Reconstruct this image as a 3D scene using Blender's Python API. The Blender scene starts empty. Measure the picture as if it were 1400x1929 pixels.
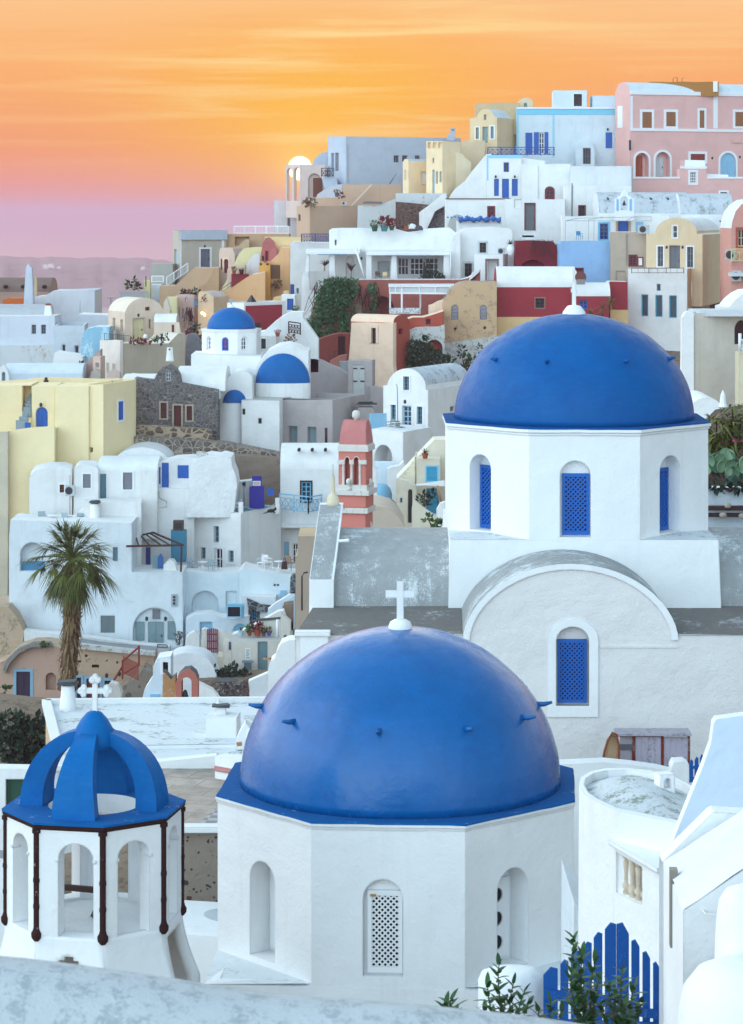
import bpy,bmesh,math,random
from mathutils import Vector,Matrix,noise as mnoise
from mathutils.geometry import tessellate_polygon
random.seed(7)
R=math.radians
scene=bpy.context.scene
COL=scene.collection
# camera
cam_d=bpy.data.cameras.new("camera");cam=bpy.data.objects.new("camera",cam_d);COL.objects.link(cam)
scene.camera=cam
cam.location=(0,0,0);cam.rotation_euler=(R(90),0,0)
cam_d.sensor_fit='VERTICAL';cam_d.sensor_height=33.0
F,HY,CX=4800.0,400.0,700.0
cam_d.lens=F/1929.0*33.0
cam_d.shift_y=-(1929/2-HY)/1929.0
cam_d.clip_start=0.5;cam_d.clip_end=60000
cam_d.dof.use_dof=True;cam_d.dof.focus_distance=85.0;cam_d.dof.aperture_fstop=10.0
# colour helpers
def lin(h):
 h=h.lstrip('#')
 o=[]
 for i in (0,2,4):
  c=int(h[i:i+2],16)/255.0
  o.append(c/12.92 if c<=0.04045 else ((c+0.055)/1.055)**2.4)
 return (o[0],o[1],o[2],1.0)
class NT:
 """tiny node-tree helper"""
 def __init__(s,tree):s.t=tree;s.n=tree.nodes;s.l=tree.links
 def new(s,typ,**kw):
  n=s.n.new(typ)
  for k,v in kw.items():
   if hasattr(n,k):setattr(n,k,v)
   else :n.inputs[k].default_value=v
  return n
 def link(s,a,b):s.l.new(a,b)
 def math(s,op,a,b=None,clamp=False):
  n=s.n.new('ShaderNodeMath');n.operation=op;n.use_clamp=clamp
  for i,v in enumerate((a,b)):
   if v is None:continue
   if isinstance(v,(int,float)):n.inputs[i].default_value=v
   else :s.l.new(v,n.inputs[i])
  return n.outputs[0]
 def mix(s,fac,a,b,mode='MIX'):
  n=s.n.new('ShaderNodeMix');n.data_type='RGBA';n.blend_type=mode
  for i,v in ((0,fac),(6,a),(7,b)):
   if isinstance(v,(int,float)):n.inputs[i].default_value=v
   elif isinstance(v,(tuple,list)):n.inputs[i].default_value=v
   else :s.l.new(v,n.inputs[i])
  return n.outputs[2]
 def ramp(s,fac,stops,interp='LINEAR'):
  n=s.n.new('ShaderNodeValToRGB');cr=n.color_ramp;cr.interpolation=interp
  while len(cr.elements)<len(stops):cr.elements.new(0.5)
  for e,(p,c) in zip(cr.elements,stops):
   e.position=p;e.color=c if len(c)==4 else tuple(c)+(1,)
  s.l.new(fac,n.inputs[0]);return n.outputs[0]
 def maprange(s,v,a,b,c=0.,d=1.,smooth=False):
  n=s.n.new('ShaderNodeMapRange');n.clamp=True
  if smooth:n.interpolation_type='SMOOTHSTEP'
  s.l.new(v,n.inputs[0])
  for i,x in enumerate((a,b,c,d)):n.inputs[i+1].default_value=x
  return n.outputs[0]
 def noise(s,vec,scale,detail=4,rough=0.55,dist=0.0):
  n=s.n.new('ShaderNodeTexNoise');n.inputs['Scale'].default_value=scale
  n.inputs['Detail'].default_value=detail;n.inputs['Roughness'].default_value=rough
  n.inputs['Distortion'].default_value=dist
  s.l.new(vec,n.inputs['Vector']);return n.outputs['Fac']
 def scale(s,vec,sc):
  n=s.n.new('ShaderNodeVectorMath');n.operation='MULTIPLY';n.inputs[1].default_value=sc
  s.l.new(vec,n.inputs[0]);return n.outputs[0]
  # world: sunset band in the west, pale blue vault elsewhere
SUN_X,SUN_Z=(565-CX)/F,(HY-317)/F
world=bpy.data.worlds.new("World");scene.world=world;world.use_nodes=True
w=NT(world.node_tree);w.n.clear()
tc=w.new('ShaderNodeTexCoord');sep=w.new('ShaderNodeSeparateXYZ');w.link(tc.outputs['Generated'],sep.inputs[0])
X,Y,Z=sep.outputs
ysafe=w.math('MAXIMUM',Y,0.05)
tx=w.math('DIVIDE',X,ysafe);tz=w.math('DIVIDE',Z,ysafe)
zz=w.maprange(tz,-0.04,0.10)
def zp(py):return ((HY-py)/F+0.04)/0.14
band=w.ramp(zz,[(0.0,lin('c29cbc')),(zp(480),lin('cba6c2')),(zp(410),lin('d3a3b8')),(zp(378),lin('e09da2')),(zp(338),lin('ee9a86')),(zp(272),lin('f49e6c')),(zp(130),lin('fbb06c')),(zp(20),lin('fcc284')),(1.0,lin('fccb98'))])
dx=w.math('SUBTRACT',tx,SUN_X+0.012);dz=w.math('SUBTRACT',tz,SUN_Z+0.022)
q=w.math('ADD',w.math('POWER',w.math('ABSOLUTE',w.math('DIVIDE',dx,0.078)),2),w.math('POWER',w.math('ABSOLUTE',w.math('DIVIDE',dz,0.034)),2))
glow=w.math('EXPONENT',w.math('MULTIPLY',q,-1.0))
band=w.mix(w.math('MULTIPLY',glow,0.9),band,lin('ffbe38'))
comb=w.new('ShaderNodeCombineXYZ');w.link(tx,comb.inputs[0]);w.link(tz,comb.inputs[2])
st1=w.noise(w.scale(comb.outputs[0],(6,1,120)),1.0,5,0.55,0.4)
st2=w.noise(w.scale(comb.outputs[0],(10,1,300)),1.0,3,0.5,0.3)
near_sun=w.math('EXPONENT',w.math('MULTIPLY',w.math('POWER',w.math('ABSOLUTE',w.math('DIVIDE',dx,0.07)),2),-1))
up=w.maprange(tz,0.012,0.04,0,1,True)
sf=w.math('MULTIPLY',w.maprange(st1,0.46,0.70,0,1,True),w.math('MULTIPLY',up,w.math('MULTIPLY_ADD',near_sun,0.7)))
n_=sf.node
band=w.mix(w.math('MULTIPLY',sf,0.75),band,lin('ffdf98'))
sd=w.math('MULTIPLY',w.maprange(st2,0.5,0.75,0,1,True),w.math('MULTIPLY',up,0.16))
band=w.mix(sd,band,lin('f79a4a'))
rr=w.math('SQRT',w.math('ADD',w.math('POWER',w.math('ABSOLUTE',w.math('SUBTRACT',tx,SUN_X)),2),w.math('POWER',w.math('ABSOLUTE',w.math('SUBTRACT',tz,SUN_Z)),2)))
halo=w.math('EXPONENT',w.math('MULTIPLY',rr,-120))
band=w.mix(w.math('MULTIPLY',halo,0.9),band,(1.25,0.82,0.14,1))
disc=w.maprange(rr,0.0049,0.0044,0,1,True)
band=w.mix(1.0,band,(0.76,0.76,0.76,1),'MULTIPLY')
west=w.mix(disc,band,(3.2,2.7,1.5,1))
sky=w.new('ShaderNodeTexSky');sky.sky_type='NISHITA';sky.sun_disc=False
sky.sun_elevation=R(2.0);sky.sun_rotation=R(-1.6);sky.altitude=120
nish=w.mix(1.0,sky.outputs[0],(0.10,0.10,0.10,1),'MULTIPLY')
vault=w.ramp(w.maprange(Z,0.0,1.0),[(0.0,(0.70,0.82,0.92)),(0.10,(1.9,1.85,1.7)),(0.30,(1.85,2.05,2.15)),(0.5,(1.0,1.2,1.34)),(0.7,(0.62,0.86,1.02)),(1.0,(0.52,0.78,0.98))])
east=w.ramp(w.maprange(Z,-0.1,0.9),[(0.0,(1.0,1.27,1.42)),(0.25,(1.2,1.54,1.74)),(0.6,(0.85,1.12,1.32)),(1.0,(0.52,0.78,0.98))])
eg=w.maprange(Y,-1.0,-0.25,1.9,0.8,True);ec=w.new('ShaderNodeCombineXYZ');[w.link(eg,ec.inputs[i]) for i in range(3)]
east=w.mix(1.0,east,ec.outputs[0],'MULTIPLY')
front=w.maprange(Y,-0.25,0.55,0,1,True)
vault=w.mix(front,east,vault)
lefty=w.maprange(X,-0.8,0.8,1.12,0.36)
lc=w.new('ShaderNodeCombineXYZ');[w.link(lefty,lc.inputs[i]) for i in range(3)]
vault=w.mix(1.0,vault,lc.outputs[0],'MULTIPLY')
vault=w.mix(0.12,vault,nish,'ADD')
inband=w.math('MULTIPLY',w.maprange(Z,0.16,0.09,0,1,True),w.maprange(Y,0.75,0.93,0,1,True))
skyc=w.mix(inband,vault,west)
bg=w.new('ShaderNodeBackground');w.link(skyc,bg.inputs[0]);bg.inputs[1].default_value=1.0
wo=w.new('ShaderNodeOutputWorld');w.link(bg.outputs[0],wo.inputs[0])
# sun lamp: soft dusk glow from the upper left
sl=bpy.data.lights.new("sun",'SUN');so=bpy.data.objects.new("sun",sl);COL.objects.link(so)
sl.energy=0.5;sl.angle=R(48);sl.color=(1.0,0.96,0.88)
so.rotation_euler=Vector((0.84,0.06,-0.54)).to_track_quat('-Z','Y').to_euler()
scene.view_settings.view_transform='Standard';scene.view_settings.look='None'
scene.view_settings.exposure=0.42;scene.view_settings.gamma=1.0
scene.cycles.max_bounces=7;scene.cycles.diffuse_bounces=4;scene.cycles.glossy_bounces=3
scene.cycles.volume_bounces=1;scene.cycles.caustics_reflective=False;scene.cycles.caustics_refractive=False
# materials
MATS={}
def newmat(key):
 m=bpy.data.materials.new(key);m.use_nodes=True
 t=NT(m.node_tree);b=t.n['Principled BSDF']
 return m,t,b
def wpos(t):return t.new('ShaderNodeNewGeometry').outputs['Position']
def plaster(h,stain=0.26,streak=0.3,bump=0.4,rough=0.9,tint=None,bev=0.15,fine=1.0,key=''):
 """lime-washed plaster: hand-trowelled unevenness, blotches, rain streaks"""
 k=('pl',h,stain,streak,bump,tint,bev,fine,key)
 if k in MATS:return MATS[k]
 m,t,b=newmat('plaster_'+h.strip('#'));MATS[k]=m
 p=wpos(t);c=lin(h)
 blot=t.noise(p,0.55,5,0.6);stk=t.noise(t.scale(p,(2.2,2.2,0.16)),1.0,5,0.65)
 fin=t.noise(p,5.0*fine,4,0.6)
 dk=tuple(x*0.62 for x in c[:3])+(1,)
 dk2=lin(tint) if tint else tuple(x*y for x,y in zip(c[:3],(0.72,0.68,0.62)))+(1,)
 col=t.mix(t.math('MULTIPLY',t.maprange(blot,0.42,0.72,0,1,True),stain),c,dk)
 col=t.mix(t.math('MULTIPLY',t.maprange(stk,0.52,0.75,0,1,True),streak),col,dk2)
 col=t.mix(t.math('MULTIPLY',t.maprange(fin,0.55,0.75),stain*0.5),col,dk2)
 t.link(col,b.inputs['Base Color']);b.inputs['Roughness'].default_value=rough
 b.inputs['Specular IOR Level'].default_value=0.25
 hgt=t.math('ADD',t.math('MULTIPLY',t.noise(p,1.1,3),0.22),t.math('MULTIPLY',t.noise(p,7.0*fine,4),0.035))
 bp=t.new('ShaderNodeBump');bp.inputs['Strength'].default_value=bump;bp.inputs['Distance'].default_value=1.0
 t.link(hgt,bp.inputs['Height'])
 if bev:
  bv=t.new('ShaderNodeBevel');bv.samples=3;bv.inputs['Radius'].default_value=bev
  t.link(bv.outputs[0],bp.inputs['Normal'])
 t.link(bp.outputs[0],b.inputs['Normal'])
 return m
def worn(h,h2,amt=0.5,sc=1.0,streaky=True,bump=0.4,fine=1.0,key=''):
 """paint h with irregular patches of h2 showing"""
 k=('worn',h,h2,amt,sc,streaky,key)
 if k in MATS:return MATS[k]
 m,t,b=newmat('worn_'+h.strip('#'));MATS[k]=m
 p=wpos(t)
 n1=t.noise(t.scale(p,(1.3,1.3,0.4) if streaky else (1,1,1)),1.1*sc,7,0.68)
 n2=t.noise(p,6.0*sc,6,0.7)
 f=t.math('ADD',t.math('MULTIPLY',n1,0.6),t.math('MULTIPLY',n2,0.4))
 f=t.maprange(f,0.62-amt*0.3,0.72-amt*0.3,0,1,True)
 c1=t.mix(t.math('MULTIPLY',t.noise(p,0.5*sc,3),0.35),lin(h),tuple(x*0.6 for x in lin(h)[:3])+(1,))
 t.link(t.mix(f,c1,lin(h2)),b.inputs['Base Color']);b.inputs['Roughness'].default_value=0.9
 b.inputs['Specular IOR Level'].default_value=0.2
 bp=t.new('ShaderNodeBump');bp.inputs['Strength'].default_value=bump;bp.inputs['Distance'].default_value=0.15
 t.link(t.math('ADD',n1,t.math('MULTIPLY',n2,0.6)),bp.inputs['Height']);t.link(bp.outputs[0],b.inputs['Normal'])
 return m
def stone(c1,c2,joint,sc=2.2,jw=0.08,bump=0.8):
 """rubble masonry"""
 k=('st',c1,c2,joint,sc)
 if k in MATS:return MATS[k]
 m,t,b=newmat('stone_'+c1.strip('#'));MATS[k]=m
 p=wpos(t)
 wob=t.new('ShaderNodeTexNoise');wob.inputs['Scale'].default_value=sc;t.link(p,wob.inputs['Vector'])
 pp=t.new('ShaderNodeVectorMath');pp.operation='MULTIPLY_ADD';t.link(wob.outputs['Color'],pp.inputs[0])
 pp.inputs[1].default_value=(0.3/sc,)*3;t.link(p,pp.inputs[2])
 pv=t.scale(pp.outputs[0],(1,1,1.35))
 v1=t.new('ShaderNodeTexVoronoi');v1.feature='DISTANCE_TO_EDGE';v1.inputs['Scale'].default_value=sc;t.link(pv,v1.inputs['Vector'])
 v2=t.new('ShaderNodeTexVoronoi');v2.inputs['Scale'].default_value=sc;t.link(pv,v2.inputs['Vector'])
 sv=t.new('ShaderNodeSeparateColor');t.link(v2.outputs['Color'],sv.inputs[0])
 e=t.maprange(v1.outputs['Distance'],jw*0.5,jw*1.4,0,1,True)
 cs=t.mix(sv.outputs[0],lin(c1),lin(c2))
 cs=t.mix(t.math('MULTIPLY',t.noise(p,9*sc/2.2,4),0.5),cs,tuple(x*0.5 for x in lin(c1)[:3])+(1,))
 t.link(t.mix(e,lin(joint),cs),b.inputs['Base Color']);b.inputs['Roughness'].default_value=0.95
 bp=t.new('ShaderNodeBump');bp.inputs['Strength'].default_value=bump;bp.inputs['Distance'].default_value=0.12
 t.link(t.math('MULTIPLY',e,t.math('ADD',0.6,t.noise(p,6,3))),bp.inputs['Height']);t.link(bp.outputs[0],b.inputs['Normal'])
 return m
def rubble(base,dots,red,sc=5.0):
 """earth mortar full of dark pebbles"""
 k=('rb',base,dots,sc)
 if k in MATS:return MATS[k]
 m,t,b=newmat('rubble_'+base.strip('#'));MATS[k]=m
 p=wpos(t)
 v=t.new('ShaderNodeTexVoronoi');v.inputs['Scale'].default_value=sc;v.inputs['Randomness'].default_value=1;t.link(p,v.inputs['Vector'])
 sv=t.new('ShaderNodeSeparateColor');t.link(v.outputs['Color'],sv.inputs[0])
 r=t.math('MULTIPLY',sv.outputs[1],0.62)
 n=t.noise(p,sc*1.6,5,0.7)
 d=t.math('ADD',v.outputs['Distance'],t.math('MULTIPLY',n,0.5))
 f=t.maprange(t.math('SUBTRACT',d,r),0.12,0.2,1,0,True)
 cb=t.mix(t.noise(p,1.2,5,0.65),lin(base),tuple(x*0.55 for x in lin(base)[:3])+(1,))
 cd=t.mix(t.maprange(sv.outputs[0],0.86,0.9),lin(dots),lin(red))
 t.link(t.mix(f,cb,cd),b.inputs['Base Color']);b.inputs['Roughness'].default_value=0.95
 bp=t.new('ShaderNodeBump');bp.inputs['Strength'].default_value=0.7;bp.inputs['Distance'].default_value=0.08
 t.link(t.math('ADD',f,n),bp.inputs['Height']);t.link(bp.outputs[0],b.inputs['Normal'])
 return m
def scuffed(h,h2,amt=0.5,key=''):
 """grey cement wash rubbed through to white in fine vertical scratches"""
 k=('sc',h,h2,amt,key)
 if k in MATS:return MATS[k]
 m,t,b=newmat('scuffed_'+h.strip('#'));MATS[k]=m
 p=wpos(t);n1=t.noise(t.scale(p,(5,5,0.5)),1.0,6,0.7);n2=t.noise(t.scale(p,(1,1,.6)),34,4,0.75);n3=t.noise(p,0.8,5,0.6)
 f=t.math('ADD',t.math('ADD',t.math('MULTIPLY',n1,0.35),t.math('MULTIPLY',n2,0.40)),t.math('MULTIPLY',n3,0.45))
 f=t.maprange(f,0.74-amt*0.22,0.84-amt*0.22,0,1,True)
 c=t.mix(t.noise(p,3,5,0.7),lin(h),tuple(x*0.62 for x in lin(h)[:3])+(1,))
 t.link(t.mix(f,c,lin(h2)),b.inputs['Base Color']);b.inputs['Roughness'].default_value=0.9;b.inputs['Specular IOR Level'].default_value=0.2
 bp=t.new('ShaderNodeBump');bp.inputs['Strength'].default_value=0.3;bp.inputs['Distance'].default_value=0.05
 t.link(n2,bp.inputs['Height']);t.link(bp.outputs[0],b.inputs['Normal']);return m
def paint(h,rough=0.55,var=0.15,spec=0.4,metal=0.0,sc=3.0,bump=0.05):
 k=('pa',h,rough,var,metal)
 if k in MATS:return MATS[k]
 m,t,b=newmat('paint_'+h.strip('#'));MATS[k]=m
 p=wpos(t);c=lin(h)
 t.link(t.mix(t.math('MULTIPLY',t.noise(p,sc,5,0.65),var*2),c,tuple(x*0.55 for x in c[:3])+(1,)),b.inputs['Base Color'])
 b.inputs['Roughness'].default_value=rough;b.inputs['Metallic'].default_value=metal;b.inputs['Specular IOR Level'].default_value=spec
 bp=t.new('ShaderNodeBump');bp.inputs['Strength'].default_value=bump;bp.inputs['Distance'].default_value=0.1
 t.link(t.noise(p,14,3),bp.inputs['Height']);t.link(bp.outputs[0],b.inputs['Normal'])
 return m
def domepaint(h,h2,rough=0.3,key='',spec=0.5):
 """brushed gloss paint over an uneven dome"""
 k=('dome',h,key)
 if k in MATS:return MATS[k]
 m,t,b=newmat('dome_paint');MATS[k]=m
 p=wpos(t)
 n1=t.noise(p,0.9,6,0.65,0.4);n2=t.noise(p,3.5,6,0.7);n3=t.noise(p,22,4,0.7)
 col=t.mix(t.maprange(n1,0.35,0.68,0,1,True),lin(h),lin(h2))
 col=t.mix(t.math('MULTIPLY',t.maprange(n2,0.56,0.72),0.35),col,lin('0a3f93'))
 br=t.noise(t.scale(p,(2.2,2.2,11)),1.0,6,0.7);dr=t.noise(t.scale(p,(7,7,0.7)),1.0,5,0.65)
 col=t.mix(t.math('MULTIPLY',t.maprange(br,0.5,0.75),0.22),col,tuple(min(1,x*1.7+.01) for x in lin(h)[:3])+(1,))
 col=t.mix(t.math('MULTIPLY',t.maprange(dr,0.55,0.75),0.30),col,tuple(x*0.6 for x in lin(h)[:3])+(1,))
 col=t.mix(t.math('MULTIPLY',t.maprange(n3,0.70,0.8),0.12),col,lin('8fbce2'))
 t.link(col,b.inputs['Base Color'])
 t.link(t.maprange(n2,0.3,0.7,rough-0.06,rough+0.16),b.inputs['Roughness'])
 b.inputs['Specular IOR Level'].default_value=spec
 hgt=t.math('ADD',t.math('MULTIPLY',t.noise(p,1.6,3),0.032),t.math('ADD',t.math('MULTIPLY',t.noise(t.scale(p,(1,1,2.0)),7,5,0.6),0.006),t.math('MULTIPLY',br,0.0025)))
 bp=t.new('ShaderNodeBump');bp.inputs['Strength'].default_value=0.6;bp.inputs['Distance'].default_value=1.0
 t.link(hgt,bp.inputs['Height']);t.link(bp.outputs[0],b.inputs['Normal'])
 return m
def glass(h='1d2a33'):
 k=('gl',h)
 if k in MATS:return MATS[k]
 m,t,b=newmat('window_glass');MATS[k]=m
 b.inputs['Base Color'].default_value=lin(h);b.inputs['Roughness'].default_value=0.15;b.inputs['Specular IOR Level'].default_value=0.3
 return m
def leaf(h1,h2,rough=0.55):
 k=('lf',h1,h2)
 if k in MATS:return MATS[k]
 m,t,b=newmat('leaf_'+h1.strip('#'));MATS[k]=m
 at=t.new('ShaderNodeAttribute');at.attribute_name='tone'
 g=t.new('ShaderNodeNewGeometry')
 f=t.math('ADD',t.math('MULTIPLY',at.outputs['Fac'],0.7),t.math('MULTIPLY',g.outputs['Random Per Island'],0.3))
 t.link(t.mix(f,lin(h1),lin(h2)),b.inputs['Base Color']);b.inputs['Roughness'].default_value=rough
 b.inputs['Specular IOR Level'].default_value=0.3
 return m
 # geometry kit
INV={}
def P(x,y,D):return Vector(((x-CX)/F*D,D,(HY-y)/F*D))
GROUND=[]
def ground(x,y,D):GROUND.append(P(x,y,D))
def tag(o,label=None,cat=None,group=None,kind=None):
 if label:o['label']=label
 if cat:o['category']=cat
 if group:o['group']=group
 if kind:o['kind']=kind
 return o
def empty(name,loc,rz=0.0,label=None,cat=None,group=None):
 e=bpy.data.objects.new(name,None);COL.objects.link(e);e.empty_display_size=0.3
 e.location=loc;e.rotation_euler=(0,0,rz)
 INV[e]=(Matrix.Translation(loc)@Matrix.Rotation(rz,4,'Z')).inverted()
 return tag(e,label,cat,group)
class MB:
 """collects shapes (world coordinates) and links them as ONE mesh object"""
 def __init__(s):s.v=[];s.f=[];s.tone=[]
 def add(s,vs,fs,tone=0.5):
  o=len(s.v);s.v+=[Vector(x) for x in vs];s.f+=[tuple(i+o for i in f) for f in fs];s.tone+=[tone]*len(vs);return s
 def hexa(s,p):
  return s.add(p,[(0,3,2,1),(4,5,6,7),(0,1,5,4),(1,2,6,5),(2,3,7,6),(3,0,4,7)])
 def box(s,c,d,rz=0.0,tilt=None):
  M=Matrix.Rotation(rz,3,'Z')
  if tilt is not None:M=M@tilt
  c=Vector(c);h=[x/2 for x in d]
  return s.hexa([c+M@Vector((sx*h[0],sy*h[1],sz*h[2])) for sz in (-1,1) for sx,sy in ((-1,-1),(1,-1),(1,1),(-1,1))])
 def bar(s,a,b,w,t=None,up=(0,0,1)):
  a=Vector(a);b=Vector(b);t=t or w;d=(b-a)
  if d.length<1e-6:return s
  d.normalize();u=Vector(up)
  if abs(d.dot(u))>0.95:u=Vector((0,1,0))
  x=d.cross(u).normalized()*(w/2);y=d.cross(x).normalized()*(t/2)
  return s.hexa([a-x-y,a+x-y,a+x+y,a-x+y,b-x-y,b+x-y,b+x+y,b-x+y])
 def tube(s,pts,rs,n=8,caps=True):
  pts=[Vector(p) for p in pts]
  if isinstance(rs,(int,float)):rs=[rs]*len(pts)
  vs,fs=[],[]
  for i,p in enumerate(pts):
   d=(pts[min(i+1,len(pts)-1)]-pts[max(i-1,0)]).normalized()
   u=Vector((0,0,1)) if abs(d.z)<0.9 else Vector((1,0,0))
   x=d.cross(u).normalized();y=d.cross(x).normalized()
   for k in range(n):
    a=2*math.pi*k/n;vs.append(p+(x*math.cos(a)+y*math.sin(a))*rs[i])
  for i in range(len(pts)-1):
   for k in range(n):
    fs.append((i*n+k,i*n+(k+1)%n,(i+1)*n+(k+1)%n,(i+1)*n+k))
  if caps:fs+=[tuple(range(n))[::-1],tuple(range((len(pts)-1)*n,len(pts)*n))]
  return s.add(vs,fs)
 def lathe(s,c,prof,n=24,a0=0.0,a1=2*math.pi,jit=0.0,sx=1.0,sy=1.0):
  """prof: (radius, height) list, bottom to top"""
  c=Vector(c);full=abs(a1-a0-2*math.pi)<1e-6;m=n if full else n+1
  vs,fs=[],[]
  for r,h in prof:
   for k in range(m):
    a=a0+(a1-a0)*k/n
    v=Vector((r*math.cos(a)*sx,r*math.sin(a)*sy,h))
    if jit:v*=1+jit*(mnoise.noise((c+v)*0.8)+0.5*mnoise.noise((c+v)*2.3))
    vs.append(c+v)
  for i in range(len(prof)-1):
   for k in range(n):
    k2=(k+1)%m
    fs.append((i*m+k,i*m+k2,(i+1)*m+k2,(i+1)*m+k))
  if full:fs.append(tuple(range(m))[::-1]);fs.append(tuple(range((len(prof)-1)*m,len(prof)*m)))
  return s.add(vs,fs)
 def poly(s,loops):
  """tessellated flat polygon with holes; loops of world points"""
  flat=[p for l in loops for p in l]
  if len(loops)==1 and len(flat)<=4:return s.add(flat,[tuple(range(len(flat)))])
  return s.add(flat,[tuple(t) for t in tessellate_polygon([[Vector(p) for p in l] for l in loops])])
 def strip(s,a,b,close=True):
  n=len(a);fs=[(i,(i+1)%n,n+(i+1)%n,n+i) for i in range(n if close else n-1)]
  return s.add(list(a)+list(b),fs)
 def obj(s,name,mat,parent=None,smooth=False,label=None,cat=None,group=None,kind=None,base=None,weld=True,angle=None):
  if not s.v:return None
  if parent is not None:
   M=INV[parent]
  else :
   if base is None:
    xs=[v.x for v in s.v];ys=[v.y for v in s.v]
    base=Vector(((min(xs)+max(xs))/2,(min(ys)+max(ys))/2,min(v.z for v in s.v)))
   M=Matrix.Translation(-Vector(base))
  me=bpy.data.meshes.new(name);me.from_pydata([M@v for v in s.v],[],s.f)
  if len(set(s.tone))>1:
   at=me.attributes.new('tone','FLOAT','POINT');at.data.foreach_set('value',s.tone)
  if weld:
   bm=bmesh.new();bm.from_mesh(me)
   bmesh.ops.remove_doubles(bm,verts=bm.verts,dist=1e-4)
   bmesh.ops.recalc_face_normals(bm,faces=bm.faces)
   bm.to_mesh(me);bm.free()
  o=bpy.data.objects.new(name,me);COL.objects.link(o);me.materials.append(mat)
  if smooth:
   me.polygons.foreach_set('use_smooth',[True]*len(me.polygons))
   if angle is not None:
    try:me.set_sharp_from_angle(angle=R(angle))
    except Exception:pass
  if parent is not None:o.parent=parent;INV[o]=M
  else :o.location=base;INV[o]=M
  return tag(o,label,cat,group,kind)
def arch_pts(u0,u1,w0,ws,wt,n=14,power=2.0):
 """door-shaped outline: legs from w0 to spring ws, arch up to wt (counter-clockwise)"""
 c=(u0+u1)/2;r=(u1-u0)/2;pts=[(u0,w0),(u1,w0)]
 for i in range(n+1):
  a=math.pi*i/n;pts.append((c+r*math.cos(a),ws+(wt-ws)*math.sin(a)))
 return pts
def rect_pts(u0,u1,w0,w1):return [(u0,w0),(u1,w0),(u1,w1),(u0,w1)]
class Face:
 """a vertical plane: world = o + e*u + z*w, inward normal i"""
 def __init__(s,o,e,i):s.o=Vector(o);s.e=Vector(e);s.i=Vector(i)
 def __call__(s,u,w,d=0.0):p=s.o+s.e*u+s.i*d;return Vector((p.x,p.y,w))
 def px(s,x,y):
  d=Vector(((x-CX)/F,1.0,(HY-y)/F));t=s.o.dot(s.i)/d.dot(s.i);p=d*t
  return ((p-s.o).dot(s.e),p.z)
 def rect(s,x0,y0,x1,y1):
  u0=s.px(x0,(y0+y1)/2)[0];u1=s.px(x1,(y0+y1)/2)[0];xm=(x0+x1)/2
  wt=s.px(xm,y0)[1];wb=s.px(xm,y1)[1]
  return min(u0,u1),max(u0,u1),wb,wt
 def box(s,mb,u0,u1,w0,w1,d0,d1):
  mb.hexa([s(u0,w0,d0),s(u1,w0,d0),s(u1,w0,d1),s(u0,w0,d1),s(u0,w1,d0),s(u1,w1,d0),s(u1,w1,d1),s(u0,w1,d1)])
def open_in(face,loop,mb,depth,back=True,scale=1.0):
 a=[face(u,w_,0) for u,w_ in loop];b=[face(u,w_,depth) for u,w_ in loop]
 mb.strip(a,b)
 if back:mb.poly([b])
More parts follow.
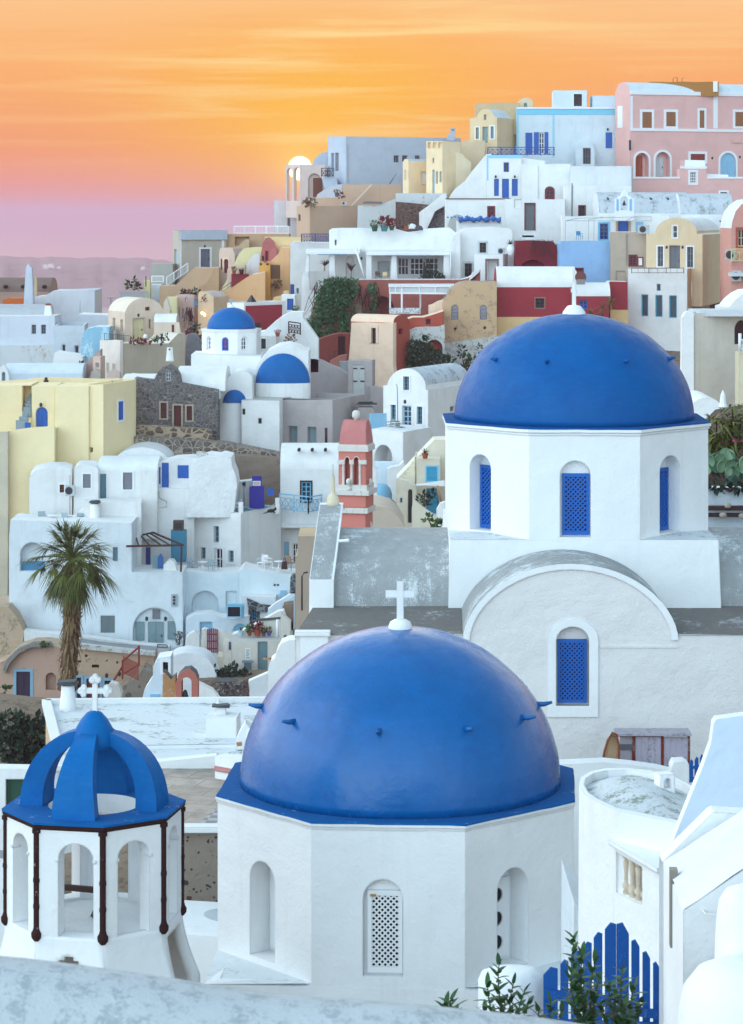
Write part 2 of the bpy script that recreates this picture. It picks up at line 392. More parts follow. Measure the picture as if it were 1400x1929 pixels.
def fill_opening(face,loop,parent,kind,fr,pn,depth,sur,sw,mull,arch,part):
 us=[p[0] for p in loop];ws=[p[1] for p in loop]
 u0,u1,w0,w1=min(us),max(us),min(ws),max(ws);W,H=u1-u0,w1-w0
 o=None
 if kind=='win':
  f=MB();fw=min(0.09,W*0.14)
  inn=[((p[0]-(u0+u1)/2)*(1-2*fw/W)+(u0+u1)/2,(p[1]-(w0+w1)/2)*(1-2*fw/H)+(w0+w1)/2) for p in loop]
  d0=depth-0.09
  f.strip([face(u,w_,d0) for u,w_ in loop],[face(u,w_,d0) for u,w_ in inn])
  f.strip([face(u,w_,d0) for u,w_ in inn],[face(u,w_,depth-0.012) for u,w_ in inn])
  nx,ny=mull;mw=min(0.045,W*0.07)
  for k in range(1,nx):
   u=u0+W*k/nx;face.box(f,u-mw,u+mw,w0+fw,w1-fw*1.2,depth-0.065,depth-0.014)
  for k in range(1,ny):
   v=w0+H*k/ny
   if arch and v>w1-W*0.3:continue
   face.box(f,u0+fw,u1-fw,v-mw*.8,v+mw*.8,depth-0.06,depth-0.016)
  o=f.obj(part or 'window',fr,parent)
  g=MB();g.poly([[face(u,w_,depth-0.005) for u,w_ in loop]]);g.obj('pane',pn,o)
 elif kind in ('door','shut'):
  f=MB();d0=depth-0.07
  f.poly([[face(u,w_,d0) for u,w_ in loop]]);f.strip([face(u,w_,d0) for u,w_ in loop],[face(u,w_,depth-.004) for u,w_ in loop])
  n=2 if W>0.75 else 1
  top=w1-(W*0.5 if arch else 0)
  for k in range(n):
   a,b_=u0+W*k/n,u0+W*(k+1)/n;e=(b_-a)*0.13
   face.box(f,a+.012,a+e,w0+.02,top-.02,d0-.03,d0+.001);face.box(f,b_-e,b_-.012,w0+.02,top-.02,d0-.03,d0+.001)
   m=2 if kind=='door' else 3
   for j in range(m+1):
    v=w0+.02+(top-w0-.04-e)*j/m
    face.box(f,a+e,b_-e,v,v+e,d0-.028,d0+.001)
  o=f.obj(part or ('door' if kind=='door' else 'shutter'),fr,parent)
  if kind=='door' and pn is not None:
   h=MB();face.box(h,u0+W*.86,u0+W*.92,w0+H*.42,w0+H*.5,d0-.1,d0);h.obj('handle',pn,o)
 if sur is not None:
  s_=MB();c_u,c_w=(u0+u1)/2,(w0+w1)/2
  out=[(c_u+(p[0]-c_u)*(1+2*sw/W),w0+(p[1]-w0)*(1+sw/H) if abs(p[1]-w0)>1e-4 else w0-(sw*.9 if kind!='door' else 0.0)) for p in loop]
  A=[face(u,w_,-0.05) for u,w_ in loop];B=[face(u,w_,-0.05) for u,w_ in out]
  s_.strip(A,B);s_.strip(B,[face(u,w_,0.01) for u,w_ in out]);s_.strip(A,[face(u,w_,0.06) for u,w_ in loop])
  s_.obj('surround' if o is not None else 'arch_surround',sur,o if o is not None else parent)
 return o
class Mass:
 """a building body: a profile drawn on face A or B, extruded along the other axis"""
 def __init__(s,name,label,cat,D,xc,yaw=0.0,ybase=None,group=None,parent=None):
  th=R(yaw)
  s.r=Vector((math.cos(th),-math.sin(th),0));s.b=Vector((math.sin(th),math.cos(th),0))
  s.C=Vector(((xc-CX)/F*D,D,0));s.D=D;s.yaw=yaw
  s.A=Face(s.C,s.r,s.b);s.B=Face(s.C,s.b,-s.r)
  s.holes={'A':[],'B':[]};s.todo=[]
  if parent is None:
   z=(HY-(ybase if ybase is not None else 900))/F*D
   s.root=empty(name,Vector((s.C.x,s.C.y,z)),-th,label,cat,group)
  else :s.root=parent
  s.floor=None
 def face(s,f):return s.A if f=='A' else s.B
 def w(s,f,rect,kind='win',fr=None,pn=None,d=0.28,sur=None,sw=0.13,mull=(2,3),arch=False,part=None,spring=None):
  F_=s.face(f);u0,u1,w0,w1=F_.rect(*rect)
  if arch:
   rise=min((u1-u0)/2,(w1-w0)*.95) if spring is None else spring
   loop=arch_pts(u0,u1,w0,w1-rise,w1,12)
  else :loop=rect_pts(u0,u1,w0,w1)
  if kind=='hole':d=max(d,0.9)
  s.holes[f].append((loop,d,kind));s.todo.append((F_,loop,kind,fr,pn,d,sur,sw,mull,arch,part))
  return s
 def trim(s,f,rect,mat,name='trim',proud=0.05,inset=0.02):
  F_=s.face(f);u0,u1,w0,w1=F_.rect(*rect);m=MB();F_.box(m,u0,u1,w0,w1,-proud,inset);return m.obj(name,mat,s.root)
 def build(s,pts,prof='A',L=None,far=None,mat=None,roof=None,par=None,floor=None,coping=None,down=0.0,roofz=0.12,partname='wall',smooth_roof=True,bumpy=0.0):
  """pts: ('rect',x0,yt,x1,yb) / ('arch',x0,x1,ys,yt,yb) / list of px points"""
  F_=s.face(prof);S_=s.B if prof=='A' else s.A
  if isinstance(pts,tuple) and pts[0]=='rect':
   u0,u1,w0,w1=F_.rect(*pts[1:]);w1=F_.px(pts[3] if prof=='A' else pts[1],pts[2])[1];w0=F_.px(pts[3] if prof=='A' else pts[1],pts[4])[1]
   P2=rect_pts(u0,u1,w0-down,w1)
  elif isinstance(pts,tuple):
   _,x0,x1,ys,yt,yb=pts;u0=F_.px(x0,ys)[0];u1=F_.px(x1,ys)[0];xm=x1 if prof=='A' else x0
   ws,wt,wb=F_.px(xm,ys)[1],F_.px((x0+x1)/2,yt)[1],F_.px(xm,yb)[1]
   P2=arch_pts(u0,u1,wb-down,ws,wt,20)
  else :
   P2=[F_.px(x,y) for x,y in pts]
   if down:
    lo=min(p[1] for p in P2);P2=[(u,w_-down if w_<lo+0.6 else w_) for u,w_ in P2]
  if sum(P2[i][0]*P2[(i+1)%len(P2)][1]-P2[(i+1)%len(P2)][0]*P2[i][1] for i in range(len(P2)))<0:P2=P2[::-1]
  if not par:
   q2=[];lo=min(p[1] for p in P2)
   for i,p in enumerate(P2):
    q_=P2[(i+1)%len(P2)];q2.append(p);k=int(abs(q_[0]-p[0])/1.3)
    if k>1 and min(p[1],q_[1])>lo+.7:
     for j in range(1,k):t=j/k;q2.append((p[0]+(q_[0]-p[0])*t,p[1]+(q_[1]-p[1])*t+random.uniform(-.045,.045)))
   P2=q2
  if prof=='A':
   if L is None:L=s.B.px(far,800)[0]
   ext= lambda u,w_,d:s.A(u,w_,d)
  else :
   if L is None:L=-s.A.px(far,800)[0]
   ext= lambda u,w_,d:s.B(u,w_,d)
  s.L=L;wall=MB();rf=MB();hl=s.holes[prof];hs=s.holes['B' if prof=='A' else 'A']
  wall.poly([[F_(u,w_) for u,w_ in P2]]+[[F_(u,w_) for u,w_ in h[0]] for h in hl])
  wall.poly([[F_(u,w_,L) for u,w_ in P2]]+[[F_(u,w_,L) for u,w_ in h[0]] for h in hl if h[2]=='through'])
  for lo_,d,k in hl:open_in(F_,lo_,wall,L if k=='through' else d,back=k!='through')
  us=[p[0] for p in P2];side_u=max(us) if prof=='A' else min(us)
  n=len(P2)
  for i in range(n):
   p,q_=P2[i],P2[(i+1)%n];dx_,dw=q_[0]-p[0],q_[1]-p[1]
   ln=math.hypot(dx_,dw)
   if ln<1e-5:continue
   nz=-dx_/ln
   vert=abs(dx_)<1e-3 and abs(p[0]-side_u)<0.02
   if vert and hs:
    lo,hi=min(p[1],q_[1]),max(p[1],q_[1]);k=1 if prof=='A' else -1
    o=rect_pts(0,L,lo,hi) if prof=='A' else rect_pts(-L,0,lo,hi)
    wall.poly([[S_(u,w_) for u,w_ in o]]+[[S_(u,w_) for u,w_ in h[0]] for h in hs])
    for lo_,d,kk in hs:open_in(S_,lo_,wall,d)
    continue
   quad=[F_(p[0],p[1]),F_(q_[0],q_[1]),F_(q_[0],q_[1],L),F_(p[0],p[1],L)]
   if nz>roofz:
    if par and nz>0.99:
     h,t=par;a,b_=min(p[0],q_[0]),max(p[0],q_[0]);z=p[1]
     outer=[(a,0),(b_,0),(b_,L),(a,L)];inner=[(a+t,t),(b_-t,t),(b_-t,L-t),(a+t,L-t)]
     O=[F_(u,z,d) for u,d in outer];I=[F_(u,z,d) for u,d in inner];I2=[F_(u,z-h,d) for u,d in inner]
     (rf if coping else wall).strip(O,I);wall.strip(I,I2)
     fl=MB();fl.poly([I2]);fl.obj('roof_floor',floor or roof or mat,s.root)
    else :rf.add(quad,[(0,1,2,3)])
   else :wall.add(quad,[(0,1,2,3)])
  wo_=wall.obj(partname,mat,s.root)
  if rf.v:rf.obj('coping' if (par and coping) else 'roof',coping or roof or mat,s.root,smooth=smooth_roof,angle=35)
  for t_ in s.todo:fill_opening(t_[0],t_[1],s.root,*t_[2:])
  s.todo=[];s.holes={'A':[],'B':[]}
  for u,w_ in P2:
   if w_<min(p[1] for p in P2)+0.3:
    GROUND.append(F_(u,w_+down));GROUND.append(F_(u,w_+down,L))
  return s
def slab(name,label,cat,D,pts,thick,mat,roof=None,yaw=0.0,xc=None,holes=(),group=None,parent=None,down=0.0,partname='wall',g=True):
 """an irregular wall or rock mass: px outline at depth D, real thickness"""
 xc=xc if xc is not None else max(p[0] for p in pts)
 m=Mass(name,label,cat,D,xc,yaw,max(p[1] for p in pts),group,parent)
 for h in holes:m.w('A',*h[0],**h[1])
 n0=len(GROUND)
 m.build(list(pts),'A',L=thick,mat=mat,roof=roof,down=down,partname=partname)
 if not g:del GROUND[n0:]
 return m
def rounded(pts,k=2):
 """Chaikin corner cutting of an open polyline"""
 for _ in range(k):
  o=[pts[0]]
  for a,b in zip(pts,pts[1:]):
   o+=[(a[0]*.75+b[0]*.25,a[1]*.75+b[1]*.25),(a[0]*.25+b[0]*.75,a[1]*.25+b[1]*.75)]
  o.append(pts[-1]);pts=o
 return pts
def leaves(mb,c,rad,n,size,flat=1.0,up=0.3,tri=False,shell=0.35,lenr=1.6):
 """n leaf-sized faces through an ellipsoid volume"""
 c=Vector(c)
 for _ in range(n):
  while True:
   v=Vector((random.uniform(-1,1),random.uniform(-1,1),random.uniform(-1,1)))
   if shell<v.length<=1:break
  p=c+Vector((v.x*rad[0],v.y*rad[1],v.z*rad[2]))
  d=Vector((random.gauss(0,1),random.gauss(0,1),random.gauss(0,1)+up)).normalized()+v*0.8
  d.normalize();s_=d.cross(Vector((random.gauss(0,1),random.gauss(0,1),random.gauss(0,1)))).normalized()
  L=size*random.uniform(0.6,1.4);tn=min(1,max(0,0.45+0.35*random.gauss(0,1)))
  a,b_=d*L*lenr,s_*L*0.5
  mb.add([p,p+a*.45+b_,p+a,p+a*.45-b_],[(0,1,2,3)],tn)
 return mb
 # palette
WH=plaster('e6e7e6');WH2=plaster('dfe3e6',stain=0.28,streak=0.35,key='old');WHC=plaster('e8eaeb',stain=0.12,streak=0.22,bump=0.3,bev=0.04,fine=2.5,key='church')
WHR=plaster('e2e6ea',stain=0.3,streak=0.1,bump=0.5,key='roof');WBL=plaster('d2e1ec',stain=0.2,streak=0.25,key='blue')
WROUGH=plaster('dedcdb',stain=0.08,streak=0.12,bump=0.5,fine=3.2,bev=0.0,key='roughcast')
GREYR=scuffed('a6aaab','cfd6d9',0.60);GREYD=scuffed('7d7a77','bcc2c5',0.48)
ROOFG=worn('d7dde2','9da3a6',0.35,1.4,False,key='lichen');ROOFV=worn('c4cdd4','8c9499',0.38,0.9,True,key='vault')
CREAM=plaster('e0cdb0');CREAM2=plaster('ecd4ae',key='c2');BEIGE=plaster('c3ab8b');TAN=plaster('c6a992',stain=0.1);GREIGE=plaster('b9b2a6',key='gg')
YEL=plaster('f0deb2',stain=0.1,streak=0.12);PINK=plaster('dfb2ac',stain=0.2,streak=0.2);SALM=plaster('ecd0b8',key='sl');TERRA=plaster('ad5444',stain=0.25)
TERRA2=plaster('a8655a',stain=0.35,streak=0.3,key='t2');RED=plaster('9c3a42',stain=0.25);OCHRE=plaster('dfb184',stain=0.15);OCHREL=plaster('e0c08c',key='ol')
SKYB=plaster('8fb6de',key='sb');GREYP=plaster('b0a9a8',stain=0.3,streak=0.2,key='gp');PINKISH=plaster('d9bfb0',key='pk');LYEL=plaster('ddd3a4',key='ly')
PALEBL=plaster('cfdbe2',key='pb');LILAC=plaster('b9c4d2',key='lil');STAINW=worn('cfd4d6','b39a7f',0.25,0.8,True,key='stain');RUIN=worn('d0b08c','a08a74',0.36,1.2,False,key='ruin')
WASH=worn('cfd2d0','8e8374',0.4,2.0,False,key='wash');TURQW=worn('8fbfd6','b9d7e4',0.45,1.0,True,key='turq');ROCKW=plaster('e3e5e6',stain=0.35,bump=0.7,fine=0.8,bev=0.12,key='rock')
EARTH=worn('8d7d6c','5e5449',0.4,1.0,False,bump=1.0,key='earth');ROCKT=worn('c9b49b','9a8a78',0.35,1.2,False,bump=1.2,key='rockt')
STONED=stone('4f5054','7f7c7a','8f8d8a',3.0,.06);STONER=stone('4b3a36','6d5048','7d7068',2.6,0.05);STONEV=stone('3b4346','566064','80898c',1.8);RUBB=rubble('a8998a','4b4444','7d3d30',4.5)
RUBV=stone('6a625a','8f867b','a89d90',2.0,.12,1.2)
BLUE=paint('1060b8',0.5,0.2);BLUEL=paint('2a5ec4',0.5);LBLUE=paint('8cc0dc',0.6,0.08);LBL2=paint('6fb4d2',0.6,0.1);TURQ=paint('2f9fc4',0.55);TEAL=paint('5d8898',0.6);GTEAL=paint('7f9aa0',0.65)
WHP=paint('e8eaec',0.5,0.05);BROWN=paint('7a4a33',0.7,0.3);DBROWN=paint('3d2522',0.7,0.3);MAROON=paint('7a2530',0.6,0.2);OBROWN=paint('9c6a45',0.75,0.3);GREYW=paint('6d7278',0.7,0.2)
DARK=paint('23211f',0.9);BLACK=paint('121314',0.6);IRON=paint('2b2f33',0.5);STEEL=paint('9aa2a8',0.4,metal=0.3);SLATE=paint('4c5459',0.8,0.3);POTC=paint('a6503a',0.85,0.25);GREEN=paint('1f4f3c',0.5)
GREYSH=paint('7d828a',0.7,0.2);PURP=paint('33283f',0.6);REDL=paint('8c3a30',0.7,0.2);RAWW=paint('b98a5e',0.8,0.3,sc=6)
GL=glass('1a262e');GLB=glass('22404e');GLD=glass('0a0d10')
DOME1=domepaint('005ea2','005796',0.20,'a',.38);DOME2=domepaint('005798','005090',0.40,'b',.14);DOME3=domepaint('0062a6','005c9c',0.45,'c',.12)
LEAFD=leaf('142a16','3f5c2a');LEAFB=leaf('10261a','2f5040');LEAFG=leaf('1d3d22','56793a');LEAFY=leaf('3c4a22','7c8040');PALML=leaf('0f2010','707c36',0.5);CACT=leaf('3d6350','8aa884',0.6);DRYL=leaf('5c4a30','8f7850')
IVY=leaf('12402a','3d7a4c');REDP=leaf('5a2020','8d3a35')
# octagonal drums
def facet(c,ap,phi,k):
 a=R(phi+45*k);n=Vector((math.sin(a),-math.cos(a),0));e=Vector((math.cos(a),math.sin(a),0))
 return Face(Vector((c.x,c.y,0))+n*ap,e,-n)
def octa(c,ap,z,phi):
 rr=ap/math.cos(R(22.5));return [Vector((c.x+rr*math.sin(R(phi+22.5+45*k)),c.y-rr*math.cos(R(phi+22.5+45*k)),z)) for k in range(8)]
def octaj(c,ap,z,phi,amp=.011,n=9):
 """the same ring, hand-plastered: edges wander by about a centimetre"""
 o=octa(c,ap,z,phi);r=[]
 for k in range(8):
  for j in range(n):
   p=o[k].lerp(o[(k+1)%8],j/n);d=Vector((p.x-c.x,p.y-c.y,0)).normalized();q_=p*2.1
   r.append(p+d*amp*mnoise.noise(q_)+Vector((0,0,amp*1.2*mnoise.noise(q_+Vector((5,9,3))))))
 return r
def lattice(face,u0,u1,w0,w1,d,pitch,wd,mb,both=True):
 """diagonal lath lattice clipped to a rectangle"""
 W,H=u1-u0,w1-w0
 for sgn,dd in ((1,d),(-1,d+0.016)):
  t=-H
  while t<W:
   a,b=(t,0.0),(t+H,H)
   if a[0]<0:a=(0.0,-t)
   if b[0]>W:b=(W,W-t)
   if b[0]-a[0]>0.01:
    f=( lambda p:(u0+p[0],w0+p[1])) if sgn>0 else ( lambda p:(u1-p[0],w0+p[1]))
    p,q_=f(a),f(b);mb.bar(face(p[0],p[1],dd),face(q_[0],q_[1],dd),wd,0.014,up=face.i)
   t+=pitch
def lattice_window(face,rect,parent,frame,depth,pitch,wd,fw,pane=None,handle=None,name='window'):
 u0,u1,w0,w1=face.rect(*rect);f=MB();d=depth-0.07
 face.box(f,u0,u0+fw,w0,w1,d,d+.06);face.box(f,u1-fw,u1,w0,w1,d,d+.06)
 face.box(f,u0+fw,u1-fw,w0,w0+fw*1.2,d+.001,d+.059);face.box(f,u0+fw,u1-fw,w1-fw*1.2,w1,d+.001,d+.059)
 o=f.obj(name,frame,parent)
 l=MB();lattice(face,u0+fw,u1-fw,w0+fw,w1-fw,d+.02,pitch,wd,l);l.obj('lattice',frame,o,weld=False)
 p=MB();p.poly([[face(u0,w0,depth-.004),face(u1,w0,depth-.004),face(u1,w1,depth-.004),face(u0,w1,depth-.004)]]);p.obj('pane',pane or BLACK,o)
 return o
def dome_prof(r,h,n=22,top=0.02,bulge=1.0):
 o=[]
 for i in range(n+1):
  a=math.pi/2*i/n;o.append((max(top,r*math.cos(a)**bulge),h*math.sin(a)))
 return o
def spike(mb,c,r,h,az,t,ln,wd):
 """a short stub sticking out of a dome at azimuth az, relative height t"""
 rr=r*math.cos(t);n=Vector((math.sin(az),-math.cos(az),0));p=Vector(c)+n*rr+Vector((0,0,h*math.sin(t)))
 q_=p+n*ln+Vector((0,0,ln*0.15));mb.tube([p-n*.1,p+n*ln*.4,q_],[wd*1.15,wd,wd*.55],7)
def cross(parent,c,H,W,t,mat,trefoil=False,name='cross',th=None):
 m=MB();c=Vector(c);th=th or t*.7
 m.box(c+Vector((0,0,H/2)),(t,th,H));zc=H*.66
 m.box(c+Vector((-(W+t)/4,0,zc)),((W-t)/2,th*.98,t));m.box(c+Vector(((W+t)/4,0,zc)),((W-t)/2,th*.98,t))
 if trefoil:
  for p,dirs in (((-W/2,zc),((-1,0),(0,1),(0,-1))),((W/2,zc),((1,0),(0,1),(0,-1))),((0,H),((0,1),(1,0),(-1,0)))):
   for i_,d_ in enumerate(dirs):
    e_=.004+.003*i_+(.001 if p[0]>0 else .002 if p[0]==0 else 0)
    q_=c+Vector((p[0]+d_[0]*t*.55,0,p[1]+d_[1]*t*.55));m.tube([q_-Vector((0,th/2+e_,0)),q_+Vector((0,th/2+e_,0))],t*.56,12)
 return m.obj(name,mat,parent)
 # big front dome
def front_church():
 c=Vector(((752-CX)/F*45,45,0));ap=3.06;phi=-4.0;zr=-10.06;zb=zr-2.95
 root=empty('domed_church',Vector((c.x,c.y,zb)),0,'white octagonal church topped by the largest glossy blue dome, beside the open bell tower','church')
 f0,f1,f7=facet(c,ap,phi,0),facet(c,ap,phi,1),facet(c,ap,phi,7)
 rects={0:(684,1657,759,1840),7:(471,1623,518,1806),1:(937,1635,995,1822)}
 s=ap*math.tan(R(22.5));wall=MB();dep=0.42
 for k in range(8):
  fc=facet(c,ap,phi,k);hl=[]
  if k in rects:
   u0,u1,w0,w1=fc.rect(*rects[k]);hl=[arch_pts(u0,u1,w0,w1-(u1-u0)/2,w1,16)]
  wall.poly([[fc(-s,zb-3),fc(s,zb-3),fc(s,zr),fc(-s,zr)]]+[[fc(u,w_) for u,w_ in l] for l in hl])
  for l in hl:open_in(fc,l,wall,0.14 if k==0 else dep)
 wall.obj('drum',WHC,root)
 cn=MB()
 for (a0,z0),(a1,z1) in zip(((ap+.002,zr-.11),(ap+.015,zr-.11),(ap+.015,zr-.07),(ap+.03,zr-.065),(ap+.03,zr-.02)),((ap+.015,zr-.11),(ap+.015,zr-.07),(ap+.03,zr-.065),(ap+.03,zr-.02),(ap-.02,zr-.012))):
  cn.strip(octaj(c,a0,z0,phi),octaj(c,a1,z1,phi))
 cn.obj('cornice',WHC,root)
 lg=MB();o1,o2=octaj(c,ap+.028,zr-.014,phi),octaj(c,ap+.015,zr+.014,phi)
 lg.strip(o1,o2);lg.poly([o2]);lg.obj('ledge',worn('005a9c','9fc4e4',0.14,2.2,False,key='ledge'),root)
 r,h=2.83,2.72;dc=Vector((c.x+.02,c.y,zr+.01))
 d=MB();d.lathe(dc,dome_prof(r,h,30),72,jit=0.005);dm=d.obj('dome',DOME1,root,smooth=True)
 for az in (-9,26,59,88,120,155,190,225,-49,-84):
  sp=MB();spike(sp,dc,r,h,R(az),R(30.5),.24,.045);sp.obj('stub',DOME1,root,smooth=True)
 b=MB();b.lathe(dc+Vector((0,0,h-.05)),[(.215,0),(.21,.07),(.18,.15),(.11,.19),(.08,.2)],18);cb=b.obj('cross_base',WHC,root,smooth=True,angle=50)
 cross(root,dc+Vector((0,0,h+.15)),.66,.52,.125,WHC)
 lattice_window(f0,(692,1680,758,1834),root,WHP,0.14,0.095,0.026,0.07)
 hb=MB();u0,u1,w0,w1=f0.rect(697,1686,708,1690);f0.box(hb,u0,u1,w0,w1,.04,.075);hb.obj('latch',paint('b08a50',.4),root)
 for fc,rc in ((f1,rects[1]),(f7,rects[7])):
  u0,u1,w0,w1=fc.rect(*rc);uc=(u0+u1)/2;rad=(u1-u0)*.17;m=MB();g=MB()
  a0,a1,b0,b1=u0+.09,u1-.09,w0+.08,w1-(u1-u0)*.36
  hl=[[(uc+rad*math.cos(t_),w0+(w1-w0)*q_+rad*math.sin(t_)) for t_ in [2*math.pi*i/18 for i in range(18)]] for q_ in (.2,.44,.68)]
  dd=dep-.05
  m.poly([[fc(a0,b0,dd),fc(a1,b0,dd),fc(a1,b1,dd),fc(a0,b1,dd)]]+[[fc(u,w_,dd) for u,w_ in l] for l in hl])
  lo=rect_pts(a0,a1,b0,b1);m.strip([fc(u,w_,dd) for u,w_ in lo],[fc(u,w_,dep-.003) for u,w_ in lo])
  for l in hl:
   m.strip([fc(u,w_,dd) for u,w_ in l],[fc(u,w_,dep-.02) for u,w_ in l]);g.poly([[fc(u,w_,dep-.018) for u,w_ in l]])
  o=m.obj('window',WHP,root);g.obj('pane',BLACK,o)
 zsk=-12.72;SHM=worn('dfe5e8','b9bfc2',.3,1.5,False,key='shd');pr= lambda a,b_,z_:Vector((c.x+a*math.cos(R(phi))-b_*math.sin(R(phi)),c.y+a*math.sin(R(phi))+b_*math.cos(R(phi)),z_));e_=ap+.004
 for sx in (-1,1):
  for sy in (-1,1):sk=MB();sk.poly([[pr(sx*e_,sy*e_,zsk-.05),pr(sx*s,sy*e_,zsk),pr(sx*e_,sy*s,zsk)]]);sk.obj('shoulder',SHM,root)
 sk=MB();b4=[(-e_,-e_),(e_,-e_),(e_,e_),(-e_,e_)];sk.strip([pr(a,b_,zsk-.05 if True else 0) for a,b_ in b4],[pr(a*1.03,b_*1.02,zsk-5) for a,b_ in b4]);sk.strip([pr(*q_,zsk-.05) for q_ in b4],[pr(a*.92,b_*.92,zsk-.02) for a,b_ in b4]);sk.obj('square_base',WHC,root)
 for a in range(8):GROUND.append(Vector((c.x+4*math.sin(a),c.y+4*math.cos(a),zb-.5)))
front_church()
# upper church
def upper_church():
 D0=65.0;c=Vector(((1081.5-CX)/F*D0,D0,0));ap=3.246;zr=-(797-HY)/F*63.2-.02;Df=D0-ap
 zb=-(1017-HY)/F*Df
 root=empty('cruciform_church',Vector((c.x,Df-2.5,-(1450-HY)/F*59.2)),0,'white church with vaulted nave, grey barrel roofs and matt blue dome on a tall drum','church')
 rects={0:(1055,868,1113,1012),7:(885,856,925,999),1:(1243,858,1282,1003)}
 s=ap*math.tan(R(22.5));wall=MB()
 for k in range(8):
  fc=facet(c,ap,0,k);hl=[]
  if k in rects:
   u0,u1,w0,w1=fc.rect(*rects[k]);hl=[arch_pts(u0,u1,w0,w1-(u1-u0)/2,w1,16)]
  zlo=zb if k!=0 else zb
  wall.poly([[fc(-s,zlo-.02),fc(s,zlo-.02),fc(s,zr),fc(-s,zr)]]+[[fc(u,w_) for u,w_ in l] for l in hl])
  for l in hl:open_in(fc,l,wall,0.42 if k else 0.2)
 wall.obj('drum',WHC,root)
 for k,rc in ((0,(1060,893,1111,1009)),(7,(0,)),(1,(0,))):
  fc=facet(c,ap,0,k)
  if k==0:lattice_window(fc,rc,root,BLUE,0.2,0.115,0.042,0.07,pane=paint('070b20',.9))
  else :
   u0,u1,w0,w1=fc.rect(*rects[k]);m=(u1-u0)
   class FF(Face):pass
   f2=Face(fc.o,fc.e,fc.i);f2.rect= lambda *_:(u0+.03,u1-.03,w0+.02,w1-m*.42)
   lattice_window(f2,(0,),root,BLUE,0.42,0.115,0.042,0.07,pane=paint('070b20',.9))
 cn=MB()
 for (a0,z0),(a1,z1) in zip(((ap+.002,zr-.16),(ap+.03,zr-.16),(ap+.03,zr-.1),(ap+.07,zr-.095),(ap+.07,zr-.02)),((ap+.03,zr-.16),(ap+.03,zr-.1),(ap+.07,zr-.095),(ap+.07,zr-.02),(ap,zr-.012))):
  cn.strip(octaj(c,a0,z0,0),octaj(c,a1,z1,0))
 cn.obj('cornice',WHC,root)
 lg=MB();o2=octaj(c,ap+.05,zr+.014,0);lg.strip(octaj(c,ap+.065,zr-.014,0),o2);lg.poly([o2]);lg.obj('ledge',worn('005294','7fa4cf',0.12,2.0,False,key='ledge2'),root)
 r,h=3.02,2.66;dc=Vector((c.x,c.y,zr+.01))
 d=MB();d.lathe(dc,dome_prof(r+.03,h,30),72,jit=0.008);d.obj('dome',DOME2,root,smooth=True)
 for az in (-56,-20,26,69,-115,112,160,-160):
  sp=MB();spike(sp,dc,r,h,R(az),R(36),.20,.05);sp.obj('stub',DOME2,root,smooth=True)
 b=MB();b.lathe(dc+Vector((0,0,h-.05)),[(.31,0),(.28,.1),(.17,.24),(.1,.26)],18);b.obj('cross_base',WHC,root,smooth=True,angle=50)
 cross(root,dc+Vector((0,0,h+.2)),.58,.16,.10,WHC)
 hw=ap+.0;zlow=-(1157-HY)/F*Df
 q0=[Vector((c.x-hw,Df,zb)),Vector((c.x+hw,Df,zb)),Vector((c.x+hw,D0+ap,zb)),Vector((c.x-hw,D0+ap,zb))]
 q1=[Vector((c.x-hw-.14,Df-.06,zlow-2)),Vector((c.x+hw+.14,Df-.06,zlow-2)),Vector((c.x+hw+.14,D0+ap,zlow-2)),Vector((c.x-hw-.14,D0+ap,zlow-2))]
 m=MB();m.hexa(q1+q0);m.obj('body',WHC,root)
 for sx in (-1,1):
  t_=MB();a=Vector((c.x+sx*hw,Df,zb+.004));b_=Vector((c.x+sx*s,Df,zb+.004));e_=Vector((c.x+sx*hw,D0-s,zb+.004));up_=Vector((c.x+sx*(hw*.72),Df+.95,zb+.06))
  t_.add([a,b_,up_,e_],[(0,1,2),(0,2,3)]);t_.obj('shoulder',worn('d6dde1','a4abae',.35,2.0,False,key='shd2'),root)
 Dg=59.2;fg=Face(Vector((0,Dg,0)),Vector((1,0,0)),Vector((0,1,0)))
 def gx(x):return (x-CX)/F*Dg
 def gz(y):return (HY-y)/F*Dg
 xc=gx(1075);hwv=gx(1278)-gx(1075);zs,za=gz(1205),gz(1062)
 def varch(hw_,zs_,za_,n=28,pw=1.12):
  return [(xc+hw_*math.cos(math.pi*i/n),zs_+(za_-zs_)*math.sin(math.pi*i/n)**pw) for i in range(n+1)]
 prof=varch(hwv,zs,za);zt=gz(1197)
 v=MB()
 fr=[fg(u,z) for u,z in prof];bk=[fg(u,z,Df-Dg-.03) for u,z in prof];v.strip(fr,bk,close=False);v.obj('nave_vault',GREYR,root,smooth=True)
 rim_in=varch(hwv-.16,zs-.02,za-.14);rm=MB()
 rm.strip([fg(u,z) for u,z in prof],[fg(u,z) for u,z in rim_in],close=False);rm.strip([fg(u,z) for u,z in rim_in],[fg(u,z,.06) for u,z in rim_in],close=False)
 rm.obj('gable_rim',WHC,root)
 xl,xr,zlo=gx(556),gx(1440),gz(1520)
 outline=[(xl,zlo),(xr,zlo),(xr,zt)]+[(u,z) for u,z in rim_in if z>zt]+[(xl,zt)]
 hole=fg.rect(1048,1181,1110,1330);hp=arch_pts(hole[0],hole[1],hole[2],hole[3]-.33,hole[3],16)
 m=MB();dd=.055
 m.poly([[fg(u,z,dd) for u,z in outline],[fg(u,z,dd) for u,z in hp]])
 m.strip([fg(u,z,dd) for u,z in hp],[fg(u,z,dd+.22) for u,z in hp]);m.poly([[fg(u,z,dd+.22) for u,z in hp]]);m.obj('front_wall',WROUGH,root)
 o_=fg.rect(1031,1166,1128,1352);op=arch_pts(o_[0],o_[1],o_[2],o_[3]-.5,o_[3],16)
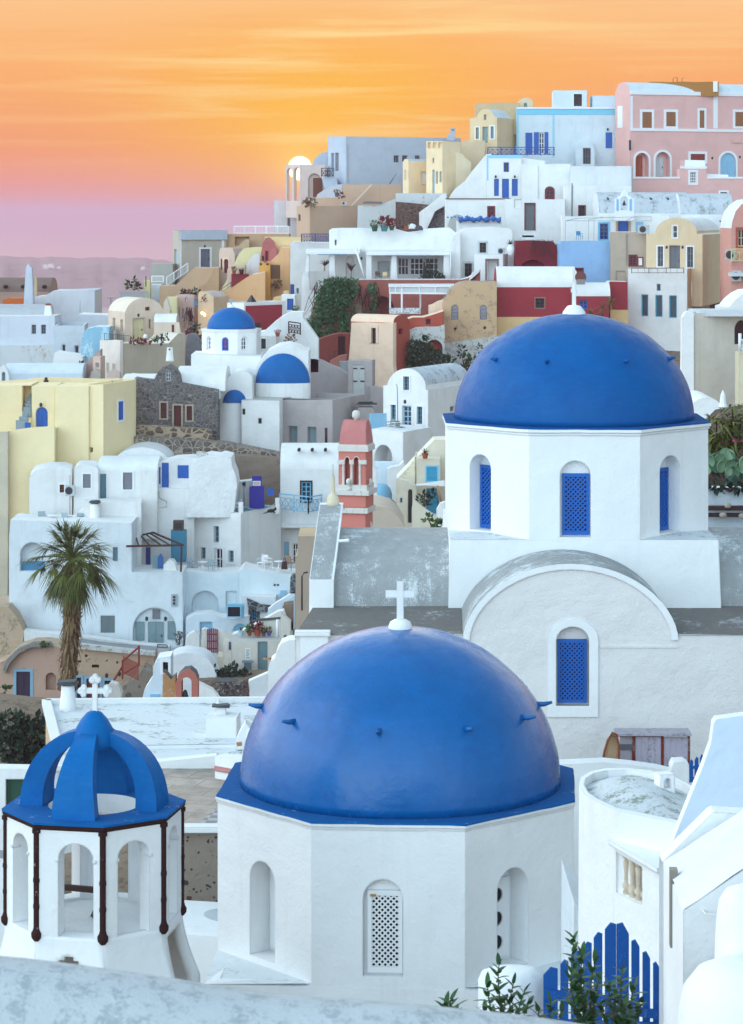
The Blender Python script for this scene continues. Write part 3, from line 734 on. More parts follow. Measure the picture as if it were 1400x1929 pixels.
 sr=MB();sr.poly([[fg(u,z,.02) for u,z in op],[fg(u,z,.02) for u,z in hp]]);sr.strip([fg(u,z,.02) for u,z in op],[fg(u,z,dd+.01) for u,z in op]);sr.strip([fg(u,z,.02) for u,z in hp],[fg(u,z,dd+.1) for u,z in hp]);sr.obj('surround',WHC,root)
 lattice_window(fg,(1052,1207,1107,1327),root,BLUE,dd+.21,0.11,0.040,0.06,pane=paint('070b20',.9))
 ln=MB();ln.box(((gx(1130)+gx(1278))/2,Dg+.045,gz(1219)),(gx(1278)-gx(1130),.03,.05));ln.obj('string_course',WROUGH,root)
 zbk=-(1140-HY)/F*62.0
 for x0,x1,xb0 in ((xl,xc-hwv+.05,-1.35),(xc+hwv-.05,xr,99)):
  m=MB();xb0=xb0 if xb0<50 else x0
  m.add([(x0,Dg+.02,zt+.004),(x1,Dg+.02,zt+.004),(x1,62.3,zbk+.03),(xb0,62.3,zbk+.03)],[(0,1,2,3)]);m.obj('aisle_roof',GREYD,root)
 sd=MB();sd.add([(xl,Dg+.055,zlo),(xl,Dg+.02,zt),(-1.35,62.3,zbk+.03),(-1.35,62.3,zlo)],[(0,1,2,3)]);sd.obj('side_wall',WHC,root)
 Yc,hy,zsp,zap=64.35,2.45,-(1142-HY)/F*62.0,-(996-HY)/F*64.3
 def barrel(x0,x1,grow=0.0,front_drop=0.0,n=20):
  m=MB();A=[];B=[]
  for i in range(n+1):
   a=math.pi*i/n;y_=Yc-(hy+grow)*math.cos(a);z_=zsp+(zap+grow-zsp)*math.sin(a)**.9
   A.append(Vector((x0,y_,z_)));B.append(Vector((x1,y_,z_)))
  m.strip(A,B,close=False);m.poly([A+[Vector((x0,Yc+hy+grow,zsp-3)),Vector((x0,Yc-hy-grow,zsp-3))]]);m.poly([B+[Vector((x1,Yc+hy+grow,zsp-3)),Vector((x1,Yc-hy-grow,zsp-3))]])
  m.add([(x0,Yc-hy-grow,zsp-3),(x1,Yc-hy-grow,zsp-3),(x1,Yc-hy-grow,zsp),(x0,Yc-hy-grow,zsp)],[(0,1,2,3)])
  return m
 barrel(-1.0,c.x-hw+.05).obj('barrel_roof',GREYR,root,smooth=True,angle=40)
 barrel(c.x+hw-.05,c.x+hw+2.6).obj('barrel_roof',GREYR,root,smooth=True,angle=40)
 x0,x1=-1.52,-.92;y0=Yc-hy-.15;pr=[(y0,zsp-1.0),(y0,zsp+.68),(y0+.5,zsp+1.25),(y0+1.5,zsp+2.0),(y0+2.35,zsp+2.22),(y0+2.9,zsp+2.22),(y0+4.9,zsp+.8),(y0+4.9,zsp-1)]
 sh= lambda z:max(0,(z-zsp-.6))*.13
 m=MB();A=[Vector((x0+sh(z),y,z)) for y,z in pr];B=[Vector((x1+sh(z),y,z)) for y,z in pr];m.poly([A]);m.poly([B]);m.strip(A,B);m.obj('end_gable',WHC,root)
 m=MB()
 for i in range(1,4):m.add([A[i]+Vector((.02,0,.012)),B[i]+Vector((-.06,0,.012)),B[i+1]+Vector((-.06,0,.012)),A[i+1]+Vector((.02,0,.012))],[(0,1,2,3)])
 m.obj('gable_capping',GREYR,root)
 pp=Vector((x0+.55,y0+2.4,zsp+2.2));m=MB();m.lathe(pp,[(.17,0),(.14,.22),(.06,.32),(.055,.55),(.045,.75),(.012,.78),(.010,1.05)],10);m.obj('pinnacle',plaster('dccfb4',key='pin'),root)
 sp_=MB();sp_.tube([Vector((-.85,y0+.9,zsp+1.5)),Vector((-.55,y0+.8,zsp+1.53))],[.035,.045],8);sp_.obj('waterspout',WHC,root)
 m=MB();m.box((gx(592),Dg-.02,gz(1330)),(gx(620)-gx(566),.3,3.4));m.obj('pilaster',WHC,root)
 m=MB();m.box((gx(589),Dg-.04,gz(1192)),(gx(624)-gx(557),.36,.1));m.obj('capital',WHC,root)
 for x_ in (556,900,1300,1420):GROUND.append(Vector((gx(x_),Dg-.5,gz(1445))))
 for x_ in (556,1500):GROUND.append(Vector((gx(x_),Dg+12,gz(1400))))
upper_church()
# open bell tower
def bell_tower():
 c=Vector(((178-CX)/F*40,40,0));Rr=1.385;ap=Rr*math.cos(R(22.5));phi=-11.0;zr=-9.29;t=.30;s=ap*math.tan(R(22.5))
 zo=-(1768-HY)/F*38.7;zg=zo-1.35
 root=empty('bell_tower',Vector((c.x,c.y,zg)),0,'open octagonal white bell tower with six blue ribs carrying a trefoil cross','bell tower')
 wall=MB();zt=zr-.05
 rects={0:(110,1590,176,1766),1:(244,1582,290,1762),7:(28,1573,54,1748),2:(327,1560,338,1730)}
 k_in=(ap-t)/ap
 for k in range(8):
  fc=facet(c,ap,phi,k)
  if k in (0,1):u0,u1,w0,w1=fc.rect(*rects[k])
  else :u0,u1=-.26,.26;w0,w1=zo+.02,zo+1.45
  if k==1:u0,u1=-.27,.27
  hl=arch_pts(u0,u1,w0,w1-(u1-u0)*.42,w1,14)
  wall.poly([[fc(-s,zo-.05),fc(s,zo-.05),fc(s,zt),fc(-s,zt)],[fc(u,w_) for u,w_ in hl]])
  wall.poly([[fc(-s*k_in,zo-.05,t),fc(s*k_in,zo-.05,t),fc(s*k_in,zt,t),fc(-s*k_in,zt,t)],[fc(u,w_,t) for u,w_ in hl]])
  wall.strip([fc(u,w_) for u,w_ in hl],[fc(u,w_,t) for u,w_ in hl])
  im=MB()
  for a,b_ in ((u0-.045,u0+.012),(u1-.012,u1+.045)):fc.box(im,a,b_,w1-(u1-u0)*.42-.05,w1-(u1-u0)*.42,-.02,.12)
  im.obj('impost',WHC,root)
 wall.obj('wall',WHC,root)
 BRN=worn('3a2220','b9a79a',0.12,6.0,False,key='pipe')
 for p in octa(c,ap-.012,0,phi):
  m=MB();x,y=p.x,p.y;m.tube([Vector((x,y,zo+.06)),Vector((x,y,zr-.1))],.048,10)
  for z_,rr_ in ((zr-.14,.07),(zo+.85,.056),(zo+.45,.055)):m.tube([Vector((x,y,z_-.03)),Vector((x,y,z_+.03))],rr_,10)
  m.lathe(Vector((x,y,zo-.08)),[(.04,0),(.08,.05),(.085,.12),(.06,.16),(.05,.2)],10);m.obj('downpipe',BRN,root,smooth=True,angle=40)
 g=MB()
 for (a0,z0),(a1,z1) in zip(((ap+.002,zr-.12),(ap+.04,zr-.09),(ap+.05,zr-.04)),((ap+.04,zr-.09),(ap+.05,zr-.04),(ap+.03,zr-.036))):g.strip(octa(c,a0,z0,phi),octa(c,a1,z1,phi))
 g.obj('gutter',BRN,root)
 ring=MB();oo=octa(c,ap+.055,zr,phi);ob=octa(c,ap+.055,zr-.035,phi);ci=[Vector((c.x+.72*math.cos(a),c.y+.72*math.sin(a),zr)) for a in [2*math.pi*i/40 for i in range(40)]]
 ring.strip(ob,oo);ring.poly([oo,ci]);ir=MB();ir.strip(ci,[p-Vector((0,0,.3)) for p in ci]);ir.obj('ring_lining',WHC,root);ring.obj('ledge',worn('0062a8','a8c6e4',0.18,2.4,False,key='ledge3'),root)
 n=14
 for k in range(4):
  a=R(-11+90*k);nrm=Vector((math.sin(a),-math.cos(a),0));tg=Vector((math.cos(a),math.sin(a),0));rb=MB();prev=None;vs=[];fs=[]
  for i in range(n+1):
   q_=i/n;ang=q_*R(86);ro=1.05*math.cos(ang)**.92+.06;h=1.18*math.sin(ang)**.95;th_=.36-.14*q_;wd=.255*(1-q_)**.85+.10
   ri=ro-th_
   hi=h-.16*q_
   for rad,hh,ww in ((ro,h,wd),(ro,h,-wd),(max(ri,.02),hi,-wd*.86),(max(ri,.02),hi,wd*.86)):vs.append(Vector((c.x,c.y,zr))+nrm*rad+tg*ww+Vector((0,0,hh)))
  for i in range(n):
   for j in range(4):fs.append((i*4+j,i*4+(j+1)%4,i*4+4+(j+1)%4,i*4+4+j))
  rb.add(vs,fs+[(0,1,2,3)]);rb.obj('rib',DOME3,root,smooth=True,angle=30)
 cp=MB();cp.lathe(Vector((c.x,c.y,zr+.96)),[(.30,-.08),(.36,.0),(.35,.08),(.29,.24),(.21,.38),(.12,.48),(.03,.52)],12);cp.obj('cap',DOME3,root,smooth=True,angle=60)
 cross(root,Vector((c.x+.01,c.y,zr+1.45)),.50,.36,.085,WHC,True,th=.075)
 bs=MB();apb=ap+.24
 for k in range(8):
  fc=facet(c,ap,phi,k);nv=-fc.i
  def fb(u,w_,fc=fc,nv=nv):
   q_=max(0,min(1,(zo-w_)/1.0));return fc(u*(1+.3*q_**1.6),w_,-(apb-ap)*q_**1.6)
  rings=[[fb(-s+2*s*j/14,zo-1.35*i/24) for j in range(15)] for i in range(25)]
  vs=[p for r_ in rings for p in r_];fs=[]
  for i in range(24):
   for j in range(14):
    um=abs((j+.5)/14-.5);zz_=i/24
    if k==0 and um<.43 and zz_>.2+1.6*um**2:continue
    if k==2 and um<.34 and zz_>.1 and zz_<.85:continue
    fs.append((i*15+j,i*15+j+1,i*15+16+j,i*15+15+j))
  bs.add(vs,fs)
 bo=bs.obj('base',WHC,root,smooth=True,angle=30)
 so_=bo.modifiers.new('thickness','SOLIDIFY');so_.thickness=.16;so_.offset=-1
 fl=MB();fl.poly([octa(c,ap-.02,zo-.02,phi)]);fl.obj('floor',WHC,root)
 bm_=MB();bm_.bar((c.x-.8,c.y+.5,zo+.33),(c.x+.35,c.y-.0,zo+.36),.06,.09);bm_.obj('beam',DBROWN,root)
 b1=MB();b1.lathe(Vector((c.x+.12,c.y-.1,zo+.02)),[(.17,0),(.15,.05),(.1,.14),(.08,.26),(.04,.3)],16);bo1=b1.obj('bell',IRON,None,smooth=True,label='small dark bell hung from the beam inside the open octagonal tower',cat='bell',kind='thing')
 b2=MB();b2.lathe(Vector((c.x+.05,c.y-.75,zo-.82)),[(.36,-.1),(.32,0),(.24,.14),(.19,.34),(.1,.42)],20);b2.obj('bell',paint('1d3b38',.4),None,smooth=True,label='large green bronze bell in the arched base of the octagonal tower',cat='bell',kind='thing')
 for a in range(4):GROUND.append(Vector((c.x+2.2*math.sin(a*1.57),c.y+2.2*math.cos(a*1.57),zg-.2)))
bell_tower()
# blurred parapet close to the camera
def parapet():
 D=8.0;top=[(-260,1790),(0,1806),(160,1826),(330,1850),(440,1872),(560,1885),(720,1893),(880,1908),(1000,1921),(1120,1940),(1300,1965),(1700,2010)]
 m=MB();sec=[];n=8;t=.22
 for x,y in rounded(top,2):
  p=P(x,y,D);ring=[Vector((p.x,D-t,p.z-1.6))]
  for i in range(n+1):
   a=math.pi*i/n;ring.append(Vector((p.x,D-t*math.cos(a),p.z-t*.8+t*.8*math.sin(a))))
  ring.append(Vector((p.x,D+t,p.z-1.6)));sec.append(ring)
 L=len(sec[0])
 for a,b in zip(sec,sec[1:]):m.strip(a,b,close=False)
 m.obj('parapet_wall',worn('c6ccd1','a4abb1',0.45,14.0,False,bump=0.35,key='parapet'),None,smooth=True,label='weathered whitewashed parapet crossing the bottom edge, out of focus',cat='wall',kind='thing')
 for x in (-600,0,700,1500):
  for D_ in (8,14,20,26,32):GROUND.append(P(x,2120,D_)-Vector((0,0,.8)))
  GROUND.append(Vector(((x-700)/300,2,-5)))
parapet()
# the town: window styles and a compact house builder
ST={'w':dict(kind='win',fr=WHP,pn=GL),'wb':dict(kind='win',fr=WHP,pn=GLB),'lb':dict(kind='win',fr=LBLUE,pn=GLB),'l2':dict(kind='win',fr=LBL2,pn=GLB),'bl':dict(kind='win',fr=BLUEL,pn=GLB),'br':dict(kind='win',fr=DBROWN,pn=GLD),'mr':dict(kind='win',fr=MAROON,pn=GL),'gy':dict(kind='win',fr=GREYSH,pn=GL),'tq':dict(kind='win',fr=TURQ,pn=TURQ),'dk':dict(kind='win',fr=IRON,pn=GLD),'bs':dict(kind='shut',fr=BLUE),'os':dict(kind='shut',fr=OBROWN),'gs':dict(kind='shut',fr=GTEAL),'ys':dict(kind='shut',fr=GREYSH),'ws':dict(kind='shut',fr=WHP),'ls':dict(kind='shut',fr=LBLUE),'ts':dict(kind='shut',fr=TEAL),'rs':dict(kind='shut',fr=REDL),'ms':dict(kind='shut',fr=MAROON),'bd':dict(kind='door',fr=BLUE,pn=IRON),'od':dict(kind='door',fr=BROWN,pn=IRON),'gd':dict(kind='door',fr=GTEAL,pn=IRON),'yd':dict(kind='door',fr=GREYW,pn=IRON),'wd':dict(kind='door',fr=PALED if 'PALED' in globals() else LBLUE,pn=IRON),'td':dict(kind='door',fr=TEAL,pn=IRON),'tqd':dict(kind='door',fr=TURQ,pn=IRON),'ld':dict(kind='door',fr=LBLUE,pn=IRON),'dd':dict(kind='door',fr=DBROWN,pn=IRON),'pd':dict(kind='door',fr=PURP,pn=IRON),'rd':dict(kind='door',fr=MAROON,pn=IRON),'ho':dict(kind='hole'),'ni':dict(kind='niche',d=0.3),'th':dict(kind='through'),}
def wins(m,lst):
 for it in lst:
  f,x0,y0,x1,y1,st=it[:6];o=dict(ST[st]);o.update(it[6] if len(it)>6 else {})
  m.w(f,(x0,y0,x1,y1),**o)
def H(label,D,xc,yaw,pts,mat,far=None,L=None,prof='A',wl=(),roof=None,par=None,coping=None,floor=None,name='house',cat='house',parent=None,yb=None,down=2.0,group=None,partname='wall',roofz=.12):
 if yb is None:yb=pts[-1] if isinstance(pts,tuple) else max(p[1] for p in pts)
 m=Mass(name,label,cat,D,xc,yaw,yb,group,parent.root if isinstance(parent,Mass) else parent)
 if parent is None:m.root['kind']='thing'
 wins(m,wl)
 m.build(pts,prof,L=L,far=far,mat=mat,roof=roof,par=par,coping=coping,floor=floor,down=down,partname=partname,roofz=roofz)
 return m
def S(label,D,pts,thick,mat,wl=(),roof=None,yaw=0.,xc=None,name='retaining_wall',cat='wall',parent=None,down=1.0,partname='wall',g=True,group=None):
 """an irregular wall slab traced at its own distance"""
 xc=xc if xc is not None else max(p[0] for p in pts)
 m=Mass(name,label,cat,D,xc,yaw,max(p[1] for p in pts),group,parent.root if isinstance(parent,Mass) else parent)
 if parent is None:m.root['kind']='thing'
 wins(m,wl);n0=len(GROUND)
 m.build(list(pts),'A',L=thick,mat=mat,roof=roof,down=down,partname=partname)
 if not g:del GROUND[n0:]
 return m
def rc(x0,y0,x1,y1):return [(x0,y1),(x1,y1),(x1,y0),(x0,y0)]
def ar(x0,x1,ys,yt,yb,n=16,pw=1.0):
 c,r=(x0+x1)/2,(x1-x0)/2
 return [(x0,yb),(x1,yb)]+[(c+r*math.cos(math.pi*i/n),ys+(yt-ys)*math.sin(math.pi*i/n)**pw) for i in range(n+1)]
def thing(name,label,cat,p,group=None,rz=0.0):
 e=empty(name,p,rz,label,cat,group);e['kind']='thing';return e
 # small furniture of the village
def railing(label,a,b,h,mat,style='bars',n=None,name='railing',group=None,th=.075):
 """a,b: world points along the foot"""
 a,b=Vector(a),Vector(b);L=(b-a).length;root=thing(name,label,'railing',(a+b)/2,group);up=Vector((0,0,h))
 m=MB();m.bar(a+up,b+up,th*1.3);m.bar(a+up*.12,b+up*.12,th);m.obj('rail',mat,root)
 k=max(1,int(round(L/1.5)));m=MB()
 for i in range(k+1):p=a.lerp(b,i/k);q=MB();q.bar(p,p+up*1.02,th*1.4);q.obj('post',mat,root)
 if style=='bars':
  n=n or int(L/.14)
  for i in range(1,n):p=a.lerp(b,i/n);m.bar(p+up*.12,p+up*.98,th*.5)
 else :
  m.bar(a+up*.78,b+up*.78,th*.8);n=n or max(2,int(L/(h*.75)))
  for i in range(n):
   p,q=a.lerp(b,i/n),a.lerp(b,(i+1)/n);m.bar(p+up*.12,q+up*.78,th*.7);m.bar(p+up*.78,q+up*.12,th*.7);m.bar(q+up*.12,q+up*.78,th*.7)
 m.obj('balusters' if style=='bars' else 'cross_bracing',mat,root,weld=False);return root
def railpx(label,x0,y0,x1,y1,D0,D1,hpx,mat,style='bars',**k):
 """foot from (x0,y0) to (x1,y1)"""
 a,b=P(x0,y0,D0),P(x1,y1,D1);return railing(label,a,b,hpx/F*(D0+D1)/2,mat,style,**k)
POTN=[0]
def pot(label,x,y,D,wpx,hpx,pmat=None,kind='bush',lmat=None,group=None,name='flower_pot',px_h=None):
 """x,y: foot centre; wpx pot width, hpx plant height above the rim"""
 s=D/F;p=P(x,y,D);w=wpx*s/2;ph=(px_h or wpx*.85)*s;root=thing(name,label,'potted plant',p,group)
 m=MB();m.lathe(p,[(w*.68,0),(w*.9,ph*.6),(w,ph*.85),(w*1.05,ph*.86),(w*1.05,ph),(w*.9,ph),(w*.88,ph*.9)],14);m.obj('pot',pmat or POTC,root,smooth=True,angle=40)
 l=MB();h=hpx*s;top=p+Vector((0,0,ph))
 if kind=='bush':leaves(l,top+Vector((0,0,h*.45)),(w*1.5,w*1.3,h*.6),90,h*.28)
 elif kind=='agave':
  for i in range(26):
   a=random.uniform(0,6.28);t=random.uniform(.25,1.25);d=Vector((math.cos(a)*math.cos(t),math.sin(a)*math.cos(t),math.sin(t)));blade(l,top,d,h*random.uniform(.75,1.05),h*.12,.15)
 l.obj('foliage',lmat or LEAFG,root,weld=False);return root
def blade(mb,p,d,L,w,droop=.3,n=4,tone=None):
 """a long tapering leaf that bends down"""
 p=Vector(p);d=Vector(d).normalized();s_=d.cross(Vector((0,0,1)))
 s_=s_.normalized() if s_.length>.05 else Vector((1,0,0));vs=[];tone=random.uniform(.1,.9) if tone is None else tone
 for i in range(n+1):
  q=i/n;c=p+d*L*q+Vector((0,0,-droop*L*q*q));ww=w*.5*(1-q)**.7*(.6+1.2*q if q<.35 else 1.02)
  vs+=[c-s_*ww,c+s_*ww]
 mb.add(vs,[(2*i,2*i+1,2*i+3,2*i+2) for i in range(n)],tone)
def bush(label,blobs,D,mat,size,dens=1.0,name='shrub',cat='shrub',group=None,stems=True):
 """blobs: (px x, px y, rx px, ry px)"""
 m=MB();s=D/F
 for x,y,rx,ry in blobs:leaves(m,P(x,y,D),(rx*s,min(rx,ry)*s*.8,ry*s),int(dens*3.2*rx*ry/(size/s)**2*1.6)+20,size)
 x0=min(b[0] for b in blobs);yb=max(b[1]+b[3] for b in blobs);xm=sum(b[0] for b in blobs)/len(blobs)
 root=thing(name,label,cat,P(xm,yb,D),group);m.obj('foliage',mat,root,weld=False)
 if stems:
  t=MB()
  for x,y,rx,ry in blobs:t.tube([P(xm,yb,D),P((x+xm)/2,(y+yb)/2,D+.05),P(x,y,D)],[.05,.04,.015],5)
  t.obj('stems',DBROWN,root,weld=False)
 return root
def ac_unit(label,x0,y0,x1,y1,D,side=True,group='air conditioners on the walls'):
 s=D/F;p=P((x0+x1)/2,y1,D);w=(x1-x0)*s;h=(y1-y0)*s;root=thing('air_conditioner',label,'air conditioner',p,group);d=w*.5
 m=MB();m.box(p+Vector((0,d/2,h/2)),(w,d,h));m.obj('case',paint('b4babd',.5,.05),root)
 g=MB();c=p+Vector((-w*.12,-.012,h/2));g.tube([c+Vector((0,0.02,0)),c],h*.38,20);g.obj('fan_grille',IRON,root)
 b=MB();b.bar(p+Vector((-w*.4,d,-.02)),p+Vector((-w*.4,0,-.02)),.04);b.bar(p+Vector((w*.4,d,-.02)),p+Vector((w*.4,0,-.02)),.04);b.obj('bracket',IRON,root);return root
def chimney(label,x,yb,yt,wpx,D,mat,cap=None,capw=1.25,round_=True,group='chimneys on the roofs',taper=.78,holes=False):
 s=D/F;p=P(x,yb,D);h=(yb-yt)*s;w=wpx*s/2;root=thing('chimney',label,'chimney',p,group);m=MB();h2=h*(.86 if cap else 1)
 if round_:m.lathe(p-Vector((0,0,.2)),[(w*1.12,0),(w,.25),(w*(taper+.06),h2*.9),(w*taper,h2+.2),(w*taper*.7,h2+.19),(w*taper*.6,h2*.8)],18)
 else :m.hexa([p+Vector((sx*w,sy*w+w,-.2)) for sx,sy in ((-1,-1),(1,-1),(1,1),(-1,1))]+[p+Vector((sx*w*taper,sy*w*taper+w,h2)) for sx,sy in ((-1,-1),(1,-1),(1,1),(-1,1))])
 m.obj('shaft',mat,root,smooth=round_,angle=40)
 if cap:
  cc=p+Vector((0,0 if round_ else w,h2));c=MB()
  for dx,dy in ((-.5,-.4),(.5,-.4),(0,.5)):c.box(cc+Vector((dx*w*taper,dy*w*taper,h*.02)),(w*.3,w*.3,h*.06))
  c.obj('spacer',SLATE,root)
  for i,(sc,tl) in enumerate(((capw,.05),(capw*.82,-.08))):k=MB();k.box(cc+Vector((0,0,h*(.07+.05*i))),(2*w*sc,1.7*w*sc,h*.045+.02),tilt=Matrix.Rotation(tl,3,'Y'));k.obj('slate_cap',cap,root)
 if holes:
  q=MB();q.box(p+Vector((0,-w*taper*(.9 if round_ else 0)+(0.0 if round_ else w*.12),h*.82)),(w*.5,.12,h*.12));q.obj('flue',DARK,root)
 return root
def lamp(label,x,y,D,mat=None,group='wall lamps',lit=False,parent=None):
 s=D/F;p=P(x,y,D);root=thing('wall_lamp',label,'lamp',p,group);m=MB();m.bar(p+Vector((0,.25,.1)),p+Vector((0,0,.16)),.04);m.obj('arm',IRON,root)
 l=MB();l.lathe(p-Vector((0,0,.14)),[(.05,0),(.10,.04),(.12,.24),(.03,.32)],10)
 if lit:
  g=bpy.data.materials.get('lamp_glow')
  if not g:
   g=bpy.data.materials.new('lamp_glow');g.use_nodes=True;b=g.node_tree.nodes['Principled BSDF'];b.inputs['Emission Color'].default_value=(1,.62,.18,1);b.inputs['Emission Strength'].default_value=6
  l.obj('lantern',g,root,smooth=True)
 else :l.obj('lantern',IRON,root,smooth=True)
 return root
def chair(label,x,y,D,rz,mat=None,group='terrace chairs',sc=1.0):
 p=P(x,y,D);root=thing('terrace_chair',label,'chair',p,group,rz);Mx=Matrix.Translation(p)@Matrix.Rotation(rz,4,'Z')@Matrix.Scale(sc,4);T= lambda *q:Mx@Vector(q);mat=mat or WHP
 m=MB();m.hexa([T(-.25,-.25,.43),T(.25,-.25,.43),T(.25,.25,.43),T(-.25,.25,.43),T(-.25,-.25,.47),T(.25,-.25,.47),T(.25,.25,.47),T(-.25,.25,.47)]);m.obj('seat',mat,root)
 m=MB();m.hexa([T(-.25,.24,.5),T(.25,.24,.5),T(.25,.27,.5),T(-.25,.27,.5),T(-.25,.32,.92),T(.25,.32,.92),T(.25,.35,.92),T(-.25,.35,.92)]);m.obj('backrest',mat,root)
 for sx in (-.23,.23):
  for sy in (-.23,.25):m=MB();m.bar(T(sx,sy,0),T(sx,sy,.45),.045);m.obj('leg',mat,root)
  m=MB();m.bar(T(sx*1.1,-.22,.66),T(sx*1.1,.29,.68),.05);m.obj('armrest',mat,root)
 return root
def table(label,x,y,D,mat=None,rz=.3,group='terrace tables',r=.38):
 p=P(x,y,D);root=thing('terrace_table',label,'table',p,group,rz);m=MB();m.lathe(p+Vector((0,0,.7)),[(r*.95,0),(r,.01),(r,.035),(r*.95,.04)],20);m.obj('table_top',mat or WHP,root)
 for k in range(3):a=2.09*k+rz;q=MB();q.bar(p+Vector((.3*math.cos(a),.3*math.sin(a),0)),p+Vector((-.1*math.cos(a),-.1*math.sin(a),.7)),.04);q.obj('leg',mat or WHP,root)
 return root
def pole(label,pts,r,mat,name='pole',cat='pole',group=None):
 m=MB();m.tube(pts,r,7);return m.obj(name,mat,None,smooth=True,label=label,cat=cat,group=group,kind='thing')
 # the ridge against the sky
m=H('large plain grey white house with tiny square windows on the skyline',312,652,64,rc(618,257,652,348),LILAC,far=868,roof=LILAC,coping=paint('7d6a58',.8),par=(.4,.25),wl=[('B',742,293,752,306,'gy'),('B',758,293,768,305,'gy'),('B',782,293,791,300,'gy'),('A',631,288,638,322,'ys'),('A',624,289,629,320,'ys')])
m.trim('B',(654,272,656,344),paint('a8b0b8'),'downpipe',.1)
chimney('square white chimney standing on the long grey white skyline house',853,262,241,9,315,LILAC,round_=False,taper=.9,holes=True)
chimney('lower square stub chimney beside the taller chimney on the skyline house',846,262,253,6,315.5,LILAC,round_=False,taper=1)
railpx('dark iron balcony railing at the corner of the big grey white house',606,333,628,333,312.5,310,16,IRON,'x')
S('small white balcony wing with curved bracket below the iron railing',312.2,[(618,349),(640,349),(634,337),(628,334),(606,334),(606,337),(612,340)],2,LILAC,name='balcony',cat='balcony')
S('leaning antenna brace on the wall of the skyline house',309,[(733,347),(735,347),(747,327),(747,326)],.1,IRON,name='antenna_strut',cat='antenna',down=0,g=False)
a=H('white arcaded loggia with tall open arches in front of the setting sun',315,567,38,rc(538,310,567,380),plaster('d9c4bb',key='arc'),L=.5,wl=[('A',540.5,317,550.5,378,'th',dict(arch=True)),('A',554,316,565,378,'th',dict(arch=True))],name='loggia',cat='building')
H(None,315,567.2,0,rc(567.2,310.5,613,384),plaster('d9c4bb',key='arc'),L=.6,xc=None,parent=a,partname='side_wall',wl=[('A',580,327,604,372,'ni',dict(arch=True,d=.5))]) if False else None
b=Mass(None,None,None,315,613,-4,parent=a.root);b.w('A',(581,327,604,374),'niche',arch=True,d=.45);b.build(rc(567.4,310,613,384),'A',L=4.2,mat=plaster('d9c4bb',key='arc'),roof=LILAC,partname='side_wall',down=2)
c=Mass(None,None,None,314.9,606,-4,parent=a.root);c.w('A',(590,335,607,371),'door',fr=BROWN,pn=IRON,d=.03);c.todo and fill_opening(c.todo[0][0],c.todo[0][1],a.root,*c.todo[0][2:])
H('white barrel vault peeping up behind the sunset arcade',321,640,0,ar(588,646,318,286,345),LILAC,L=6,roof=LILAC,name='vaulted_house')
H('white block with a slit window below the sunset arcade',318,568,0,rc(516,377,568,428),plaster('d6d0d2',key='bk'),L=3,roof=LILAC,wl=[('A',542,404,547,426,'ys')],name='lower_house')
railpx('white picket balustrade along the flat skyline roof',441,441,543,441,310,308,15,WHP,'bars',n=34)
m=H('tall tan corner block under the sunset arcade',302,584,55,rc(559,388,584,449),TAN,far=673,roof=TAN,wl=[('A',562,404,566,416,'dk')])
S('broad tan terrace wall climbed by a pale stair coping',307,[(593,400),(757,400),(757,347),(646,347),(646,372),(593,373)],3,TAN)
S('pale diagonal stair parapet on the tan terrace wall',305.5,[(660,388),(664,388),(702,347.5),(698,347.5)],.4,plaster('e0cfc0',key='sp'),name='stair_parapet',cat='wall',down=0,g=False)
S('grey white sloping buttress roof in front of the arcade',308.5,[(585,386),(646,388),(646,347),(634,348),(616,354),(598,366)],2.5,plaster('c3c8d2',key='but'),name='sloping_roof',cat='roof')
pot('terracotta urn with a dry shrub on the grey white sloping roof',635,371,305,9,6,plaster('6d5f58',key='urn'),lmat=DRYL);bush('dry brown shrub on the tan terrace edge under the loggia',[(586,381,10,6),(578,384,6,4)],301,DRYL,.3)
bush('little reddish bush beside the urn on the sloping roof',[(644,369,4,4)],305,REDP,.2)
S('stained cream cistern wall with peeling plaster',299,[(673,421),(745,421),(745,374),(722,383),(703,390),(700,387),(674,387)],3,STAINW,roof=WH2)
S('grey corrugated drain along the top of the stained cistern',298.7,[(684,384),(720,384),(720,380),(690,379),(684,381)],.3,paint('6c6f73'),name='drain_pipe',cat='pipe',down=0,g=False)
ac_unit('small dark box unit on the tan terrace',643,380,654,386,304.5,group='roof units')
m=H('small cream yellow annexe with a curved parapet beside the crenellated tower',296,770,55,[(759,365),(770,365),(770,304),(768,299.5),(763,299.5),(759,305)],CREAM2,far=815,roof=LILAC,wl=[('B',793,324,807,347,'ws',dict(sur=CREAM2,sw=.08)),('A',762.2,321,765.5,339,'ws')])
m=H('cream yellow crenellated tower house with pale blue shutters',293,834,38,rc(803,266,834,366),CREAM2,far=868,roof=CREAM2,wl=[('A',806,268.5,812,279,'ni'),('A',815.5,268.5,822.5,279,'ni'),('A',825.5,268.5,832.5,279,'ni'),('A',814.5,320,819,364,'ls'),('A',821.5,323,825,346,'ls'),('A',828.5,323,832,343,'ls'),('A',815,298,818,307,'ls')])
S('stepped cream flank wall descending beside the yellow tower',295,[(855,372),(888,330),(888,308),(884,302),(876,298),(872,290),(860,286),(850,286),(850,372)],2,plaster('ddcdb0',key='fl',stain=.3),roof=plaster('ddcdb0',key='fl',stain=.3))
S('weathered beige wall on the skyline behind the cream tower',299,[(866,330),(914,330),(914,264),(902,268),(886,270),(884,262),(868,268)],2,plaster('d4bfa0',key='bw',stain=.3))
S('cracked white base wall under the yellow tower',291.5,rc(746,364,842,386),2.5,STAINW,roof=WH2)
S('dark red rubble wall below the cracked white base',290,[(746,422),(792,422),(792,400),(810,386),(746,380)],2,STONER)
S('second dark rubble patch between two white slopes',289,[(798,424),(840,424),(840,388),(826,395),(812,404)],2,STONED)
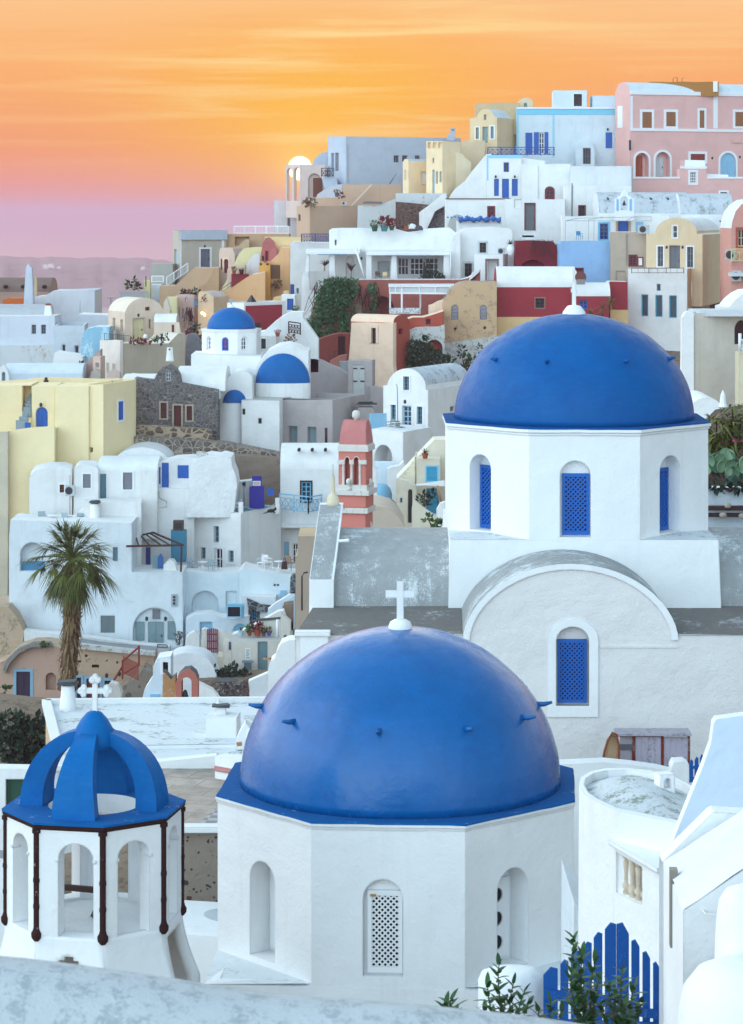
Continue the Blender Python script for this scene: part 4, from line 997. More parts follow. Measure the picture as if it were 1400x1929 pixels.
S('long white stair parapet sweeping up to the blue railing terrace',290.8,[(838,425),(838,384),(858,356),(878,340),(890,323),(918,290),(926,290),(926,380),(880,380),(842,425)],2.5,WH,roof=WH)
S('lower white slope dividing the two rubble patches',288,[(790,425),(790,400),(812,384),(836,364),(841,364),(841,386),(820,398),(800,425)],1.2,WH)
m=H('small cream house with a curvy gable and three tall shutters',301,937,24,[(885,275),(937,275),(937,221),(932,219),(927,211),(921,206),(914,205),(906,208),(901,214),(897,222),(885,223)],plaster('dcc6a0',key='cg'),far=974,roof=PALEBL,wl=[('A',896.5,240,902.5,262,'gs',dict(sur=WHP,sw=.12)),('A',909,239,919,269,'gd'),('A',924.5,238,930.5,261,'gs',dict(sur=WHP,sw=.12)),('A',912,216,916,226,'gs')])
H('plain beige block on the skyline behind the cream gable',306,980,0,rc(897,194,980,222),plaster('c9b08a',key='bb'),L=4,roof=BEIGE)
H('little beige arched bell niche on the blue banded roof',310,1005,0,ar(977,1005,196,184,212),plaster('d8c7a8',key='bn'),L=2,wl=[('A',987,194,993,201,'gs',dict(arch=True))],name='roof_turret',cat='turret')
m=H('pale house with a sky blue cornice band and deep blue shutters',305,1161,0,rc(973,204,1161,302),PALEBL,L=8,roof=PALEBL,par=(.3,.2),wl=[('A',990,250,1003,290,'bs',dict(d=.03)),('A',1006,249,1015,290,'bs',dict(d=.03)),('A',1015.3,250,1025.7,290,'wb',dict(mull=(2,4))),('A',1026,249,1033,290,'bs',dict(d=.03)),('A',1141,249.5,1153,279,'bs',dict(d=.03))])
m.trim('A',(973,205.5,1161,216),paint('79c4de',.7,.05),'cornice_band',.06);m.trim('A',(973,202,1161,205),WHP,'cornice',.14)
m.trim('A',(973.5,217,977.5,296),paint('8fcbe0',.7,.05),'pilaster',.05);m.trim('A',(1041,217,1044.5,296),paint('8fcbe0',.7,.05),'pilaster',.05)
H('pale roof cube with a dark doorway above the blue band',309,1106,0,rc(1044,170,1106,206),PALEBL,L=4,roof=PALEBL,wl=[('A',1081,177,1096.5,200,'br',dict(sur=WHP,sw=.1))],name='roof_room',cat='building')
H('low pale roof block next to the pink mansion',309.5,1160,0,rc(1116,180,1160,206),PALEBL,L=4,roof=PALEBL,name='roof_room',cat='building')
H('white arched porch with a small barred window below the blue shuttered facade',303,1121,0,ar(1084,1121,291,265,312),PALEBL,L=2,roof=PALEBL,wl=[('A',1098.5,279,1113,309,'w',dict(mull=(3,2),fr=paint('5d6268')))],name='porch',cat='porch')
railpx('deep blue crossed balcony railing on the ridge terrace',919,293,1044,293,297,297,15.5,paint('1d4f96',.5),'x',n=14)
S('white balcony slab under the deep blue ridge railing',297,rc(914,292,1060,297),3,PALEBL,name='balcony_slab',cat='balcony')
lamp('small wall lamp above the lone blue shutter',1145,244,304.8)
m=H('large pink mansion with white cornices, brown shutters and arched loggia',300,1187,70,('arch',1159,1187,177,155,380),PINK,far=1432,roof=PALEBL,wl=[('B',1210,211,1228,241,'os',dict(sur=WHP,sw=.3,d=.1)),('B',1255,211,1273,238,'os',dict(sur=WHP,sw=.3,d=.1)),('B',1318,208,1327,241,'os',dict(sur=WHP,sw=.26,d=.1)),('B',1385,211,1402,238,'os',dict(sur=WHP,sw=.3,d=.1)),('B',1197,288,1222,333,'ni',dict(arch=True,d=.9,sur=WHP,sw=.25)),('B',1235,286,1262,333,'ni',dict(arch=True,d=.9,sur=WHP,sw=.25)),('B',1301,290,1328,304,'rs',dict(sur=WHP,sw=.3,d=.1)),('B',1357,288,1386,333,'ls',dict(arch=True,sur=WHP,sw=.25,d=.25))],name='mansion')
m.w('B',(1201,293,1216,332),'door',fr=paint('a8593a',.7,.2),pn=IRON,d=-.8);t_=m.todo;m.todo=[];m.holes={'A':[],'B':[]}
for q in t_:fill_opening(Face(m.B.o+m.B.i*.86,m.B.e,m.B.i),q[1],m.root,'door',paint('a8593a',.7,.2),IRON,.02,None,0,(1,1),False,'door')
m.w('B',(1240,295,1255,332),'door',fr=WHP,pn=IRON,d=.2);t_=m.todo;m.todo=[];m.holes={'A':[],'B':[]}
for q in t_:fill_opening(Face(m.B.o+m.B.i*.86,m.B.e,m.B.i),q[1],m.root,'door',paint('c8d2d6'),IRON,.02,None,0,(1,1),False,'door')
m.trim('B',(1187.5,243,1432,248),WHP,'cornice',.12);m.trim('B',(1187.5,173,1432,180),WHP,'cornice',.16);m.trim('B',(1187.5,181,1192,242),WHP,'pilaster',.05);m.trim('B',(1344,181,1352,242),WHP,'pilaster',.05)
m.trim('A',(1164,200,1173,241),WHP,'blind_window',.05);m.trim('B',(1378,263,1432,270),PINK,'string_course',.08)
H('ochre parapet with a white coping on the pink mansion roof',303,1354,0,rc(1224,154,1354,176),paint('a8763c',.9,.1),L=3,roof=PALEBL,name='roof_parapet',cat='wall',down=.3)
S('white end stub of the roof parapet above the mansion',302.8,rc(1344,153,1352,173),.6,WHP,name='parapet_end',cat='wall',down=0,g=False)
for i,(x,y) in enumerate(((1268,147),(1276,146),(1285,147))):pole(('forked','tallest','bent')[i]+' aerial on the roof of the pink mansion',[P(x,156,304),P(x,y,304),P(x+(4 if i!=1 else -4),y,304)],.035,IRON,'aerial','aerial','aerials on the mansion roof')
m=S('pink terrace wall with white coping in front of the mansion',292,[(1186,378),(1430,378),(1430,334),(1332,334),(1332,318),(1281,318),(1281,334),(1186,334)],3,PINK,roof=WHP,wl=[('A',1300,324,1311.5,345,'w',dict(fr=WHP,sur=WHP,sw=.22,mull=(3,4))),('A',1357,362,1370,376,'w',dict(mull=(4,3),fr=IRON,sur=WHP,sw=.2))])
m.trim('A',(1186,333,1281,336.5),WHP,'coping',.1);m.trim('A',(1281,301,1290,318),PINK,'stair_side',.0);m.trim('A',(1281,313.5,1332,317.5),WHP,'coping',.1);m.trim('A',(1332,333,1430,336.5),WHP,'coping',.1)
S('white stepped landing wall on the pink terrace',294,[(1284,320),(1372,320),(1372,313),(1330,311),(1328,302),(1286,301)],.6,WHP,name='landing_wall')
lamp('white carriage lamp between the mansion window and pale arched door',1342,298,298.7);lamp('second carriage lamp further along, past the pale arched door',1394,296,299.5)
S('black street name plate hung by the corner of the pink mansion',299.6,rc(1185,264,1189,283),.08,IRON,name='hanging_sign',cat='sign',down=0,g=False)
# upper slope, right half
m=H('white house with a pale blue trim band and narrow blue doors under the ridge balcony',290,983,0,rc(917,298,983,378),WH,L=6,roof=WH2,wl=[('A',949,306,959,324,'bl',dict(mull=(1,1))),('A',931,337,940,369,'bs',dict(d=.25)),('A',946,337,959,373,'bd',dict(d=.25)),('A',964.5,337,975.5,369,'bs',dict(d=.25))])
m.trim('A',(917,292,983,298),paint('8fcbe0',.7,.05),'trim_band',.05);m.trim('A',(917,298,920,340),paint('8fcbe0',.7,.05),'pilaster',.04)
for x in (934,970):lamp('tiny wall lamp over the narrow blue door at x%d'.replace(' at x%d','')%() if False else ('tiny lamp over the first narrow blue shutter of the trimmed house' if x==934 else 'tiny lamp over the last narrow blue shutter of the trimmed house'),x,333,289.7)
S('pale blue topped step wall beside the trimmed white house',291,[(983,320),(1027,320),(1027,303),(1012,301),(983,297)],3,WH,roof=paint('8fcbe0',.7,.05))
m=H('plain white house front with a downpipe and a small pointed red framed window',287,1075,0,rc(983,309,1075,420),WH,L=6,roof=WH2,wl=[('A',1028.5,353,1043,374,'mr',dict(arch=True,sur=MAROON,sw=.12,d=.1)),('A',1026,382.5,1043,415,'dk',dict(sur=MAROON,sw=.1)),('A',1050.5,381.5,1061,411,'w',dict(fr=MAROON,sur=MAROON,sw=.08))])
m.trim('A',(1013,312,1014.5,420),WH2,'downpipe',.1)
m=H('long grey white curving parapet house below the arched porch',285,1190,8,rc(1074,313,1190,352),plaster('d3d6d8',key='cp'),L=4,roof=WH2)
m=H('white terrace house with one red framed window beneath the curving parapet',282,1190,0,rc(1065,350,1190,420),WH,L=4,roof=WH2,wl=[('A',1091,388,1102,408,'w',dict(fr=DBROWN,sur=MAROON,sw=.1))])
m.trim('A',(1077,345,1078.5,414),IRON,'downpipe',.1)
m=H('white house front with a tall grey door framed in dark red',279,1065,0,rc(952,375,1065,450),WH,L=4,roof=WH2,wl=[('A',990,384,1007,434,'yd',dict(sur=MAROON,sw=.12)),('A',969,376,983,392,'ni',dict(d=.1))])
for i in range(3):S(('lowest','middle','upper')[i]+' white step below the tall dark red framed door',278.4+i*.3,rc(978-i*-3,447-i*3.5,1012-i*3,452-i*3.5),.4,WH2,name='door_step',cat='step',down=.2,g=False,group='steps at the red framed door')
S('grey white sloping stair wall left of the trimmed house'.replace('left of','beside'),292,[(872,376),(917,376),(917,340),(900,348),(872,362)],1.5,PALEBL,roof=WH)
m=H('long white wall with a small dark red window above the blue tarpaulin',281,962,0,rc(840,374.5,962,450),WH,L=4,roof=WH2,wl=[('A',920,390,931,411,'gy',dict(fr=MAROON,sur=MAROON,sw=.12)),('A',952,401,959,414,'ys',dict(d=.03))])
m.trim('A',(840,373.5,962,375.5),paint('6c5a4c',.9),'coping',.1)
S('white plinth carrying the rolled blue tarpaulin',276,rc(860,416,945,436),2,WH,name='plinth')
tp=MB();prev=None
for i in range(25):
 x=864+80*i/24;yy=413+1.6*math.sin(i*.9)+1.2*math.sin(i*2.3);p=P(x,yy,275.6);r_=.25+.09*math.sin(i*1.7)
 ring=[p+Vector((0,r_*math.cos(a)*1.6,r_*math.sin(a))) for a in [2*math.pi*j/8 for j in range(8)]]
 if prev:tp.strip(prev,ring)
 prev=ring
tp.obj('tarpaulin',paint('1565b5',.5,.25),None,smooth=True,label='crumpled bright blue tarpaulin rolled along a white plinth',cat='tarpaulin',kind='thing')
rp=MB()
for i in range(14):rp.bar(P(842+i*3.4,409+.8*math.sin(i),277),P(845.4+i*3.4,409+.8*math.sin(i+1),277),.16) if i%2==0 else None
rp.obj('rope',paint('2d7cc0'),None,label='blue and white twisted rope strung beside the tarpaulin',cat='rope',kind='thing',weld=False)
H('small grey dome shaped oven roof by the striped rope',277,878,0,ar(846,878,422,404,436),plaster('aeb0ad',key='ov'),L=2,roof=plaster('aeb0ad',key='ov'),name='oven_vault',cat='oven')
ch=H('long grey white barrel vaulted chapel roof behind the little bell gable',272,1133,88,('arch',1133,1150,402,364,420),WH2,far=None,L=8.0,prof='A') if False else None
def vault_x(label,D,x0,x1,yap,ysp,yb,depth,mat,roof,name='vaulted_house',wl=(),parent=None,cat='house',down=2,par=None,end_lip=None):
 """a barrel roof whose axis runs across the view; front wall below the spring line"""
 m=Mass(name,label,cat,D,x0,90,yb,None,parent.root if isinstance(parent,Mass) else parent)
 if parent is None:m.root['kind']='thing'
 z= lambda y:(HY-y)/F*D
 X0,X1=(x0-CX)/F*D,(x1-CX)/F*D;zs=z(ysp);za=(HY-yap)/F*(D+depth*.42);n=18;A=[];B=[]
 for i in range(n+1):
  a=math.pi*i/n;y_=D+depth/2-depth/2*math.cos(a);zz_=zs+(za-zs)*math.sin(a);A.append(Vector((X0,y_,zz_)));B.append(Vector((X1,y_,zz_)))
 rf=MB();rf.strip(A,B,close=False);rf.obj('roof',roof,m.root,smooth=True,angle=40)
 fa=Face(Vector((0,D,0)),Vector((1,0,0)),Vector((0,1,0)));zb=z(yb)-down;wl_=MB();hl=[];todo=[]
 for it in wl:
  x_0,y_0,x_1,y_1,st=it[1:6];o=dict(ST[st]);o.update(it[6] if len(it)>6 else {});u0,u1,w0,w1=fa.rect(x_0,y_0,x_1,y_1)
  lp=arch_pts(u0,u1,w0,w1-(u1-u0)/2,w1,12) if o.get('arch') else rect_pts(u0,u1,w0,w1);d=o.get('d',.2);d=max(d,.9) if o['kind']=='hole' else d
  hl.append((lp,d));todo.append((fa,lp,m.root,o['kind'],o.get('fr'),o.get('pn'),d,o.get('sur'),o.get('sw',.13),o.get('mull',(2,3)),o.get('arch',False),o.get('part')))
 wl_.poly([[fa(X0,zb),fa(X1,zb),fa(X1,zs),fa(X0,zs)]]+[[fa(u,w_) for u,w_ in h[0]] for h in hl])
 for lp,d in hl:open_in(fa,lp,wl_,d)
 for X_,AA in ((X0,A),(X1,B)):wl_.poly([AA+[Vector((X_,D+depth,zb)),Vector((X_,D,zb))]])
 wl_.add([(X0,D+depth,zb),(X1,D+depth,zb),(X1,D+depth,zs),(X0,D+depth,zs)],[(0,1,2,3)])
 wl_.obj('wall',mat,m.root)
 for t in todo:fill_opening(*t)
 for X_ in (X0,X1):GROUND.append(Vector((X_,D,zb+down)));GROUND.append(Vector((X_,D+depth,zb+down)))
 return m
ch=vault_x('long grey white barrel vaulted chapel roof behind the little bell gable',272,1128,1300,362,402,420,8,WH2,ROOFV,name='chapel',cat='chapel')
vault_x('second lower vault joined to the long chapel roof',270,1282,1382,364,404,420,7,WH2,ROOFV)
for i,x in enumerate((1145,1226,1258)):mm=MB();p=P(x,375,271.5);mm.tube([p+Vector((0,.4,.1)),p-Vector((0,.5,0))],.11,8);mm.obj('roof_drain',IRON,None,label=('dark drain spout near the rounded end of the long chapel vault','dark drain spout at the middle of the long chapel vault','dark drain spout further along the long chapel vault')[i],cat='drain spout',group='drain spouts on the chapel vault',kind='thing')
b=S('little white bell gable with pale blue pilasters and a cross',268,[(1159,398),(1195,398),(1195,374),(1190,374),(1188,369),(1184,369),(1182,362),(1177,358),(1172,362),(1170,369),(1166,369),(1164,374),(1159,374)],.6,WHC,wl=[('A',1169,370,1183,396,'th',dict(arch=True))],name='bell_gable',cat='bell gable',g=False)
b.trim('A',(1161.5,375,1165.5,397),paint('7fb8dc'),'pilaster',.06);b.trim('A',(1186,375,1190.5,397),paint('7fb8dc'),'pilaster',.06);cross(b.root,P(1177,358.5,268.3),.45,.3,.08,WHP)
q=MB();q.lathe(P(1176,387,268.3),[(.22,0),(.17,.1),(.12,.3),(.07,.42),(.02,.55)],12);q.obj('bell',IRON,None,smooth=True,label='dark bell hanging in the little gable with blue pilasters',cat='bell',kind='thing')
m=H('white courtyard wall with a blue window and a tan framed arched door',269.5,1262,0,rc(1060,407,1262,456),WH,L=2.5,roof=WH,wl=[('A',1130,421,1146,451,'bl',dict(sur=paint('7fc0e0'),sw=.2,mull=(2,4))),('A',1164.5,411,1184,436,'bd',dict(arch=True,sur=plaster('c3a583',key='df'),sw=.25)),('A',1198,418,1212,436,'ls',dict(d=.05))],name='courtyard_wall',cat='wall')
lamp('round lamp over the tan framed blue arched door',1173,407,269)
pg=thing('pergola','bare thin metal pergola frame over the blue windowed courtyard','pergola',P(1110,455,266))
q=MB()
for x in (1065,1109,1119):z=MB();z.bar(P(x,454,264),P(x,416 if x<1100 else 414,264),.05);z.obj('post',STEEL,pg)
for a,b_ in (((1065,416,264),(1227,416,264)),((1090,411,267),(1227,408,267)),((1065,416,264),(1090,411,267)),((1109,414,264),(1135,409,267)),((1180,415,264),(1195,408,267)),((1227,416,264),(1227,408,267))):q.bar(P(*a),P(*b_),.05)
q.obj('top_frame',STEEL,pg,weld=False)
chair('pale blue chair on the courtyard terrace under the metal pergola',1092,452,265,.4,paint('3a94c4'))
m=H('tall beige house with a barrel vault and three dark shutters above a white storey',255,1324,16,[(1217,540),(1324,540),(1324,442),(1313,440)]+[(1274+40*math.cos(math.pi*i/16)**1,441-31*math.sin(math.pi*i/16)) for i in range(1,16)]+[(1234,441),(1217,441)],plaster('d8c2a0',key='bh'),far=1380,roof=WH,wl=[('A',1239,464,1249.5,502,'gy',dict(sur=WHP,sw=.12,fr=GREYSH,pn=GLB)),('A',1261,462.5,1281,516,'yd'),('A',1294.5,465,1306,504,'gy',dict(sur=WHP,sw=.12,fr=GREYSH,pn=GLB)),('A',1267.5,425.5,1276,448,'wb',dict(sur=WHP,sw=.1,mull=(1,2)))],roofz=.1)
lamp('small globe lamp before the tall grey door of the beige vaulted house',1256,466,254.5);lamp('small globe lamp past the tall grey door of the beige vaulted house',1286,466,254.2)
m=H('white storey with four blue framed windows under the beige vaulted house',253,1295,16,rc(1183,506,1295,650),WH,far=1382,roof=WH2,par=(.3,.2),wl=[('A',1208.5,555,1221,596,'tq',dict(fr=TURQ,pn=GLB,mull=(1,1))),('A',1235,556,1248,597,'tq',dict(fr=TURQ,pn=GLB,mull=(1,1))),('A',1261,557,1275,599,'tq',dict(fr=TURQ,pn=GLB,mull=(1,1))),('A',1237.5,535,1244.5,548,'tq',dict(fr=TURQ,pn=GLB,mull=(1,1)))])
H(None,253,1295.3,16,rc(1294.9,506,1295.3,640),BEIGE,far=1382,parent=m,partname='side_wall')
railpx('thin rusty railing on the white storey terrace',1190,515,1288,515,253.5,252.2,10,paint('6a5348'),'bars',n=8,th=.05)
pole('thin grey drainpipe down the beige side wall',[P(1303,528,252.6),P(1303,586,252.6)],.05,STEEL,'drainpipe','pipe')
sdh=thing('satellite_dish','grey satellite dish on the beige vaulted roof','satellite dish',P(1375,440,256));q=MB();q.bar(P(1375,441,256),P(1375,420,256),.07);q.obj('mast',IRON,sdh)
q=MB();n_=Vector((-.8,-.25,.45)).normalized();ux=n_.cross(Vector((0,0,1))).normalized();uy=n_.cross(ux);pc=P(1371,425,255.9);rings=[]
for r_,d_ in ((.02,.18),(.3,.14),(.5,.07),(.66,0)):rings.append([pc-n_*d_+(ux*math.cos(a)+uy*math.sin(a))*r_ for a in [2*math.pi*j/20 for j in range(20)]])
for a,b_ in zip(rings,rings[1:]):q.strip(a,b_)
q.obj('reflector',paint('8a9198',.4),sdh,smooth=True);q=MB();q.bar(pc-uy*.6,pc+n_*.9,.05);q.bar(pc+n_*.85,pc+n_*1.0,.12);q.obj('feed_arm',IRON,sdh)
m=H('weathered salmon house with a yellow balcony and a rounded roof edge',246,1440,0,[(1378,566),(1440,566),(1440,372),(1410,376),(1396,386),(1386,398),(1380,416),(1378,430)],worn('d39a8e','d9b498',.25,.9,True,key='sal'),L=8,roof=WH2,wl=[('A',1390,432,1404,464,'dk',dict(fr=CREAM2,mull=(2,2),sur=TERRA,sw=.2))])
railpx('pale yellow crossed balcony railing on the salmon house',1378,494,1440,494,244.6,244.6,25,paint('d8cd86'),'x',n=4,th=.07)
S('white balcony slab under the yellow crossed railing',244.5,rc(1376,494,1440,501),1.5,STAINW,name='balcony_slab',cat='balcony',g=False)
ac_unit('grey air conditioner beside the yellow balcony',1368,470,1386,490,245,True);ac_unit('white air conditioner below the yellow balcony',1380,510,1397,530,245.2)
m=H('greyish tan block with a dark red window and wall pipes',258,1218,4,rc(1150,437,1218,560),plaster('b7a898',stain=.3,key='gt'),L=5,roof=WH2,wl=[('A',1186,481.5,1199,500.5,'mr',dict(fr=MAROON,sur=MAROON,sw=.1)),('A',1203,486,1210,500,'ws',dict(sur=MAROON,sw=.12,d=.04)),('A',1161,511,1178,532,'ni',dict(d=.1))])
m.trim('A',(1179.5,440,1181.5,500),plaster('a3978a',key='pp'),'pipe',.12)
ac_unit('air conditioner on the roof of the greyish tan block',1203,424,1224,440,257)
H('plain light blue painted wall with a rounded top',259.5,1151,0,[(1053,560),(1151,560),(1151,455),(1100,454),(1058,455),(1053,460)],SKYB,L=4,roof=SKYB,wl=[('A',1083,506,1098,518,'mr',dict(sur=MAROON,sw=.1))])
S('crimson cave house front with a dark arched opening',262,[(970,512),(1050,512),(1051,480),(1048,462),(1042,455),(1000,453),(972,454)],3,plaster('7d2a33',stain=.5,streak=.5,key='cr'),wl=[('A',982,490,1026,508,'ho',dict(arch=True,spring=.85))],name='cave_house',cat='house')
tw=MB()
for _ in range(26):x=random.uniform(1000,1046);p=P(x,455-random.uniform(0,4),261.6);tw.tube([p,p+Vector((random.uniform(-.5,.5),-.1,-random.uniform(.2,1.2))),p+Vector((random.uniform(-.9,.9),-.15,-random.uniform(.8,2.4)))],[.03,.02,.01],4)
tw.obj('dry_creeper',DBROWN,None,label='bare brown creeper trailing over the crimson cave front',cat='creeper',kind='thing',weld=False)
m=H('white rough walled house with two dark barred windows near the white vase',265,966,0,[(845,530),(966,530),(966,437),(960,430),(930,428),(880,430),(868,434),(858,452),(850,480)],WH,L=6,roof=WH,wl=[('A',903.5,457,916,476,'dk',dict(sur=STAINW,sw=.2)),('A',875.5,496,889,521,'dk',dict(sur=STAINW,sw=.2))])
m=H('white gatehouse cube with a dark open doorway framed in stone',262,948,12,rc(893,479,948,530),WH,far=975,roof=WH2,wl=[('A',917,490,937,528,'ho',dict(sur=plaster('8d6d66',key='sg'),sw=.15,d=1.2))],name='gatehouse')
ac_unit('grey air conditioner beside the big white vase',938,467,952,479,263.5)
vz=thing('garden_vase','tall white amphora vase planted with an agave on the white terrace','vase',P(962,481,261));q=MB();q.lathe(P(962,481,261),[(.2,0),(.22,.05),(.38,.5),(.36,.8),(.2,1.05),(.24,1.12),(.2,1.1)],16);q.obj('vase',WHP,vz,smooth=True)
q=MB();[blade(q,P(962,461,261),(math.cos(a)*math.cos(t),math.sin(a)*math.cos(t),math.sin(t)),.85,.13,.2) for a,t in [(random.uniform(0,6.28),random.uniform(.1,1.2)) for _ in range(24)]];q.obj('foliage',LEAFB,vz,weld=False)
m=vault_x('crimson house with a white barrel roof and ochre lower wall',249,936,1086,502,541,645,6,RED,WH,wl=[('A',1009,562,1025.5,580,'dk',dict(sur=plaster('a07a6d',key='rw'),sw=.12))],name='house')
m2=MB();fa=Face(Vector((0,249,0)),Vector((1,0,0)),Vector((0,1,0)));u0,u1,w0,w1=fa.rect(936,597,1086,660);fa.box(m2,u0,u1,w0,w1,-.04,.1);m2.obj('lower_wall',OCHREL,m.root)
vault_x('smaller white vault against the crimson wall beside the yucca',248,1080,1150,532,558,645,4,RED,WH,wl=[('A',1092,566,1107,582,'bl',dict(mull=(2,2)))])
S('crimson wall with a curved top above an ochre plinth',250.5,[(1134,560),(1182,560),(1182,531),(1150,530),(1142,536),(1134,552)],3,RED,roof=WH,down=4)
S('ochre plinth wall under the curved crimson wall',250.2,[(1120,640),(1184,640),(1184,584),(1120,584)],1,OCHREL)
S('white end lip of the crimson house roof',248.9,[(1079,560),(1087,560),(1087,512),(1083,507),(1079,506)],1,WH,name='roof_end',cat='wall',g=False)
q=thing('cable_reel','dark wheel shaped reel standing on the white roof end','reel',P(1094,535,247));z=MB();z.tube([P(1094,522,247.2),P(1094,522,246.9)],.55,20);z.obj('disc',paint('6d3a38'),q);z=MB();z.box(P(1094,531,247),(.8,.5,.5));z.obj('crate',paint('8d8d8a'),q)
for i,(x,y,h) in enumerate(((1112,600,26),(1134,592,34),(1148,586,40),(1124,606,24))):
 s_=246/F;r_=thing('yucca',('small yucca nearest the blue window of the crimson house','mid height yucca in the clump by the crimson wall','tallest yucca in the clump by the crimson wall','lowest yucca in front of the clump by the crimson wall')[i],'yucca',P(x,y+12,246),'yuccas by the crimson house');z=MB();z.tube([P(x,y+14,246),P(x+1,y-h*.35,246)],[.09,.06],6);z.obj('trunk',DBROWN,r_)
 z=MB();[blade(z,P(x+1,y-h*.35,246),(math.cos(a)*math.cos(t),math.sin(a)*math.cos(t),math.sin(t)),h*s_*.62,.1,.35) for a,t in [(random.uniform(0,6.28),random.uniform(-.4,1.4)) for _ in range(46)]];z.obj('crown',LEAFY,r_,weld=False)
m=S('peeling tan ruin with a stepped curved gable and two blocked arches',246,[(834,705),(936,705),(936,531),(882,531),(868,533),(852,541),(845,550),(842,560),(836,566),(834,574)],5,RUIN,roof=plaster('a59a8c',key='rr'),wl=[('A',850,574,863.5,602,'ni',dict(arch=True,d=.15,kind='shut',fr=plaster('8f8e96',key='blk'),part='blocked_window')),('A',904,574,917.5,602,'ni',dict(arch=True,d=.15,kind='shut',fr=plaster('8f8e96',key='blk'),part='blocked_window')),('A',855,617,860,622,'ho'),('A',911,615,916,620,'ho')],name='ruin',cat='ruin')
S('whitewashed crumbling base wall of the tan ruin',245.6,[(830,710),(937,710),(937,632),(920,636),(890,640),(860,644),(834,648)],.4,WASH)
m=H('cream white house with a rounded top edge and a dark arched doorway',190,1309,55,rc(1284,590,1309,770),plaster('dbd3c6',stain=.25,key='cw'),far=1440,roof=WH2,wl=[('B',1384,603,1410,648,'dd',dict(arch=True,d=.3))])
S('white rounded corner shoulder of the cream house',189.5,[(1284,770),(1308,770),(1308,592),(1300,586),(1292,588),(1286,598)],1.2,WH,name='corner_wall')
H('grey white vaulted coping along the cream house',190.5,1430,0,rc(1306,584,1430,596),ROOFG,L=3,name='roof_coping',cat='roof',down=0)
m=H('white dome shaped vault at the edge behind the cream house',205,1450,0,[(1366,600),(1450,600),(1450,545),(1410,549),(1396,556),(1384,566),(1374,578),(1366,580)],WH,L=6,roof=WH)
for i in range(1):pole('white balcony post on the cream house',[P(1394,662,186),P(1394,628,186)],.12,WHP,'post','post')
railpx('white iron balustrade in front of the dark arched doorway',1394,660,1440,660,186,186,20,WHP,'bars',n=9)
S('cream garden wall piece below the white balustrade',186.5,rc(1392,664,1440,740),2,plaster('d8cfb4',key='gw'))
H('low white mound shaped vault behind the prickly pears',120,1362,0,ar(1300,1362,775,749,790),WH,L=5,roof=WH,name='vaulted_house')
# middle of the slope
m=H('long white rounded cave house above the canopied terraces',266,872,0,[(620,532),(872,532),(872,470),(866,445),(848,429),(810,431),(790,436),(770,438),(744,431),(700,431),(640,430),(624,431),(620,434)],WH,L=7,roof=WHR,wl=[('A',712,492,734,522,'gs',dict(fr=paint('b9c7c6',.6),pn=IRON,kind='door')),('A',750,486,770,518,'w',dict(mull=(3,2))),('A',773,486,798,518,'w',dict(mull=(3,3))),('A',801,486,826,518,'w',dict(mull=(3,3))),('A',631,452,634,462,'ho'),('A',652,484,666,522,'ni',dict(arch=True))])
H('white rounded shoulder joining the terrace house to the barred window house',263.5,868,0,[(832,532),(868,532),(868,440),(862,436),(852,446),(846,462),(838,478),(834,500)],WH,L=3,roof=WH,g=None) if False else S('white rounded shoulder joining the terrace house to the barred window house',263.5,[(832,532),(868,532),(868,440),(862,436),(852,446),(846,462),(838,478),(834,500)],3,WH)
def porch(label,D,x0,x1,yr,pillars,yb,back=266):
 root=thing('canopied_porch',label,'porch',P((x0+x1)/2,yb,D),'canopied porches of the terrace house');z= lambda y:(HY-y)/F*D;X= lambda x:(x-CX)/F*D
 q=MB();q.hexa([(X(x0),D-.2,z(yr+5)),(X(x1),D-.2,z(yr+5)),(X(x1),back+.1,z(yr)-.1),(X(x0),back+.1,z(yr)-.1),(X(x0),D-.2,z(yr+2)),(X(x1),D-.2,z(yr+2)),(X(x1),back+.1,z(yr)+.1),(X(x0),back+.1,z(yr)+.1)]);q.obj('roof',WHP,root)
 q=MB();q.box(((X(x0)+X(x1))/2,D-.3,z(yr+6)),(X(x1)-X(x0),.1,.18));q.obj('fascia',WHP,root)
 for a,b_,a2,b2 in pillars:q=MB();q.hexa([(X(a2),D,z(yb)),(X(b2),D,z(yb)),(X(b2),D+.8,z(yb)),(X(a2),D+.8,z(yb)),(X(a),D,z(yr+5)),(X(b_),D,z(yr+5)),(X(b_),D+.8,z(yr+5)),(X(a),D+.8,z(yr+5))]);q.obj('pillar',WH,root)
 q=MB();q.box(((X(x0)+X(x1))/2,D-.6,z(yr+8.5)),((X(x1)-X(x0))*.55,.35,.06));q.obj('awning_roll',paint('3d6d96'),root);return root
porch('wide white canopied porch with two thick pillars before the glazed terrace room',262,690,847,473,[(690,700,689,701),(738,747,735,749),(836,846,835,850)],529)
porch('narrow white canopied porch on the open corner of the terrace house',262.5,576,678,471,[(578,583,574,583),(621,631,619,632)],524)
m=S('white terrace corner tower under the narrow canopied porch',262,[(566,655),(634,655),(600,560),(606,527),(582,524),(580,514),(574,511),(569,520),(568,560)],3,WH,roof=WH)
S('low grey parapet of the narrow porch',261,rc(583,511,620,527),.4,plaster('b7b6b4',key='lp'),g=False)
m=H('white house edge with a slatted blue door and a tiny green window',268,622,0,[(546,590),(622,590),(622,457),(551,455),(547,459)],plaster('dcdcda',key='we'),L=6,roof=WH,wl=[('A',547.2,536,554.5,557,'bd'),('A',559,543,563,553,'gs')])
railpx('ornate navy iron railing along the ochre and white roof edge',568,456,620,456,266.5,266.5,15,paint('1d3f7a',.5),'x',n=10)
